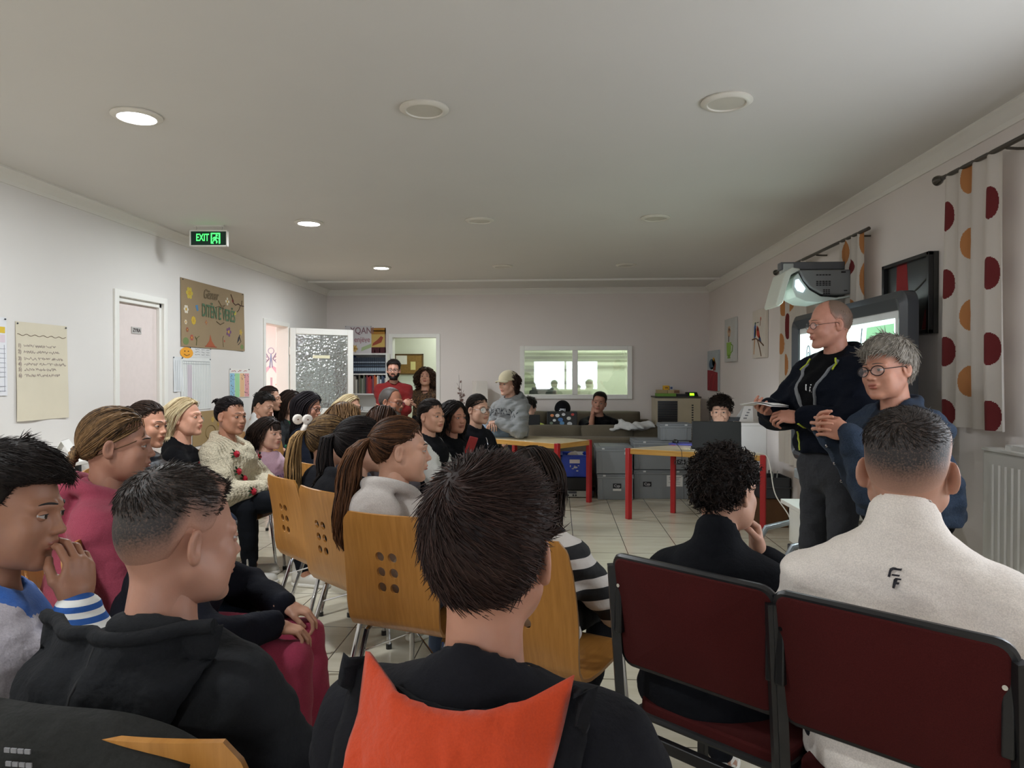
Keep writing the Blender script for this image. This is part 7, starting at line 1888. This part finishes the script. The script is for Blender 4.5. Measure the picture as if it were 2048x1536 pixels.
# ---------------------------------------------------------------- girls on the right of the aisle
VAR = fabric('varsity_black', '121215', wr=.3); VWH = fabric('varsity_white', 'c2bfba', wr=.35)
P24 = person('girl in a black varsity jacket with white sleeves, hair tied back', (864, 833), 5.45, 124, 104, hs=1.03, near=True, sk='bd8e76', hair=pony('13100f', '352a24', (0, -.118, .02), [(0, -.118, .02), (0, -.14, -.02), (0, -.14, -.12)], [.012, .03, .02], n=800, r=.0019, tail=dict(n=120)),
       top=dict(kind='crew', m=VAR, name='varsity_jacket', loose=.014, regions=[(sleeves, VWH), (lambda cf, e: cuff(cf, e, .03), banded('cuff_bw', '121215', 'd0d0cc', .02, .5, wob=.05))]), arms='crossed', pants='15151a', headkind=(.88, .88, 1, .2), lean=.06)
def f_sy(P):
    z = P['env']['NB'][2] - .20
    text_decal(P, 'Sp', .17, -.06, z, mat('chenille_white', 'c8c6c0', .9), sx=1.0, name='chenille_letters')
P25 = person('girl with long curly dark hair in a black varsity jacket with white letters', (908, 836), 5.75, 130, 114, hs=1.05, near=True, sk='a87560', hair=loose('110e0d', '2c2320', .30, n=700, r=.0028, wave=.014, freq=12, line=[.085, .08, .065, .04, .02, .015, -.05, -.07]), top=dict(kind='stand', m=VAR, name='varsity_jacket', loose=.012), pants='15151a', headkind=(.88, .9, 1, .1), extra=f_sy)
P26 = person('girl in round black glasses and a black hooded jacket', (957, 820), 6.30, 132, 120, hs=1.06, near=True, sk='c09680', hair=pony('13100f', '30261f', (0, -.118, -.02), [(0, -.118, -.02), (.0, -.14, -.06), (.01, -.13, -.16)], [.012, .035, .03], n=800, r=.0019, tail=dict(n=140)), top=dict(kind='hood', c='15151a', name='hooded_jacket', loose=.012), pants='15151a', headkind=(.88, .9, 1, .1),
       extra=lambda P: (glasses(P, '121214', .027, .024), MB().tube([on_surface(P, .005, P['env']['NB'][2] - .07 - k * .02) for k in range(14)], .003, 5).build('zip', CHROME, P['garment'])))
for P, l in ((P24, 'girl with white varsity sleeves'), (P25, 'girl with long curly dark hair'), (P26, 'girl in round glasses')): seat_for(P, 'beech chair under the ' + l)
tag(MB().box((0, 0, 0), (.075, .012, .15), R=Euler((.3, .25, .5)).to_matrix()).build('phone', mat('red_case', '8c1c20', .4), loc=tuple(at(942, 891, Y=5.62)), bevel=.006), 'red phone held upright between the two girls in black', 'phone')

# ---------------------------------------------------------------- far end of the room
def f_brook(P): text_decal(P, 'BROOKLYN', .105, .0, P['env']['NB'][2] - .135, mat('print_navy', '1c222a', .8), sx=.92, arc=.7)
P27 = person('young man in a cream cap and a grey BROOKLYN hoodie sitting on the table', (1016, 768), 8.40, 222, 222, hs=1.13, near=True, sk='c49a86', pitch=-4, hair=loose('1c1411', '43302a', .13, n=420, r=.003, wave=.01, line=[.2, .2, .2, .06, .005, .01, -.05, -.075]), top=dict(kind='hood', c='7d7f80', c2='8c8e8e', loose=.03, famp=.009), pants=fabric('light_jeans', '7f94ac', wr=.3), shoes=('d0d0cc', 'd8d8d4'), arms='lap', seat=.71, legs=([(.20, .34, .775), (.36, .20, .775)], [(.28, .40, .36), (.42, .27, .36)]),
       extra=lambda P: (f_brook(P), cap(P, 'bdb296')), lean=.06)
P28 = person('boy in a lime green shirt bent over a black laptop on the far sofa', (1057, 818), 9.72, 198, 190, hs=1.12, sk='c49a86', pitch=-16, hair=crop('15110f', '2f2622', n=420, top=.03, side=.012, back=.012, len=.03), top=dict(kind='crew', c='96a02c', short=True, name='shirt'), seat=.45, arms='lap')
SHIRT = spotted('printed_shirt', ('0f0f12', '101014', 'b4b2b0'), 26, (.40, .60))
def f_capman(P):
    cp = cap(P, '101013'); q = lambda a, b: P['head']((a, .0945 - 1.6 * a * a, .085 + b))
    m = MB(); 
    for k, w in ((0, .05), (1, .06)): m.add([q(-.022, .012 - k * .018), q(-.022 + w, .012 - k * .018), q(-.022 + w, .022 - k * .018), q(-.022, .022 - k * .018)], [(0, 1, 2, 3)])
    m.tube([q(-.036, .022), q(-.030, .02), q(-.034, .008), q(-.030, -.01), q(-.036, -.012)], .0025, 5); m.build('cap_print', mat('print_white', 'd8d8d8', .7), cp)
P29 = person('man in a black cap and a patterned dark shirt working at a stickered laptop', (1125, 826), 9.72, 182, 180, hs=1.16, sk='b98a72', pitch=-26, hair=crop('15110f', '2f2622', n=150, top=.008, side=.006, back=.008), top=dict(kind='crew', m=SHIRT, name='shirt', loose=.02), seat=.45, arms='front', extra=f_capman, sw=1.15)
P30 = person('young man in a black T-shirt resting his cheek on his hand on the far sofa', (1198, 806), 9.72, 188, 182, hs=1.16, near=True, sk='a87a66', roll=-10, pitch=-2, hair=crop('15110f', '2c2320', n=600, top=.016, side=.006, back=.006, len=.014), top=dict(kind='crew', c='0f0f12', short=True, name='t_shirt'), seat=.45,
       arms=dict(pre='lap', R=(np.array([.088, .035, -.165]), (.6, .1, -1), (-.05, -.10, 1), (-.9, -.3, .1)), head='R'), handcurl=(.5, .3), sw=1.12)
laptop((at(1124, 850, Y=9.36).x, 9.36, .715), pi - pi, 'black laptop covered in round stickers on the knees of the man in the cap', .40, .23, -12, '121214', True)
laptop((at(1063, 850, Y=9.36).x, 9.36, .72), .12, 'plain black laptop on the knees of the boy in lime green', .23, .18, -12, '0e0e10')
P31 = person('curly haired boy with his hand over his mouth behind the big laptop', (1441, 825), 7.72, 196, 190, hs=1.17, near=True, sk='c8a08a', hair=dict(c='14100e', c2='33271f', type='curly', n=900, top=.034, side=.016, back=.016, len=.03, r=.0026, curl=.007, bumpy=.006, front=.008, line=[.060, .058, .050, .030, .012, .02, -.05, -.07]), top=dict(kind='crew', c='15182a'), seat=.46,
       arms=dict(pre='lap', R=(np.array([.050, .125, -.125]), (.7, .3, -1), (-.55, -.1, .85), (-.2, -1, .1)), L=(np.array([-.08, .09, -.22]), (-.8, .1, -1), (.3, .1, .9), (.6, -.6, .1)), head='R'), handcurl=(.5, .8), sw=.85, lean=.12)
seat_for(P31, 'beech chair under the curly boy at the big laptop')
k = place_chair(1.79, 7.55, radians(170), 'beech chair carrying the grey jacket beside the laptop boy')
drape('grey jacket draped over the chair back beside the laptop boy', (1.86, 7.72), radians(168), '5c6064', .44, .93, .60, .5, .05, -.26, wob=.02, sleeves=False)
P32 = person('bearded man with glasses in a red jumper standing with folded arms', (787, 741), 9.35, 172, 162, hs=1.06, near=True, sk='b98a76', pose='stand', hair=crop('14100f', '2a211d', n=700, top=.024, side=.010, back=.010, len=.018), top=dict(kind='crew', c='6c1a1a', loose=.012, hem=-.10), pants='23252c', arms='crossed', extra=lambda P: (glasses(P, '1a1412', .026, .022), beard(P, '1a1412')), sw=1.12, fat=.95)
DRESS = spotted('leopard_dress', ('110d0c', '7a5634', '141010'), 75, (.46, .58))
P33 = person('curly haired woman in a leopard print blouse standing in the doorway, chin raised', (851, 756), 10.85, 176, 182, hs=1.16, near=True, sk='bd8e7a', pose='stand', pitch=14, hair=loose('1f1511', '5a4030', .26, n=560, r=.0042, wave=.03, freq=16, top=.03, side=.03, back=.03, backness=.4), top=dict(kind='collar', m=DRESS, name='blouse', vneck=.16, hem=-.22, loose=.02), pants='15151a',
       arms=dict(pre='down', R=(np.array([.23, .06, 1.02]), (1, -.3, -.2), (-.9, .3, -.2), (0, -.6, -.6))), sw=1.05)
# ---------------------------------------------------------------- the two speakers
NAVY = fabric('jacket_navy', '0e121c', wr=.4); YEL = mat('zip_yellow', 'a8b428', .5); GREYL = fabric('jacket_lining_grey', '77797c', wr=.1)
def f_speaker(P):
    e = P['env']; nb = e['NB']; g = P['garment']
    vx = lambda z: .020 + .085 * max(0, min(1, (z - (nb[2] - .36)) / .36))
    for sx in (-1, 1):
        MB().tube([on_surface(P, sx * vx(nb[2] - .02 - k * .025), nb[2] - .02 - k * .025, gap=.004) for k in range(14)], [.011] * 10 + [.009, .007, .005, .004], 6, flat=.6).build('lining_edge', GREYL, g)
    for x, z, dx in ((-.115, nb[2] - .34, .02), (.10, nb[2] - .40, -.02)):
        MB().tube([on_surface(P, x + dx * t, z - .10 * t, gap=.004) for t in np.linspace(0, 1, 6)], .006, 6).build('yellow_zip', YEL, g)
    for sx in (-1, 1):
        MB().tube([on_surface(P, sx * (.09 + .02 * t), nb[2] - .01 - .06 * t, gap=.012) for t in np.linspace(0, 1, 5)], .005, 6).build('yellow_cord', YEL, g)
    text_decal(P, 'U.', .06, -.02, nb[2] - .17, WM, name='shirt_print')
    # hood bundle behind the neck
    glasses(P, '241c1a', .024, .016, .0014)
def v_open(cf, e):
    z = cf[:, 2]; nb = e['NB']; vx = .012 + .085 * np.clip((z - (nb[2] - .36)) / .36, 0, 1); return (np.abs(cf[:, 0]) < vx) & (cf[:, 1] > nb[1] + .02) & (z > nb[2] - .38)
TSH = fabric('tshirt_black', '0c0c0f', wr=.2)
P34 = person('tall balding man with glasses in a navy jacket with yellow zips holding papers', (1658, 650), 3.86, 264, 246, hs=1.03, near=True, sk='b98470', pose='stand', pitch=-5, hair=crop('6a5648', '9a8878', stubble=True, n=600, top=.003, side=.0045, back=.0045, len=.006, r=.0011, rootmin=.0035, fade=(-.01, .05), soft=.02, line=[.150, .145, .115, .045, .010, .015, -.05, -.07]), hc='7a5c48',
       top=dict(kind='hood', m=NAVY, hood=.75, name='jacket', loose=.030, hem=.075, famp=.008, regions=[(v_open, TSH)]), pants=fabric('trousers_charcoal', '35363a', wr=.6), shoes=('1c1c1e', '2a2a2c'), headkind=(1, 1.15, 1.05, 0),
       arms=dict(pre='down', L=(np.array([-.10, .30, 1.215]), (-.9, -.6, -.6), (.55, .75, .05), (.5, -.1, -.4)), R=(np.array([.13, .30, 1.245]), (.9, -.6, -.6), (-.35, .9, -.05), (-.5, .1, .6))), handcurl=(.62, .55), handres=.0035, extra=f_speaker, sw=1.16, lean=.02)
def papers():
    w = P34['root'].matrix_basis @ Vector((.02, .42, 1.262)); r = empty('paper_sheets', w, radians(-238) + .3, 'folded white paper sheets held by the balding man', 'papers')
    for k, (a, s) in enumerate(((.0, 1), (.10, .96), (-.14, .9))):
        m = MB(); m.grid(lambda u, v: ((u - .5) * .16 * s + a * .1, (v - .5) * .21 * s, .004 * k + .012 * sin(u * 3) + .01 * v), 6, 6); m.build('sheet', PAPER, r, solid=.0012)
papers()
DENIM = fabric('denim', '242d3b', c2='333f50', wr=.5, fine=380)
def f_woman(P):
    nb = P['env']['NB']
    glasses(P, '1a1418', .026, .020, .0022)
    for k in range(4):
        q = on_surface(P, .035, nb[2] - .16 - k * .08, gap=.002); MB().lathe([(0, 0), (.008, 0), (.007, .004), (0, .005)], q, 10, R=Euler((-pi / 2, 0, 0)).to_matrix()).build('metal_button', CHROME, P['garment'])
P35 = person('short grey haired woman with glasses in a denim jacket speaking with her hands together', (1774, 741), 3.30, 242, 256, hs=1.10, near=True, sk='b5826c', pose='stand', pitch=-4, roll=4, hair=crop('6e675e', 'b4aca0', n=2600, top=.026, side=.018, back=.020, len=.036, r=.0016, lift=.02, mess=.12, comb=(.3, .5, -.1), front=.006, line=[.070, .068, .058, .035, .018, .012, -.06, -.08], rootmin=.003), hc='5a4a40',
       top=dict(kind='collar', m=DENIM, name='denim_jacket', loose=.03, hem=-.02, famp=.007, regions=[(lambda cf, e: (np.abs(cf[:, 0] - .0) < .03) & (cf[:, 1] > .03) & (cf[:, 2] > e['NB'][2] - .5), fabric('top_dark', '1e2530'))]), pants='15161a', headkind=(1.08, 1.1, 1, .9), fat=1.2, sw=1.10,
       arms=dict(pre='down', L=(np.array([-.06, .33, 1.175]), (-.25, -.7, -.9), (.6, .75, .2), (.7, -.3, -.1)), R=(np.array([.08, .35, 1.19]), (.10, -1, -.45), (-.55, .75, .25), (-.7, -.2, .1))), handcurl=(.35, .45), handres=.0035, extra=f_woman, lean=.10)
# long pale tunic below the denim jacket
e35 = P35['env']; V, Q = polygonize(lambda p: smax(smax(s_flat(p, e35['PV'] + A3(0, .0, -.16), e35['PV'] + A3(0, 0, .10), .152, .138, 1.32) - folds(p, .12, .006, 3), p[:, 2] - e35['PV'][2] - .06, .01), e35['PV'][2] - .26 - p[:, 2], .01), (-.35, -.3, .45), (.35, .35, 1.2), .012)
np_mesh('tunic', V, Q, [fabric('tunic_pale', 'a8a8a6', wr=.4)], P35['root'])
bpy.data.objects.remove(chair0) if False else None
